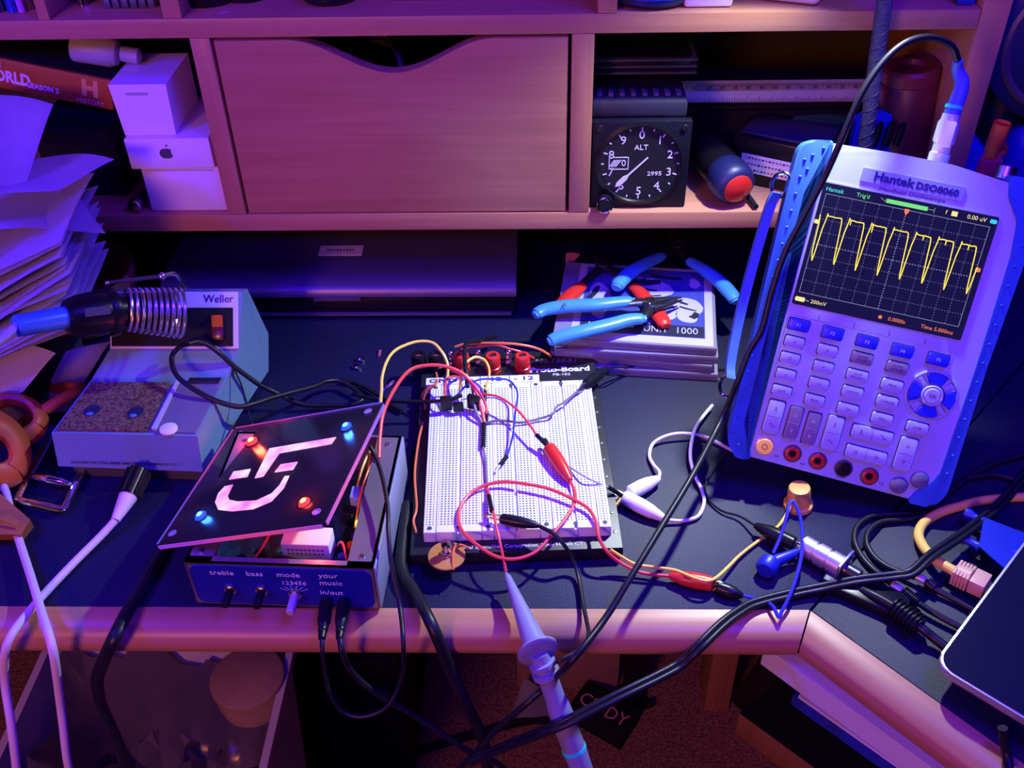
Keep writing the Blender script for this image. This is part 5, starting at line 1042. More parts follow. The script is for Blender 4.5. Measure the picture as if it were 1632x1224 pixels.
def key(x, y, w_, h_, mt, txt='', ts=2.7, ink=None, name='key', z=0.0035):
    M_ = Matrix.Translation((x / 1000, y / 1000, 0)) @ Matrix.Rotation(math.radians(-0.6), 4, 'Z')
    MB().prism(mm(rrect(w_ + 1.3, h_ + 1.3, 1.6)), 0, 0.0002, M_).build('key_recess', M_DGREY, t)
    o = MB().prism(mm(rrect(w_, h_, 1.4)), 0, z, M_, bev=0.0007).build(name, mt, t)
    if txt:
        mb = MB(); ls = txt.split('\n')
        for i, l in enumerate(ls): mb.text(l, 0, ((len(ls) - 1) / 2 - i) * ts * 0.95 / 1000, ts / 1000, M_, z=z + 0.0001, ext=0.00005)
        mb.build('key_lettering', ink or M_INK, o)
    return o
for k, (x, y) in enumerate(((-50.6, -58.1), (-26.2, -58.6), (-1.5, -59.2), (23.6, -60.0), (48.8, -60.3))): key(x, y, 14.5, 8.2, M_KEYB, 'F%d' % (k + 1), 3.4, M_WINK, 'function_key')
keys = [(-50.5, -70.8, 'V'), (-26.4, -71.5, 'A'), (-50.4, -83.2, '\u03a9'), (-25.9, -84, '+'), (-50.2, -95.6, 'o'), (-25.8, -96.7, '-o-'), (-49.9, -108.2, 'EXIT'), (-25.6, -109.4, 'RUN')]
for x, y, s in keys: key(x, y, 13.6, 7.8, M_KEY, s, 3.2 if len(s) < 3 else 2.7)
keys = [(-1.6, -71.6, 'SCOPE\nMETER', M_KEYG), (23.5, -72.5, 'AUTO\nRANGE', M_KEYG), (-1.5, -84.5, 'SAVE\nRECALL', M_KEY), (23.6, -85.7, 'MEAS', M_KEY), (-1.4, -97.2, 'UTILITY', M_KEY), (23.7, -98.2, 'CURSOR', M_KEY), (-1.2, -110.3, 'CH', M_KEY), (23.7, -111.4, 'TRIG', M_KEY)]
for x, y, s, mt in keys: key(x, y, 14.4, 8.0, mt, s, 2.5)
key(48.9, -111.8, 14.6, 7.8, M_KEY, 'HORI', 2.6)
def rocker(x, y, w_, h_, mt, a, b, vert=True, sz=3.8, ink=None):
    o = key(x, y, w_, h_, mt, '', name='rocker_key', z=0.0032); M_ = Matrix.Translation((x / 1000, y / 1000, 0))
    mb = MB(); z = 0.0033
    def glyph(g, cx, cy):
        s = sz / 2
        if g == 'up': line(mb, [(x + cx - s * .6, y + cy - s * .5), (x + cx, y + cy + s * .6), (x + cx + s * .6, y + cy - s * .5), (x + cx - s * .6, y + cy - s * .5)], 0.35, z)
        elif g == 'dn': line(mb, [(x + cx - s * .6, y + cy + s * .5), (x + cx, y + cy - s * .6), (x + cx + s * .6, y + cy + s * .5), (x + cx - s * .6, y + cy + s * .5)], 0.35, z)
        elif g == 'lf': line(mb, [(x + cx + s * .5, y + cy - s * .6), (x + cx - s * .6, y + cy), (x + cx + s * .5, y + cy + s * .6), (x + cx + s * .5, y + cy - s * .6)], 0.35, z)
        elif g == 'rt': line(mb, [(x + cx - s * .5, y + cy - s * .6), (x + cx + s * .6, y + cy), (x + cx - s * .5, y + cy + s * .6), (x + cx - s * .5, y + cy - s * .6)], 0.35, z)
        elif g == 'sine': line(mb, [(x + cx + s * (u / 8 - 1), y + cy + s * 0.6 * math.sin(u * math.pi / 8)) for u in range(17)], 0.35, z)
        elif g == 'big': line(mb, [(x + cx - s * .6, y + cy - s), (x + cx - s * .2, y + cy - s * .7), (x + cx, y + cy + s), (x + cx + s * .3, y + cy - s * .7), (x + cx + s * .6, y + cy - s)], 0.35, z)
    if vert: glyph(a, 0, h_ * 0.25); glyph(b, 0, -h_ * 0.25); line(mb, [(x - w_ * .45, y), (x + w_ * .45, y)], 0.25, z)
    else: glyph(a, -w_ * 0.27, 0); glyph(b, w_ * 0.27, 0); line(mb, [(x, y - h_ * .45), (x, y + h_ * .45)], 0.25, z)
    mb.build('key_symbols', ink or M_INK, o)
rocker(-50.5, -128.6, 11.5, 25, M_KEY, 'big', 'sine'); rocker(-35.7, -129.6, 9.2, 24, M_KEYG, 'up', 'dn', ink=M_PALE); rocker(-22.2, -130.6, 9.2, 24, M_KEYG, 'up', 'dn', ink=M_PALE)
rocker(-6.8, -130.2, 11.5, 25.5, M_KEY, 'big', 'sine'); rocker(20.2, -124.4, 29, 9.2, M_KEY, 'big', 'sine', False, 4.4); rocker(20.2, -140.2, 29, 9.2, M_KEY, 'lf', 'rt', False, 4.4); rocker(46.6, -132.8, 12.0, 24.5, M_KEY, 'up', 'dn')
# navigation ring
dc = Vector((0.0520, -0.0864, 0))
MB().lathe([(0.0182, 0), (0.0182, 0.0012), (0.0172, 0.0016), (0.0165, 0.0008)], dc, (0, 0, 1), 40, False).build('ring_rim', M_SC, t)
for k in range(4):
    a0 = math.radians(90 * k - 28 + 90); a1 = a0 + math.radians(56); pl = []
    for i in range(13): a = a0 + (a1 - a0) * i / 12; pl.append((dc.x + 0.0160 * math.cos(a), dc.y + 0.0160 * math.sin(a)))
    for i in range(13): a = a1 - (a1 - a0) * i / 12; pl.append((dc.x + 0.0088 * math.cos(a), dc.y + 0.0088 * math.sin(a)))
    MB().prism(pl, 0, 0.0030, bev=0.0005).build('arrow_key', M_KEYB, t)
o = MB().lathe([(0.0076, 0), (0.0076, 0.0030), (0.0070, 0.0036), (0.0062, 0.0030), (0.0055, 0.0030), (0.0055, 0.0036), (0.0048, 0.0042), (0, 0.0042)], dc, (0, 0, 1), 30).build('ok_key', M_KEY, t)
MB().text('OK', dc.x, dc.y, 0.0036, I4, z=0.0043, ext=0.00005).build('key_lettering', M_INK, o)
for k in range(4):
    a = math.radians(45 + 90 * k); MB().box((dc.x + 0.0125 * math.cos(a), dc.y + 0.0125 * math.sin(a), 0.001), (0.006, 0.0026, 0.002), RZ(45 + 90 * k)).build('ring_spoke', M_SC, t)
# power button, sockets, covers
o = MB().lathe([(0.0062, 0), (0.0062, 0.0026), (0.0055, 0.0034), (0, 0.0036)], (-0.0511, -0.1523, 0), (0, 0, 1), 28).build('power_button', mat('orange_button', (0.90, 0.45, 0.10), 0.4, emit=(1.0, 0.4, 0.08), estr=0.25), t)
mb = MB(); line(mb, [(-51.1 + 2 * math.cos(a), -152.3 + 2 * math.sin(a)) for a in [math.radians(110 + 20 * k) for k in range(17)]], 0.5, 0.0037); line(mb, [(-51.1, -151.3), (-51.1, -149.6)], 0.5, 0.0037); mb.build('power_symbol', M_INK, o)
for x, y, mt, nm in ((-30.1, -153.1, M_RED, 'red socket'), (-11.1, -154.0, M_RED, 'red socket'), (8.1, -155.0, M_BLK, 'black socket'), (27.4, -156.1, M_RED, 'red socket')):
    c = (x / 1000, y / 1000, 0)
    MB().lathe([(0.0068, 0), (0.0068, 0.0004), (0.006, 0.0006)], c, (0, 0, 1), 28).build('socket_rim', M_DGREY, t)
    o = MB().lathe([(0.0054, 0), (0.0054, 0.0012), (0.0048, 0.0016), (0.0030, 0.0015), (0.0028, 0.0006), (0, 0.0006)], c, (0, 0, 1), 28).build('input_socket', mt, t); o['label'] = nm
    MB().lathe([(0.0022, 0.0007), (0.0022, 0.0009), (0, 0.0009)], c, (0, 0, 1), 14).build('socket_hole', M_BLK, o)
for x, y in ((48.8, -157.2), (61.6, -149.8)): MB().lathe([(0.0062, 0), (0.0062, 0.0022), (0.0054, 0.0028), (0, 0.0030)], (x / 1000, y / 1000, 0), (0, 0, 1), 24).build('port_cover', mat('grey_cover', (0.13, 0.13, 0.20), 0.5), t)
mb = MB()
for x, y in ((-40, -152.5), (-21, -153.5), (-1.5, -154.5), (18, -155.5)): mb.prism(mm([(x - 1.2, y - 1), (x + 1.2, y - 1), (x, y + 1)]), 0, 0.0002)
mb.build('warning_marks', mat('orange_mark', (0.85, 0.40, 0.15), 0.5), t)
mb = MB()
for tx, x, y in (('10A', -41, -158), ('mA', -21, -159), ('COM', 8, -162.3), ('V\u03a9', 37, -159.5)): mb.text(tx, x / 1000, y / 1000, 0.0026, I4, z=0.0002, ext=0.00005)
mb.build('socket_lettering', M_INK, t)
# hand strap on the left flank with its steel rings, bnc socket, fold-out foot
sp_ = [(-0.0885, 0.030, -0.010), (-0.0905, 0.018, -0.016), (-0.0915, -0.02, -0.022), (-0.0915, -0.06, -0.022), (-0.0900, -0.095, -0.016), (-0.0875, -0.108, -0.010)]
mb = MB(); rows = []
for p in smooth(sp_, 6): rows.append([Vector(p) + Vector(q) for q in ((0.0032, 0, 0.011), (-0.0032, 0, 0.011), (-0.0042, 0, 0.0), (-0.0032, 0, -0.011), (0.0032, 0, -0.011))])
st = mb.rings(rows).build('hand_strap', mat('blue_strap', (0.04, 0.14, 0.60), 0.6), t); st['label'] = 'blue hand strap'
for (y, z) in ((0.036, -0.008), (-0.116, -0.008)):
    pts = [Vector((-0.0870 + 0.0075 * math.cos(a) * 0.9, y + 0.0085 * math.sin(a), z + 0.002 * math.cos(a))) for a in [i * math.pi / 8 for i in range(17)]]
    MB().tube(pts, 0.0014, 8, 1, False).build('strap_ring', M_CHROME, st)
MB().cyl((0.060, 0.070, -0.020), (0.060, 0.0785, -0.020), 0.0066).build('probe_socket', M_STEEL, t)
MB().box((0, -0.08, -0.040), (0.07, 0.085, 0.008), bev=0.002).build('fold_out_foot', M_DGREY, t)
# ================================================================ oscilloscope probe
def SLP(px, py, z):
    d = SR.inverted() @ ray(px, py); o = SR.inverted() @ (Vector((0, 0, CAM_H)) - SO); k = (z - o.z) / d.z; return SO + SR @ (o + d * k)
M_PRB = mat('lilac_grey_probe', (0.24, 0.23, 0.36), 0.45)
M_CYAN = mat('cyan_band', (0.02, 0.60, 0.60), 0.45, emit=(0.02, 0.8, 0.8), estr=0.05)
def over(px, py, h): return D(px, py, h)
pt, pm, pe = D(807, 914, 0.016), D(858, 1040, 0.014), C(934, 1245, 0.355)
t = thing('oscilloscope_probe', 'lilac-grey oscilloscope probe hanging over the desk edge with its dark cable', 'probe', pm)
PV = pm - pt; PL = PV.length
MB().lathe([(0.0008, 0), (0.0024, 0.003), (0.0036, PL * 0.25), (0.0058, PL * 0.55), (0.0086, PL * 0.955)], pt, PV, 22).build('hook_sleeve', M_PRB, t, True)
MB().lathe([(0.0086, PL * 0.955), (0.0135, PL * 0.962), (0.0138, PL * 0.99), (0.0122, PL * 1.01), (0.007, PL * 1.015)], pt, PV, 28).build('finger_guard', M_PRB, t, True)
PB = pe - pm; BLn = PB.length; bvec = PB.normalized()
prof = [(0.0064, 0), (0.0064, 0.006), (0.0088, 0.0065), (0.0088, 0.0095), (0.0064, 0.010), (0.0064, 0.013), (0.0092, 0.0135), (0.0092, 0.0170), (0.0066, 0.0175), (0.0066, 0.034), (0.0075, 0.040), (0.0082, 0.052), (0.0078, BLn * 0.8), (0.0070, BLn)]
MB().lathe(prof, pm + PV.normalized() * 0.0005, PB, 26).build('body', M_PRB, t, True)
o = MB().lathe([(0.0081, 0), (0.0084, 0.0003), (0.0084, 0.0030), (0.0081, 0.0033)], pm + PB * ((1188 - 1040) / 205.0), PB, 26, False).build('colour_band', M_CYAN, t, True); o['label'] = 'cyan colour band'
MB().cyl(pt - PV.normalized() * 0.006, pt, 0.0006, 0.0008).build('hook', M_STEEL, t, True)
gl_ = [pm + PB.normalized() * 0.0115 + Vector((0.007, 0.002, 0.003)), D(891, 1053, 0.018), D(916, 1041, 0.018), D(933, 1029, 0.017), D(938, 1008, 0.015), D(935, 990, 0.010), D(930, 965, 0.006), D(922, 919, 0.005), D(912, 890, 0.012), D(897, 866, 0.024), D(881, 850, 0.0285), D(859, 838, 0.029)]
MB().tube(gl_, 0.0015, 8, 6).build('ground_lead', M_RUB, t, True)
def croc(parent, tail, nose, r, mt, jaw=M_STEEL, jl=0.012, label=None):
    tail, nose = Vector(tail), Vector(nose); v = nose - tail; L_ = v.length
    o = MB().lathe([(r * 0.35, 0), (r * 0.55, L_ * 0.08), (r * 0.9, L_ * 0.35), (r, L_ * 0.6), (r * 0.92, L_ * 0.95), (r * 0.6, L_)], tail, v, 16).build('clip_sleeve', mt, parent, True)
    if label: o['label'] = label
    fm = frame(v)
    for s in (-1, 1): MB().tube([nose - v.normalized() * 0.003 + fm @ Vector((0, s * r * 0.35, 0)), nose + v.normalized() * jl * 0.5 + fm @ Vector((0, s * r * 0.45, 0)), nose + v.normalized() * jl + fm @ Vector((0, s * r * 0.06, 0))], r * 0.22, 6, 4).build('jaw', jaw, o, True)
croc(t, D(860, 838, 0.029), D(797, 826, 0.0285), 0.0042, M_BLK, label='black ground clip')
# cable: from the socket on the oscilloscope in a tall loop, down the left flank and over the desk edge
c0 = SLP(1496, 252, -0.020); ya_ = SR @ Vector((0, 1, 0)); xa_ = SR @ Vector((1, 0, 0)); za_ = SR @ Vector((0, 0, 1))
M_BOOT = mat('blue_cable_boot', (0.06, 0.10, 0.50), 0.5)
MB().lathe([(0.0072, -0.006), (0.0072, 0.003), (0.0062, 0.004), (0.0062, 0.010), (0.0074, 0.011), (0.0074, 0.024), (0.0062, 0.026), (0.006, 0.030)], c0, ya_, 24).build('connector', M_ALU, t, True)
o = MB().box((0, 0, 0), (0.0092, 0.0175, 0.0016), SR, 0.0004); o.bm.transform(Matrix.Translation(c0 + ya_ * 0.0165 + za_ * 0.0074 - xa_ * 0.001)); o = o.build('range_tab', mat('pale_tab', (0.92, 0.96, 0.95), 0.4, var=0.01), t, True); o['label'] = 'white tab on the connector'
b1 = c0 + ya_ * 0.030; up_ = [c0 + ya_ * 0.028, b1 + ya_ * 0.02 + xa_ * 0.001, C(1526, 112, (b1 + ya_ * 0.03).y + 0.002), C(1527, 96, (b1 + ya_ * 0.03).y)]
MB().tube(up_, lambda u: 0.0058 - 0.0026 * u, 14, 5).build('strain_relief', M_BOOT, t, True)
MB().lathe([(0.0056, 0), (0.0060, 0.0003), (0.0060, 0.0022), (0.0056, 0.0025)], b1 + ya_ * 0.004, ya_, 22, False).build('colour_band', M_CYAN, t, True)
yb2 = up_[-1].y
def sl(px, py, z): return SLP(px, py, z)
cb_ = [up_[-1], C(1516, 72, yb2), C(1480, 59, yb2 - 0.005), C(1440, 70, yb2 - 0.012), C(1402, 105, yb2 - 0.02), C(1370, 155, yb2 - 0.03), sl(1340, 225, 0.016), sl(1314, 283, 0.010), sl(1281, 345, 0.0075), sl(1253, 398, 0.0068), sl(1231, 461, 0.0068), sl(1214, 525, 0.0068), sl(1194, 560, 0.007), sl(1174, 612, 0.009), D(1150, 668, 0.060), D(1105, 755, 0.055), D(1060, 830, 0.050), D(1010, 912, 0.044), D(965, 985, 0.034), D(912, 1052, 0.030), C(872, 1092, 0.389), C(838, 1122, 0.384), C(800, 1155, 0.381), C(772, 1185, 0.380), C(700, 1280, 0.37), C(830, 1330, 0.36), C(920, 1300, 0.352), pe - PB.normalized() * 0.004]
MB().tube(cb_, 0.0023, 10, 6).build('cable', M_RUB, t, True)
# ================================================================ clip leads
RL = [D(909, 766, 0.027), D(917, 788, 0.026), D(914, 805, 0.026), D(900, 828, 0.026), D(880, 852, 0.025), D(853, 880, 0.022), D(820, 891, 0.021), D(788, 886, 0.022), D(757, 866, 0.025), D(738, 848, 0.026), D(731, 828, 0.026), D(734, 808, 0.026), D(748, 788, 0.026), D(771, 774, 0.027), D(803, 768, 0.028), D(842, 772, 0.029), D(878, 780, 0.029), D(914, 796, 0.028), D(938, 811, 0.027), D(950, 832, 0.026), D(954, 855, 0.024), D(966, 877, 0.018), D(988, 896, 0.011), D(1018, 911, 0.007), D(1045, 916, 0.006), D(1070, 918, 0.006)]
t = thing('test_lead', 'red clip lead looping over the breadboard front with two red clips', 'test lead', D(900, 800, 0.0))
MB().tube(RL, 0.0013, 8, 6).build('wire', M_REDW, t, True)
croc(t, D(909, 766, 0.0275), D(874, 711, 0.0300), 0.0056, M_RED, M_DSTEEL, 0.008); croc(t, D(1066, 917, 0.0062), D(1138, 931, 0.0062), 0.0058, M_RED, M_DSTEEL, 0.010)
t = thing('test_lead', 'white clip lead whose wire bends up and under the oscilloscope corner', 'test lead', D(1040, 740, 0.0))
MB().tube([D(1050, 761, 0.007), D(1051, 752, 0.0065), D(1041, 740, 0.004), D(1035, 726, 0.003), D(1040, 708, 0.004), D(1056, 697, 0.006), D(1079, 691, 0.0075), D(1106, 692, 0.006), D(1129, 698, 0.004), D(1156, 712, 0.003), D(1175, 722, 0.003)], 0.0014, 8).build('wire', M_WHTW, t, True)
croc(t, D(1051, 762, 0.0068), D(1001, 787, 0.0064), 0.0060, M_WHITE)
t = thing('test_lead', 'white clip lead whose wire makes an S curve and ends loose by the oscilloscope', 'test lead', D(1100, 780, 0.0))
MB().tube([D(1059, 827, 0.006), D(1068, 829, 0.004), D(1088, 830, 0.003), D(1112, 823, 0.003), D(1122, 802, 0.003), D(1119, 782, 0.004), D(1109, 761, 0.005), D(1101, 735, 0.006), D(1101, 711, 0.0085), D(1107, 686, 0.0105), D(1118, 667, 0.009), D(1135, 646, 0.006)], 0.0014, 8).build('wire', M_WHTW, t, True)
croc(t, D(1060, 827, 0.006), D(992, 791, 0.0075), 0.0060, M_WHITE)
t = thing('test_lead', 'black clip at the breadboard corner with two thin dark wires behind', 'test lead', D(950, 600, 0.01))
croc(t, D(968, 587, 0.020), D(933, 614, 0.026), 0.0050, M_BLK)
MB().tube([D(967, 588, 0.020), D(979, 586, 0.016), D(1009, 585, 0.008), D(1050, 589, 0.003), D(1100, 590, 0.002), D(1155, 588, 0.002)], 0.0008, 6).build('wire', M_RUB, t, True)
MB().tube([D(967, 589, 0.019), D(974, 598, 0.012), D(1001, 594, 0.004), D(1050, 590, 0.0012), D(1100, 597, 0.001), D(1150, 606, 0.001)], 0.0008, 6).build('wire', M_RUB, t, True)
t = thing('test_lead', 'black clip lead gripping the metal adapter below the oscilloscope', 'test lead', D(1200, 830, 0.0))
MB().tube([D(1158, 722, 0.003), D(1135, 752, 0.0025), D(1124, 776, 0.002), D(1129, 796, 0.002), D(1150, 814, 0.0025), D(1179, 823, 0.004), D(1204, 838, 0.008)], 0.0009, 7).build('wire', M_RUB, t, True)
croc(t, D(1203, 837, 0.0085), D(1268, 868, 0.0105), 0.0056, M_BLK, M_CHROME, 0.012)
t = thing('test_lead', 'short dark clip ahead of the red clip near the desk edge', 'test lead', D(1160, 940, 0.0))
croc(t, D(1184, 950, 0.005), D(1143, 935, 0.0055), 0.0048, M_BLK, M_DSTEEL, 0.006)
M_BLW = mat('blue_insulation', (0.03, 0.03, 0.42), 0.35)
MB().tube([D(1184, 949, 0.005), D(1200, 953, 0.004), D(1220, 958, 0.004), D(1233, 968, 0.006), D(1241, 984, 0.004), D(1247, 972, 0.006), D(1260, 946, 0.010), D(1274, 902, 0.013), D(1279, 868, 0.016), D(1278, 842, 0.019), D(1273, 816, 0.023), D(1264, 799, 0.026), D(1257, 806, 0.025), D(1254, 822, 0.022), D(1244, 855, 0.014), D(1232, 882, 0.009)], 0.0013, 8).build('wire', M_BLW, t, True)
o = MB().lathe([(0.0045, 0), (0.0075, 0.0025), (0.0078, 0.010), (0.006, 0.0125), (0, 0.013)], D(1230, 893, 0.008), D(1220, 905, 0.0085) - D(1230, 890, 0.008), 22).build('plug', mat('blue_plug', (0.01, 0.02, 0.35), 0.4), t, True); o['label'] = 'round blue plug'
MB().lathe([(0.004, 0), (0.0045, 0.004), (0.003, 0.018), (0.0022, 0.022)], D(1233, 896, 0.0085), D(1274, 878, 0.010) - D(1233, 896, 0.0085), 14).build('plug_tail', bpy.data.materials['blue_plug'], t, True)
# yellow plug with its lead
t = thing('yellow_plug', 'yellow cap-shaped plug standing on the desk with a yellow lead to the red wire', 'plug', D(1271, 806, 0.0))
c = D(1272, 806, 0.0)
MB().lathe([(0.0105, 0), (0.0110, 0.0006), (0.0108, 0.0035), (0.0090, 0.0042), (0.0082, 0.018), (0.0076, 0.0195), (0, 0.0200)], c, (-0.10, 0.0, 1), 30).build('cap', M_YEL, t, True)
MB().tube([D(1263, 791, 0.013), D(1260, 801, 0.010), D(1256, 815, 0.007), D(1238, 841, 0.004), D(1206, 864, 0.003), D(1179, 885, 0.004), D(1159, 905, 0.007), D(1141, 921, 0.011), D(1127, 926, 0.0128), D(1106, 921, 0.0132), D(1076, 909, 0.0095), D(1041, 904, 0.0085), D(1012, 899, 0.009), D(990, 887, 0.013), D(973, 876, 0.018)], 0.0012, 8).build('lead', M_YELW, t, True)
# metal adapter
t = thing('metal_adapter', 'shiny metal cable adapter with a square flange lying below the oscilloscope', 'adapter', D(1310, 890, 0.0))
a, b = D(1279, 868, 0.0105), D(1344, 905, 0.0105); v = (b - a); l = v.length
MB().lathe([(0.0050, 0), (0.0076, 0.0006), (0.0076, l * 0.30), (0.0066, l * 0.31), (0.0066, l * 0.36), (0.0080, l * 0.37), (0.0080, l * 0.62), (0.0070, l * 0.63), (0.0070, l * 0.68), (0.0080, l * 0.69), (0.0080, l * 0.96), (0.0062, l)], a, v, 28).build('barrel', mat('satin_nickel', (0.85, 0.80, 0.84), 0.36, 0.85), t, True)
fm = frame(v)
MB().box(b + v.normalized() * 0.0005, (0.0205, 0.0205, 0.0022), fm, 0.0006).build('flange', M_STEEL, t, True)
MB().lathe([(0.0052, 0), (0.0052, 0.012), (0.004, 0.013), (0, 0.013)], b, v, 20).build('tail', M_DSTEEL, t, True)
# ================================================================ pliers, cutters, disc cases
zc0 = 0.0
lt = [D(925, 470, 0.034), D(900, 532, 0.034), D(1118, 550, 0.034), D(1138, 455, 0.034)]
u_ = ((lt[2] - lt[1]) + (lt[3] - lt[0])).normalized(); yaw = math.degrees(math.atan2(u_.y, u_.x)) - 6.0
TITL = ['topmost clear disc case with a blue and white two-tone cover marked 1000', 'second clear disc case from the top of the stack beside the pliers', 'third clear disc case from the top of the stack beside the pliers', 'bottom clear disc case of the stack beside the pliers']
M_CLR = mat('clear_polystyrene', (0.45, 0.42, 0.60), 0.10, var=0.0, trans=0.55)
M_CVW = mat('cover_white', (0.44, 0.42, 0.50), 0.35, var=0.05); M_CVB = mat('cover_blue', (0.05, 0.06, 0.32), 0.35); M_CVK = mat('cover_dark', (0.02, 0.02, 0.05), 0.35)
fr_ = D(1150, 566, 0.0095); fcen = None
CWD, CDP = 0.142, 0.125
for k in range(4):
    zb = 0.0001 + (3 - k) * 0.0085; off = [(0, 0, 0), (0.001, -0.001, 1.5), (-0.002, -0.003, -2), (0.002, -0.0035, 0.8)][k]
    brc = D(1143 + [0, 2, 0, 3][k], 555, 0.034); Rm = RZ(yaw + off[2])
    cc = Vector((brc.x, brc.y, 0)) + Rm @ Vector((-CWD / 2 + off[0], CDP / 2 + off[1], 0)); cc.z = zb
    t = thing('disc_case', TITL[k], 'disc case', cc, Rm, 'disc cases stacked beside the pliers')
    MB().box((0, 0, 0.0042), (CWD, CDP, 0.0078), bev=0.0007).build('case', M_CLR, t)
    if k == 0:
        z = 0.0082
        cv = MB().box((0.006, 0, z + 0.0001), (CWD - 0.018, CDP - 0.004, 0.0002)).build('cover_sheet', M_CVW, t)
        Tq = Matrix.Translation((0.006, 0, z + 0.0002))
        q = MB().prism(mm([(-55, -50), (55, -50), (55, 56), (-55, 56)]), 0, 0.0001, Tq).build('cover_print', M_CVB, cv)
        mb = MB()
        def blob(cx, cy, rx, ry, sd, n=26): return [(cx + rx * math.cos(a) * (1 + .16 * math.sin(3 * a + sd) + .08 * math.sin(7 * a + 2 * sd)), cy + ry * math.sin(a) * (1 + .13 * math.cos(2 * a + sd))) for a in [2 * math.pi * i / n for i in range(n)]]
        for (cx, cy, rx, ry, sd) in ((-40, 0, 10, 30, 1), (-14, 38, 16, 10, 3.3), (8, 24, 17, 16, 2.2), (22, -16, 9, 10, 5.0), (40, -8, 12, 22, 0.4), (46, 36, 5, 8, 1.9)): mb.prism(mm(blob(cx, cy, rx, ry, sd)), 0.0001, 0.0002, Tq)
        mb.build('cover_shapes', M_CVW, cv)
        mb = MB()
        for k2, (x, y, l, wd, an) in enumerate(((-46, 12, 22, 5, 70), (-36, -6, 18, 3, 80), (0, 34, 30, 9, 4), (4, 22, 16, 2.5, -12), (10, 12, 12, 2, 10), (34, 4, 14, 3, -30), (40, -6, 16, 2.2, -20), (46, -16, 10, 6, 60), (20, 44, 30, 5, -8))):
            ca_, sa_ = math.cos(math.radians(an)), math.sin(math.radians(an)); mb.prism([((x + u * ca_ - v * sa_) / 1000, (y + u * sa_ + v * ca_) / 1000) for u, v in ((-l / 2, -wd / 2), (0, -wd * 0.7), (l / 2, -wd / 3), (l / 2, wd / 2), (-l * 0.1, wd * 0.4), (-l / 2, wd * 0.6))], 0.0002, 0.0003, Tq)
        mb.prism(mm([(-54, -49), (54, -49), (54, -33), (-54, -33)]), 0.0002, 0.0003, Tq); mb.build('cover_dark_shapes', M_CVK, cv)  # dark printed shapes and title band of the cover
        mb = MB().text('UNIT', 0.012, -0.041, 0.0125, Tq, z=0.0004, sx=0.75).text('1000', 0.039, -0.041, 0.0135, Tq, z=0.0004, sx=0.75); mb.text('LIST', -0.038, -0.0405, 0.014, Tq, z=0.0004, sx=0.8); mb.build('cover_lettering', M_CVW, cv)
    else: MB().box((-CWD / 2 + 0.006, 0, 0.0084), (0.010, CDP - 0.002, 0.0004)).build('hinge_strip', M_DGREY, t)
ZT = 0.0345
def grip(parent, pts, r, mt=M_BLUEG, name='handle', flat=0.75):
    return MB().tube(pts, lambda u: r * (0.80 + 0.35 * math.sin(math.pi * min(1, 0.15 + u * 0.8))) * (1 if 0.04 < u < 0.97 else 0.72), 14, 7, True, flat).build(name, mt, parent, True)
t = thing('pliers', 'blue-handled flush cutters lying across the disc case stack', 'pliers', D(980, 495, ZT))
h1 = grip(t, [D(852, 503, 0.0425), D(868, 494, 0.044), D(905, 488, 0.046), D(950, 486, 0.0475), D(985, 482, 0.048), D(1012, 480, 0.048)], 0.0062)
h2 = grip(t, [D(874, 545, 0.041), D(890, 538, 0.043), D(930, 528, 0.046), D(975, 517, 0.0475), D(1005, 509, 0.048), D(1030, 508, 0.048)], 0.0062)
mb = MB().tube([D(1000, 484, 0.048), D(1018, 482, 0.048), D(1036, 484, 0.047)], lambda u: 0.0042 + 0.002 * u, 12, 4, True, 0.6).tube([D(1022, 510, 0.048), D(1030, 500, 0.048), D(1036, 490, 0.047)], lambda u: 0.0042 + 0.001 * u, 12, 4, True, 0.6)
mb.build('shank', M_DSTEEL, t, True)
mb = MB().lathe([(0.0075, -0.003), (0.0080, -0.002), (0.0080, 0.003), (0.007, 0.004), (0, 0.004)], D(1036, 486, 0.0465), (0, 0, 1), 24)
mb.tube([D(1040, 481, 0.048), D(1060, 477, 0.047), D(1086, 474, 0.0445)], lambda u: 0.0052 * (1 - u * 0.82), 12, 4, True, 0.7).tube([D(1040, 490, 0.047), D(1060, 486, 0.046), D(1087, 478, 0.0435)], lambda u: 0.0052 * (1 - u * 0.82), 12, 4, True, 0.7)
mb.build('jaws', M_DSTEEL, t, True)
MB().sphere(D(1035, 483, 0.0515), 0.0021, (1, 1, 0.6)).build('rivet', M_CHROME, t, True)
MB().text('A', 0, 0, 0.006, Matrix.Translation(MW[t].inverted() @ (D(899, 486, 0.0515) + Vector((0, 0, Z0)))) @ Matrix.Rotation(math.radians(4), 4, 'Z') @ Matrix.Rotation(math.radians(18), 4, 'X')).build('handle_mark', M_INK, h1)
t = thing('pliers', 'blue-handled pliers lying open behind the disc case stack, handles towards the viewer', 'pliers', D(1080, 400, ZT))
grip(t, [D(982, 460, 0.048), D(990, 448, 0.049), D(1008, 432, 0.048), D(1030, 420, 0.0465), D(1058, 407, 0.0455)], 0.0062)
grip(t, [D(1174, 482, 0.040), D(1166, 470, 0.042), D(1148, 450, 0.043), D(1122, 430, 0.044), D(1097, 415, 0.0445)], 0.0062)
MB().tube([D(1052, 409, 0.0455), D(1066, 402, 0.045), D(1078, 394, 0.044)], 0.0044, 12, 4, True, 0.6).tube([D(1104, 419, 0.0445), D(1092, 408, 0.0445), D(1080, 394, 0.044)], 0.0044, 12, 4, True, 0.6).build('shank', M_DSTEEL, t, True)
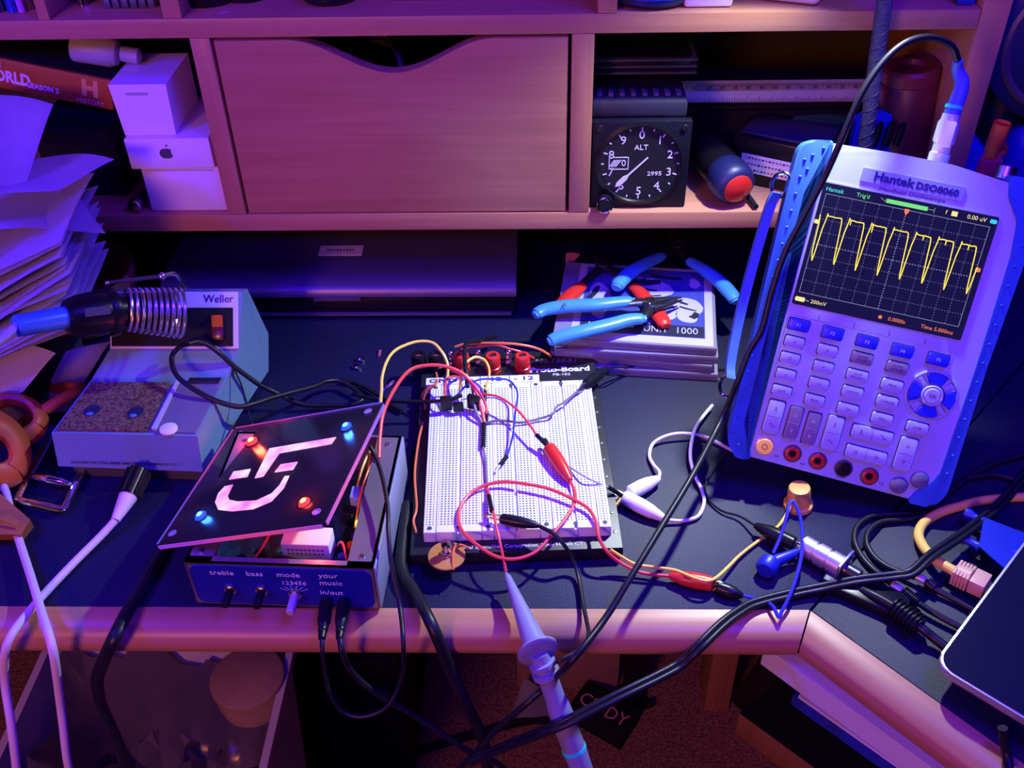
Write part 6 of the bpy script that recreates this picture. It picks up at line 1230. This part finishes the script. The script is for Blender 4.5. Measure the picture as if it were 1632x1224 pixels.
MB().lathe([(0.008, -0.004), (0.0085, -0.003), (0.0085, 0.003), (0.0075, 0.004), (0, 0.004)], D(1079, 392, 0.0435), (0, 0, 1), 24).tube([D(1077, 391, 0.0435), D(1072, 378, 0.042), D(1070, 366, 0.041)], lambda u: 0.005 * (1 - u * 0.7), 10, 4).tube([D(1082, 391, 0.0435), D(1079, 378, 0.042), D(1072, 366, 0.041)], lambda u: 0.005 * (1 - u * 0.7), 10, 4).build('jaws', M_DSTEEL, t, True)
t = thing('pliers', 'red-handled cutters lying underneath the blue-handled flush cutters', 'pliers', D(960, 460, ZT))
grip(t, [D(888, 497, 0.0375), D(896, 486, 0.0385), D(907, 473, 0.039), D(918, 463, 0.039), D(930, 454, 0.039)], 0.0066, M_RED, 'handle', 0.6)
grip(t, [D(1062, 520, 0.0385), D(1052, 505, 0.0395), D(1036, 485, 0.0390), D(1020, 466, 0.0390), D(1008, 455, 0.039)], 0.0064, M_RED, 'handle', 0.55)
MB().tube([D(923, 458, 0.039), D(940, 442, 0.039), D(960, 425, 0.0385)], 0.0042, 10, 4, True, 0.6).tube([D(1010, 458, 0.039), D(990, 440, 0.039), D(964, 424, 0.0385)], 0.0042, 10, 4, True, 0.6).build('shank', M_DSTEEL, t, True)
MB().lathe([(0.007, -0.003), (0.0075, -0.002), (0.0075, 0.003), (0.0065, 0.004), (0, 0.004)], D(961, 423, 0.0385), (0, 0, 1), 24).tube([D(958, 421, 0.0385), D(950, 410, 0.038), D(943, 400, 0.037)], lambda u: 0.0045 * (1 - u * 0.7), 10, 4).tube([D(963, 420, 0.0385), D(956, 409, 0.038), D(946, 399, 0.037)], lambda u: 0.0045 * (1 - u * 0.7), 10, 4).build('jaws', M_DSTEEL, t, True)
p = D(908, 432, 0.02)
t = thing('red_handled_tool', 'small dull red tool tip standing behind the blue handles', 'tool', (p.x, p.y, 0))
MB().prism([(-0.004, 0), (0.010, 0.017), (0.002, 0.019), (-0.004, 0.018)], -0.002, 0.002, Matrix.Translation(p) @ Matrix.Rotation(math.radians(70), 4, 'X')).build('handle', mat('dull_red_plastic', (0.35, 0.08, 0.08), 0.5), t, True)
MB().box((p.x, p.y, 0.010), (0.006, 0.006, 0.020)).build('shank', M_DSTEEL, t, True)
# ================================================================ cables on the left and front
t = thing('power_cable', 'flat black cord running from under the acrylic lid over the desk edge', 'cable', D(230, 930, 0))
MB().tube([D(300, 800, 0.0042), D(272, 850, 0.0042), D(250, 895, 0.0042), D(222, 945, 0.0045), D(200, 980, 0.006), D(180, 1020, 0.004), C(163, 1058, 0.408), C(155, 1085, 0.404), C(160, 1120, 0.400), C(178, 1160, 0.396), C(194, 1200, 0.393), C(206, 1260, 0.39)], 0.0048, 12, 6, True, 0.7).build('cord', M_RUB, t, True)
MB().tube([D(275, 846, 0.0075), D(252, 892, 0.0075), D(224, 943, 0.0078), D(202, 978, 0.0092)], 0.0008, 6).build('cord_rib', M_RUB, t, True)
tag(MB().tube([D(300, 548, 0.075), D(288, 552, 0.070), D(274, 568, 0.066), D(279, 594, 0.060), D(299, 614, 0.055), D(338, 636, 0.048), D(378, 648, 0.040), D(406, 643, 0.036), D(440, 632, 0.030), D(500, 616, 0.018), D(520, 608, 0.014), D(545, 608, 0.010), D(572, 626, 0.008), D(577, 637, 0.007), D(560, 645, 0.006), D(520, 646, 0.005), D(480, 644, 0.008), D(440, 626, 0.018), D(410, 611, 0.030), D(372, 583, 0.050), D(352, 565, 0.062), D(333, 551, 0.070), D(315, 545, 0.075), D(300, 548, 0.0772)], 0.0021, 10, 6).build('black_cable', M_RUB), 'black cord looping in front of the soldering station panel', 'cable')
tag(MB().tube([D(545, 606, 0.0045), D(570, 612, 0.004), D(600, 628, 0.004), D(618, 642, 0.004), D(640, 655, 0.004)], 0.0019, 8).build('black_cable', M_RUB), 'short black cord on the desk between acrylic lid and yellow wire', 'cable')
tag(MB().tube([D(372, 585, 0.048), D(385, 615, 0.042), D(395, 650, 0.036), D(408, 690, 0.040)], 0.0007, 6).tube([D(340, 636, 0.048), D(343, 665, 0.030), D(340, 690, 0.018), D(332, 715, 0.008)], 0.0006, 6).build('thin_wire', M_RUB), 'thin dark wires hanging beside the soldering station flank', 'wire')
t = thing('power_cable', 'thick black cable hanging over the desk edge right of the amplifier box', 'cable', D(700, 1000, 0))
MB().tube([D(600, 850, 0.0055) + Vector((0.02, 0.03, 0)), D(640, 900, 0.006), D(662, 945, 0.007), D(690, 1000, 0.008), C(715, 1060, 0.410), C(742, 1120, 0.402), C(768, 1175, 0.398), C(778, 1230, 0.395), C(785, 1300, 0.39)], 0.0043, 14, 6).build('cord', M_RUB, t, True)
def jack(name, label, top, bot, cable, r):
    t_ = thing(name, label, 'cable', top)
    v = bot - top; l = v.length
    MB().lathe([(0.0044, 0), (0.0046, 0.001), (0.0046, l * 0.55), (0.0038, l * 0.62), (0.0036, l * 0.7), (0.0032, l * 0.72), (0.0033, l * 0.8), (0.0028, l * 0.82), (0.0029, l * 0.9), (0.0024, l)], top, v, 18).build('plug', M_BLK, t_, True)
    MB().tube([bot - v * 0.05] + cable, r, 10, 6).build('cord', M_RUB, t_, True)
    MB().cyl(top - v.normalized() * 0.006, top, 0.0022).build('pin', M_STEEL, t_, True)
Ainv = ATF
ja = (Ainv @ (FP @ Vector((ux_(0.725), vy_(0.22), 0.002)))); ja.z -= Z0; jb = (Ainv @ (FP @ Vector((ux_(0.82), vy_(0.22), 0.002)))); jb.z -= Z0
jack('audio_cable', 'left plug in the amplifier front, its cord looping back up beside the box', ja, D(513, 1018, 0.012), [D(514, 1040, 0.006), C(519, 1075, 0.398), C(526, 1105, 0.393), C(546, 1134, 0.389), C(580, 1142, 0.387), C(618, 1125, 0.390), C(640, 1080, 0.398), D(643, 1030, 0.020), D(637, 965, 0.026), D(624, 900, 0.045), D(619, 850, 0.055), D(618, 810, 0.058), D(611, 768, 0.060), D(600, 732, 0.062), D(590, 712, 0.066)], 0.0016)
jack('audio_cable', 'right plug in the amplifier front, its cord running down to the right', jb, D(541, 1018, 0.012), [D(546, 1040, 0.006), C(560, 1070, 0.402), C(600, 1105, 0.398), C(660, 1140, 0.396), C(715, 1176, 0.391), C(748, 1198, 0.388), C(790, 1215, 0.387), C(840, 1260, 0.387)], 0.0021)
# paired cord across the right front
def paired(pts, r):
    pts = smooth(pts, 6); mb = MB()
    for s in (-1, 1):
        q = []
        for i, p in enumerate(pts):
            v = (pts[min(i + 1, len(pts) - 1)] - pts[max(i - 1, 0)]).normalized(); sd = v.cross(Vector((0, 0, 1))).normalized(); q.append(p + sd * r * 0.95 * s)
        mb.tube(q, r, 10, 1, False)
    return mb
tag(paired([C(752, 1212, 0.372), C(800, 1192, 0.369), C(840, 1176, 0.365), C(900, 1152, 0.362), C(980, 1112, 0.374), C(1050, 1078, 0.390), C(1085, 1058, 0.400), D(1115, 1030, 0.006), D(1150, 996, 0.007), D(1178, 975, 0.006), D(1205, 961, 0.0045), D(1263, 946, 0.0045), D(1307, 937, 0.006), D(1366, 925, 0.012), D(1425, 918, 0.015), D(1454, 912, 0.018), D(1486, 884, 0.0195), D(1542, 846, 0.016), D(1595, 802, 0.012), D(1634, 756, 0.012), D(1690, 700, 0.012)], 0.0021).build('twin_cable', M_RUB), 'long black twin cord crossing the right front of the desk', 'cable')
# small hardware on the desk
for px, py, lb in ((572, 574, 'rear one of two tiny metal screws behind the acrylic lid'), (567, 587, 'front one of two tiny metal screws behind the acrylic lid')):
    c = D(px, py, 0.0); t = thing('screw', lb, 'screw', c)
    MB().lathe([(0.0012, 0), (0.0032, 0.0008), (0.0032, 0.0020), (0.0022, 0.0030), (0, 0.0030)], (0, 0, 0.0004), (0.25, 0.1, 1), 12).build('head', M_CHROME, t); MB().cyl((0.0, 0, 0.0016), (0.005, -0.004, 0.0014), 0.0013).build('shank', M_STEEL, t)
c = D(605, 566, 0.0); t = thing('glass_fuse', 'tiny reddish component standing left of the yellow wire arch', 'component', c)
MB().cyl((0, -0.004, 0.0016), (0, 0.004, 0.0016), 0.0014).build('body', mat('dull_red_body', (0.40, 0.08, 0.12), 0.4), t); MB().cyl((0, 0.004, 0.0016), (0, 0.0065, 0.0016), 0.0017).build('end_cap', M_CHROME, t)
t = thing('pin_lead', 'bright metal pin on a thin blue wire beside the foot of the yellow wire arch', 'wire', D(620, 612, 0.055))
MB().cyl(D(616, 617, 0.058), D(629, 607, 0.062), 0.0013).build('pin', M_CHROME, t, True); MB().tube([D(616, 617, 0.058), D(612, 620, 0.057), D(606, 632, 0.060), D(602, 648, 0.068)], 0.0009, 7).build('wire', M_BLW, t, True)
# ================================================================ right hand side: cables, plugs, laptop
t = thing('vga_cable', 'bright blue screen plug with two thumbscrews at the right edge', 'cable', D(1590, 860, 0))
zz = 0.004; q = [D(1563, 828, zz), D(1632, 858, zz), D(1595, 905, zz), D(1557, 872, zz)]
MB().hexa([D(1560, 874, zz), D(1600, 910, zz), D(1650, 860, zz), D(1568, 830, zz)], [D(1560, 870, 0.018), D(1600, 905, 0.018), D(1650, 856, 0.018), D(1568, 824, 0.018)]).build('plug_body', M_BLUE, t, True)
for a, b in ((D(1537, 815, 0.012), D(1566, 832, 0.012)), (D(1530, 855, 0.012), D(1562, 872, 0.012))):
    MB().lathe([(0.0015, 0), (0.0040, 0.001), (0.0042, 0.004), (0.0030, 0.006), (0.0030, (b - a).length * 0.8), (0.0044, (b - a).length)], a, b - a, 14).build('thumbscrew', M_BLUE, t, True)
MB().lathe([(0.009, 0), (0.0075, 0.015), (0.0055, 0.026)], D(1612, 885, 0.011), D(1650, 905, 0.011) - D(1612, 885, 0.011), 16).build('strain_relief', M_BLUE, t, True)
MB().tube([D(1640, 900, 0.011), D(1680, 915, 0.008), D(1730, 915, 0.005)], 0.0038, 10).build('cord', M_RUB, t, True)
t = thing('network_cable', 'thick yellow cable with a ribbed beige boot curving towards the corner laptop', 'cable', D(1500, 860, 0))
MB().tube([D(1720, 800, 0.004), D(1640, 792, 0.004), D(1572, 797, 0.004), D(1536, 805, 0.004), D(1498, 817, 0.004), D(1473, 833, 0.0045), D(1464, 852, 0.0055), D(1472, 872, 0.0075), D(1488, 890, 0.010), D(1508, 903, 0.011), D(1522, 911, 0.011)], 0.0036, 12).build('cord', M_YELW, t, True)
M_BGE = mat('beige_plastic', (0.80, 0.50, 0.24), 0.45)
a, b = D(1520, 910, 0.011), D(1572, 935, 0.012); v = b - a; l = v.length; fm = frame(v)
mb = MB().lathe([(0.0042, 0), (0.0060, 0.001), (0.0072, l * 0.5)], a, v, 16)
for k in range(5): mb.box(a + v * (0.08 + 0.10 * k), (0.0150, 0.0120, 0.0018), fm, 0.0004)
mb.box(a + v * 0.78, (0.0150, 0.0115, l * 0.46), fm, 0.0008).build('boot', M_BGE, t, True)
def coilcable(label, pts, r, ends=(), grp=None):
    t_ = thing('black_cable', label, 'cable', D(*pts[0]) if len(pts[0]) == 3 else pts[0], None, grp)
    MB().tube([D(*p) for p in pts], r, 10, 6).build('cord', M_RUB, t_, True)
    for p0, p1, rr, mm_, nm in ends:
        a, b = D(*p0), D(*p1); v = b - a; n = 7 if nm == 'ribbed_relief' else 1
        if n == 1: MB().lathe([(rr * .8, 0), (rr, 0.0006), (rr, v.length - 0.0006), (rr * .8, v.length)], a, v, 14).build(nm, mm_, t_, True)
        else:
            mb = MB().cyl(a, b, rr * 0.8)
            for k in range(n): mb.lathe([(rr * .8, 0), (rr, 0.0004), (rr, v.length / n * .45), (rr * .8, v.length / n * .55)], a + v * (k / n), v, 16, False)
            mb.build(nm, mm_, t_, True)
coilcable('outer black cable loop behind the metal adapter, ending in a silver sleeve', [(1472, 816, .003), (1425, 820, .003), (1390, 823, .003), (1367, 838, .003), (1362, 862, .003), (1374, 888, .003), (1392, 908, .003), (1410, 922, .005), (1426, 934, .007), (1446, 948, .007), (1480, 972, .006), (1530, 1000, .005)], 0.0022, (((1421, 931, .007), (1438, 942, .007), 0.0030, M_ALU, 'sleeve'), ((1440, 943, .007), (1462, 960, .007), 0.0042, M_BLK, 'ribbed_relief')))
coilcable('inner black cable loop behind the metal adapter, running under the yellow cable boot', [(1480, 822, .003), (1440, 828, .003), (1405, 832, .003), (1386, 845, .003), (1381, 864, .003), (1392, 886, .003), (1412, 902, .004), (1440, 914, .005), (1470, 924, .007), (1492, 940, .005), (1520, 955, .004), (1560, 978, .004)], 0.0022, (((1460, 918, .007), (1475, 926, .007), 0.0030, M_ALU, 'sleeve'), ((1477, 928, .007), (1490, 938, .006), 0.0040, M_BLK, 'sleeve')))
coilcable('black cable with a thick ribbed sleeve beside the corner laptop', [(1360, 935, .006), (1390, 948, .010), (1424, 967, .011), (1466, 999, .011), (1490, 1018, .008), (1530, 1050, .006)], 0.0032, (((1424, 967, .011), (1466, 999, .011), 0.0080, M_BLK, 'ribbed_relief'),))
coilcable('black cable running behind the yellow cable along the right edge', [(1480, 812, .003), (1520, 780, .003), (1570, 745, .003), (1650, 720, .003)], 0.0024)
coilcable('black cable curving along the right edge under the oscilloscope corner', [(1500, 790, .003), (1540, 765, .003), (1590, 758, .003), (1650, 775, .003)], 0.0022)
p = D(1385, 955, 0.0)
t = thing('power_adapter', 'dark plug-in power adapter lying by the seam of the two desk tops', 'adapter', p, RZ(-32))
MB().box((0, 0, 0.0045), (0.05, 0.022, 0.009), bev=0.002).build('body', M_BLK, t); MB().box((-0.028, 0.0, 0.0045), (0.008, 0.012, 0.006), bev=0.001).build('snout', M_NAVY, t)
# laptop at the lower right corner
zt = 0.026
k0, k1, k2 = D(1488, 1056, zt), D(1632, 863, zt), D(1632, 1166, zt)
e1 = (k1 - k0); e1.z = 0; e1.normalize(); e2 = (k2 - k0); e2.z = 0; e2.normalize()
nb = Vector((e1.y, -e1.x, 0));  nb = nb if nb.dot(e2) > 0 else -nb
print('LAPTOP corner angle', math.degrees(e1.angle(e2)))
t = thing('laptop_corner', 'dark silver-edged laptop reaching in at the lower right corner', 'laptop', k0, None)
def lpoly(w_, h_, r): return [(p[0] + w_ / 2, p[1] + h_ / 2) for p in rrect(w_, h_, r, 8)]
Ml = Matrix((e1, -nb if False else nb, Vector((0, 0, 1)))).transposed().to_4x4()
if Ml.to_3x3().determinant() < 0: Ml = Matrix((nb, e1, Vector((0, 0, 1)))).transposed().to_4x4()
poly = lpoly(0.30, 0.30, 0.011)
mb = MB().prism(poly, -0.0062, -0.0008, Ml, bev=0.0012, seg=3); mb.build('shell', mat('silver_shell', (0.52, 0.52, 0.58), 0.42, 0.7), t)
MB().rings([[Ml @ Vector((0.006 + x * 0.96 + k, 0.006 + y * 0.96 + k, z)) for x, y in poly] for k, z in ((0.006, -0.022), (0.0, -0.0150), (0.0, -0.0063))]).build('base', M_DSTEEL, t)
ins = [(x * 0.989 + 0.0016, y * 0.989 + 0.0016) for x, y in poly]
MB().prism(ins, -0.0009, 0.0, Ml).build('glass_lid', mat('dark_glass', (0.008, 0.010, 0.03), 0.22), t)
for x, y in ((0.03, 0.03), (0.27, 0.03), (0.03, 0.27), (0.27, 0.27)):
    q = Ml @ Vector((x, y, -0.022)); MB().cyl(q, q - Vector((0, 0, 0.0040)), 0.008).build('foot', M_BLKM, t)
tag(MB().tube([D(1598, 1160, 0.020), D(1600, 1180, 0.012), D(1606, 1210, 0.003), D(1612, 1260, 0.0)], 0.003, 10).build('black_lead', M_RUB), 'black lead hanging from the corner laptop over the side desk edge', 'cable')
# braided gooseneck of the work light
g0 = D(1384, 380, 0.012)
gy = 0.745
t = thing('gooseneck_lamp', 'braided gooseneck lamp arm rising behind the oscilloscope to the top edge', 'lamp', C(1372, 300, gy) * 1)
gb = C(1352, 420, gy)
gp = [Vector((gb.x, gy, 0.012)), C(1368, 300, gy), C(1381, 215, gy), C(1392, 130, gy), C(1403, 50, gy), C(1412, -20, gy), C(1405, -70, gy), Vector((0.26, 0.74, 0.45)), Vector((0.245, 0.73, 0.475))]
M_BRD = mat('braided_sleeve', (0.05, 0.05, 0.10), 0.45, scale=900, bump=1.0)
MB().tube(gp, 0.0058, 14, 8).build('gooseneck', M_BRD, t, True)
mb = MB(); q = smooth(gp, 10)
for s in (0, 1):
    pts = []
    acc = 0
    for i, p in enumerate(q): pts.append(p + Vector((0.0059 * math.cos(i * 1.3 + s * math.pi), 0.0059 * math.sin(i * 1.3 + s * math.pi), 0)))
    mb.tube(pts, 0.0004, 6, 3)
mb.build('braid_strand', M_DGREY, t, True)
MB().lathe([(0.032, 0), (0.033, 0.003), (0.030, 0.010), (0.010, 0.014), (0.008, 0.018)], (gb.x, gy, 0.0), (0, 0, 1), 36).build('base', M_BLK, t, True)
hd = Vector((0.22, 0.71, 0.43)); hv_ = (Vector((0.0, 0.56, 0.0)) - hd).normalized()
MB().lathe([(0.010, -0.040), (0.016, -0.036), (0.020, -0.018), (0.032, 0.0), (0.034, 0.004), (0.0325, 0.004), (0.030, 0.0), (0.018, -0.016), (0.0, -0.020)], hd - hv_ * 0.004, hv_, 32, False).build('lamp_head', M_DGREY, t, True)
MB().lathe([(0.013, 0), (0.013, 0.002), (0, 0.0025)], hd - hv_ * 0.018, hv_, 24).build('bulb', mat('lamp_bulb', (0.8, 0.8, 0.8), 0.4, emit=(0.84, 0.92, 1.0), estr=12.0), t, True)
# ================================================================ under the desk
bin_z = -0.30
a, b = D(72, 1058, bin_z), D(456, 1050, bin_z); c, d = D(404, 1224, bin_z), D(0, 1205, bin_z)
t = thing('plastic_bin', 'pale plastic bin under the desk left, lined with a crumpled clear bag', 'bin', ((a.x + b.x) / 2, (a.y + d.y) / 2, -Z0))
x0, x1 = a.x - 0.004, b.x; y1 = a.y + 0.045; y0 = y1 - 0.30
def rr_at(k, z, e=0): 
    cx, cy = (x0 + x1) / 2, (y0 + y1) / 2
    return [Vector((cx + px_ * k, cy + py_ * k, z)) for px_, py_ in rrect((x1 - x0) + e, (y1 - y0) + e, 0.03, 6)]
mb = MB(); mb.rings([rr_at(0.82, -Z0 + 0.001), rr_at(1.0, bin_z - 0.012), rr_at(1.045, bin_z - 0.012), rr_at(1.045, bin_z), rr_at(0.985, bin_z), rr_at(0.805, -Z0 + 0.006)], cap=True).build('tub', M_PALE, t, True)
bag = MB(); rows = []
for j in range(19):
    r = []
    for i in range(23):
        u, v = i / 22, j / 18; x = x0 + 0.012 + (x1 - x0 - 0.024) * u; y = y0 + 0.012 + (y1 - y0 - 0.024) * v
        z = -0.43 + 0.06 * noise.noise(Vector((u * 4, v * 4, 1.3))) + 0.05 * noise.noise(Vector((u * 9, v * 9, 4.3))) + 0.02 * noise.noise(Vector((u * 22, v * 22, 7.7)))
        ed = min(u, 1 - u, v, 1 - v); z += max(0, 0.12 - ed) / 0.12 * 0.13 * (0.8 + 0.3 * noise.noise(Vector((u * 7, v * 7, 9)))); z = min(z, bin_z - 0.003)
        k = 0.86 + (z + 0.75) / 0.45 * 0.13; cx, cy = (x0 + x1) / 2, (y0 + y1) / 2
        r.append(Vector((cx + (x - cx) * k, cy + (y - cy) * k, z)))
    rows.append(r)
tag(bag.grid(rows, 0.0004).build('plastic_bag', mat('cloudy_film', (0.26, 0.21, 0.30), 0.20, trans=0.25, var=0.2, scale=30)), 'crumpled cloudy plastic bag lining the pale bin', 'bag')
p = D(403, 1088, -0.305)
t = thing('round_tub', 'round beige tub in the bin next to its right rim', 'tub', (p.x - 0.004, p.y, -0.365))
MB().lathe([(0.032, 0.03), (0.034, 0.04), (0.0355, 0.066), (0.0345, 0.066)], (0, 0, 0), (0, 0, 1), 36).build('body', mat('beige_tub', (0.42, 0.28, 0.20), 0.55), t); MB().lathe([(0.036, 0.060), (0.0365, 0.062), (0.0365, 0.070), (0.035, 0.071), (0, 0.071)], (0, 0, 0), (0, 0, 1), 36).build('lid', bpy.data.materials['beige_tub'], t)
f = D(560, 1160, -0.72)
t = thing('shade_box', 'black box added in place of the shade under the desk middle', 'computer', (D(560, 1110, -0.55).x - 0.01, 0.86, -Z0))  # black box put where shade falls below the desk
MB().box((0, 0, 0.165), (0.15, 0.24, 0.32), bev=0.004).build('case', M_BLKM, t); MB().box((0, -0.121, 0.25), (0.12, 0.003, 0.05), bev=0.001).build('shade_box_panel', M_BLK, t); MB().lathe([(0.008, 0), (0.007, 0.002), (0, 0.002)], (0.05, -0.120, 0.20), (0, -1, 0), 16).build('power_button', M_DGREY, t)
for sx in (-0.06, 0.06):
    for sy in (-0.10, 0.10): MB().cyl((sx, sy, 0), (sx, sy, 0.006), 0.012).build('foot', M_BLKM, t)
FZ = -Z0
q0 = D(838, 1118, FZ); 
t = thing('cardboard_box', 'brown cardboard box standing on the carpet under the desk', 'box', (D(905, 1120, FZ).x, D(905, 1115, FZ).y + 0.10, FZ))
cwd = D(1000, 1120, FZ).x - D(838, 1120, FZ).x
MB().box((0, 0, 0.12), (cwd, 0.16, 0.24), bev=0.002).build('carton', mat('cardboard', (0.40, 0.22, 0.16), 0.8), t); MB().box((0.01, -0.0805, 0.10), (0.008, 0.0008, 0.06)).build('tape_mark', mat('rust_mark', (0.30, 0.08, 0.04), 0.8), t); MB().box((-0.022, -0.0805, 0.13), (0.008, 0.0008, 0.05)).build('tape_mark', bpy.data.materials['rust_mark'], t)
p = D(1000, 1130, FZ)
t = thing('black_post', 'narrow dark post standing at the right side of the cardboard box', 'post', (p.x + 0.008, p.y + 0.02, FZ)); MB().box((0, 0, 0.20), (0.028, 0.02, 0.40), bev=0.002).build('bar', M_BLKM, t); MB().box((0, 0, 0.004), (0.04, 0.032, 0.008), bev=0.001).build('foot', M_BLKM, t)
a, b, c, d = D(925, 1118, FZ + .03), D(1000, 1160, FZ + .03), D(1012, 1138, FZ + .03), D(950, 1098, FZ + .03)
v = (b - a); v.z = 0; yw = math.degrees(math.atan2(v.y, v.x))
ctr = D(962, 1130, FZ + 0.03)
t = thing('black_flat_box', 'flat black box with large pink letters lying on the carpet', 'box', (ctr.x, ctr.y, FZ), RZ(yw)); MB().box((0, 0, 0.015), (v.length * 1.15, 0.055, 0.03), bev=0.001).build('carton', M_BLKM, t)
MB().text('CSPDY', 0.0, -0.001, 0.030, Matrix.Translation((0, 0, 0.0302)), sx=0.85).build('lettering', mat('pink_print', (0.70, 0.32, 0.34), 0.6), t)
ctr = D(830, 1128, FZ)
sheet('leaflet', 'grey crumpled leaflet on the carpet beside the cardboard box', [D(812, 1142, FZ + .004), D(905, 1142, FZ + .004), D(880, 1100, FZ + .03), D(836, 1080, FZ + .05)], 0.012, 0.0006, M_GREY)
tag(MB().tube([D(640, 1205, FZ + .006), D(760, 1170, FZ + .006), D(850, 1148, FZ + .006), D(930, 1152, FZ + .006), D(1040, 1120, FZ + .006)], 0.006, 8).build('floor_cable', M_BLKM), 'dark cable lying on the carpet in front of the cardboard box', 'cable')
# box on the floor at the right and folder
k0, k1 = D(1178, 1132, FZ + 0.06), D(1310, 1228, FZ + 0.06); e1 = (k1 - k0).normalized(); nn = Vector((-e1.y, e1.x, 0)); nn = nn if nn.x > 0 else -nn
Mb_ = Matrix((e1, nn, Vector((0, 0, 1)))).transposed(); 
if Mb_.determinant() < 0: Mb_ = Matrix((nn, e1, Vector((0, 0, 1)))).transposed(); sz = (0.30, 0.5)
else: sz = (0.5, 0.30)
t = thing('speaker_box', 'dark topped wooden box on the floor under the angled side desk', 'speaker', (k0.x, k0.y, FZ), Mb_)
MB().box((sz[0] / 2, sz[1] / 2, 0.026), (sz[0], sz[1], 0.050), bev=0.002).build('cabinet', M_WOODV, t); MB().box((sz[0] / 2, sz[1] / 2, 0.0555), (sz[0] * 0.995, sz[1] * 0.995, 0.008), bev=0.002).build('top_panel', M_BLKM, t)
fa, fb = D(1260, 1122, -0.10), D(1425, 1240, -0.10); e1 = (fb - fa).normalized(); nn = Vector((-e1.y, e1.x, 0)); nn = nn if nn.x > 0 else -nn
t = thing('blue_folder', 'blue folder hanging below the pale shallow drawer under the side desk', 'folder', (fa.x, fa.y, -0.10))
q = [Vector((0, 0, 0)), e1 * 0.35, e1 * 0.35 + nn * 0.14, nn * 0.14]
MB().hexa([p + Vector((0, 0, 0.0)) for p in q], [p + Vector((0, 0, 0.012)) for p in q]).build('cover', M_BLUE, t); MB().hexa([p * 0.97 + e1 * 0.004 + Vector((0, 0, 0.0122)) for p in q], [p * 0.97 + e1 * 0.004 + Vector((0, 0, 0.0150)) for p in q]).build('papers', M_PAPER, t)
p = D(1185, 1085, -0.55)
tag(MB().tube([D(1250, 1030, -0.30), D(1226, 1068, -0.45), D(1206, 1092, -0.6), D(1186, 1112, FZ + 0.055)], 0.017, 10).build('cable_bundle', M_BLKM), 'black cable bundle hanging behind the wooden desk leg', 'cable')
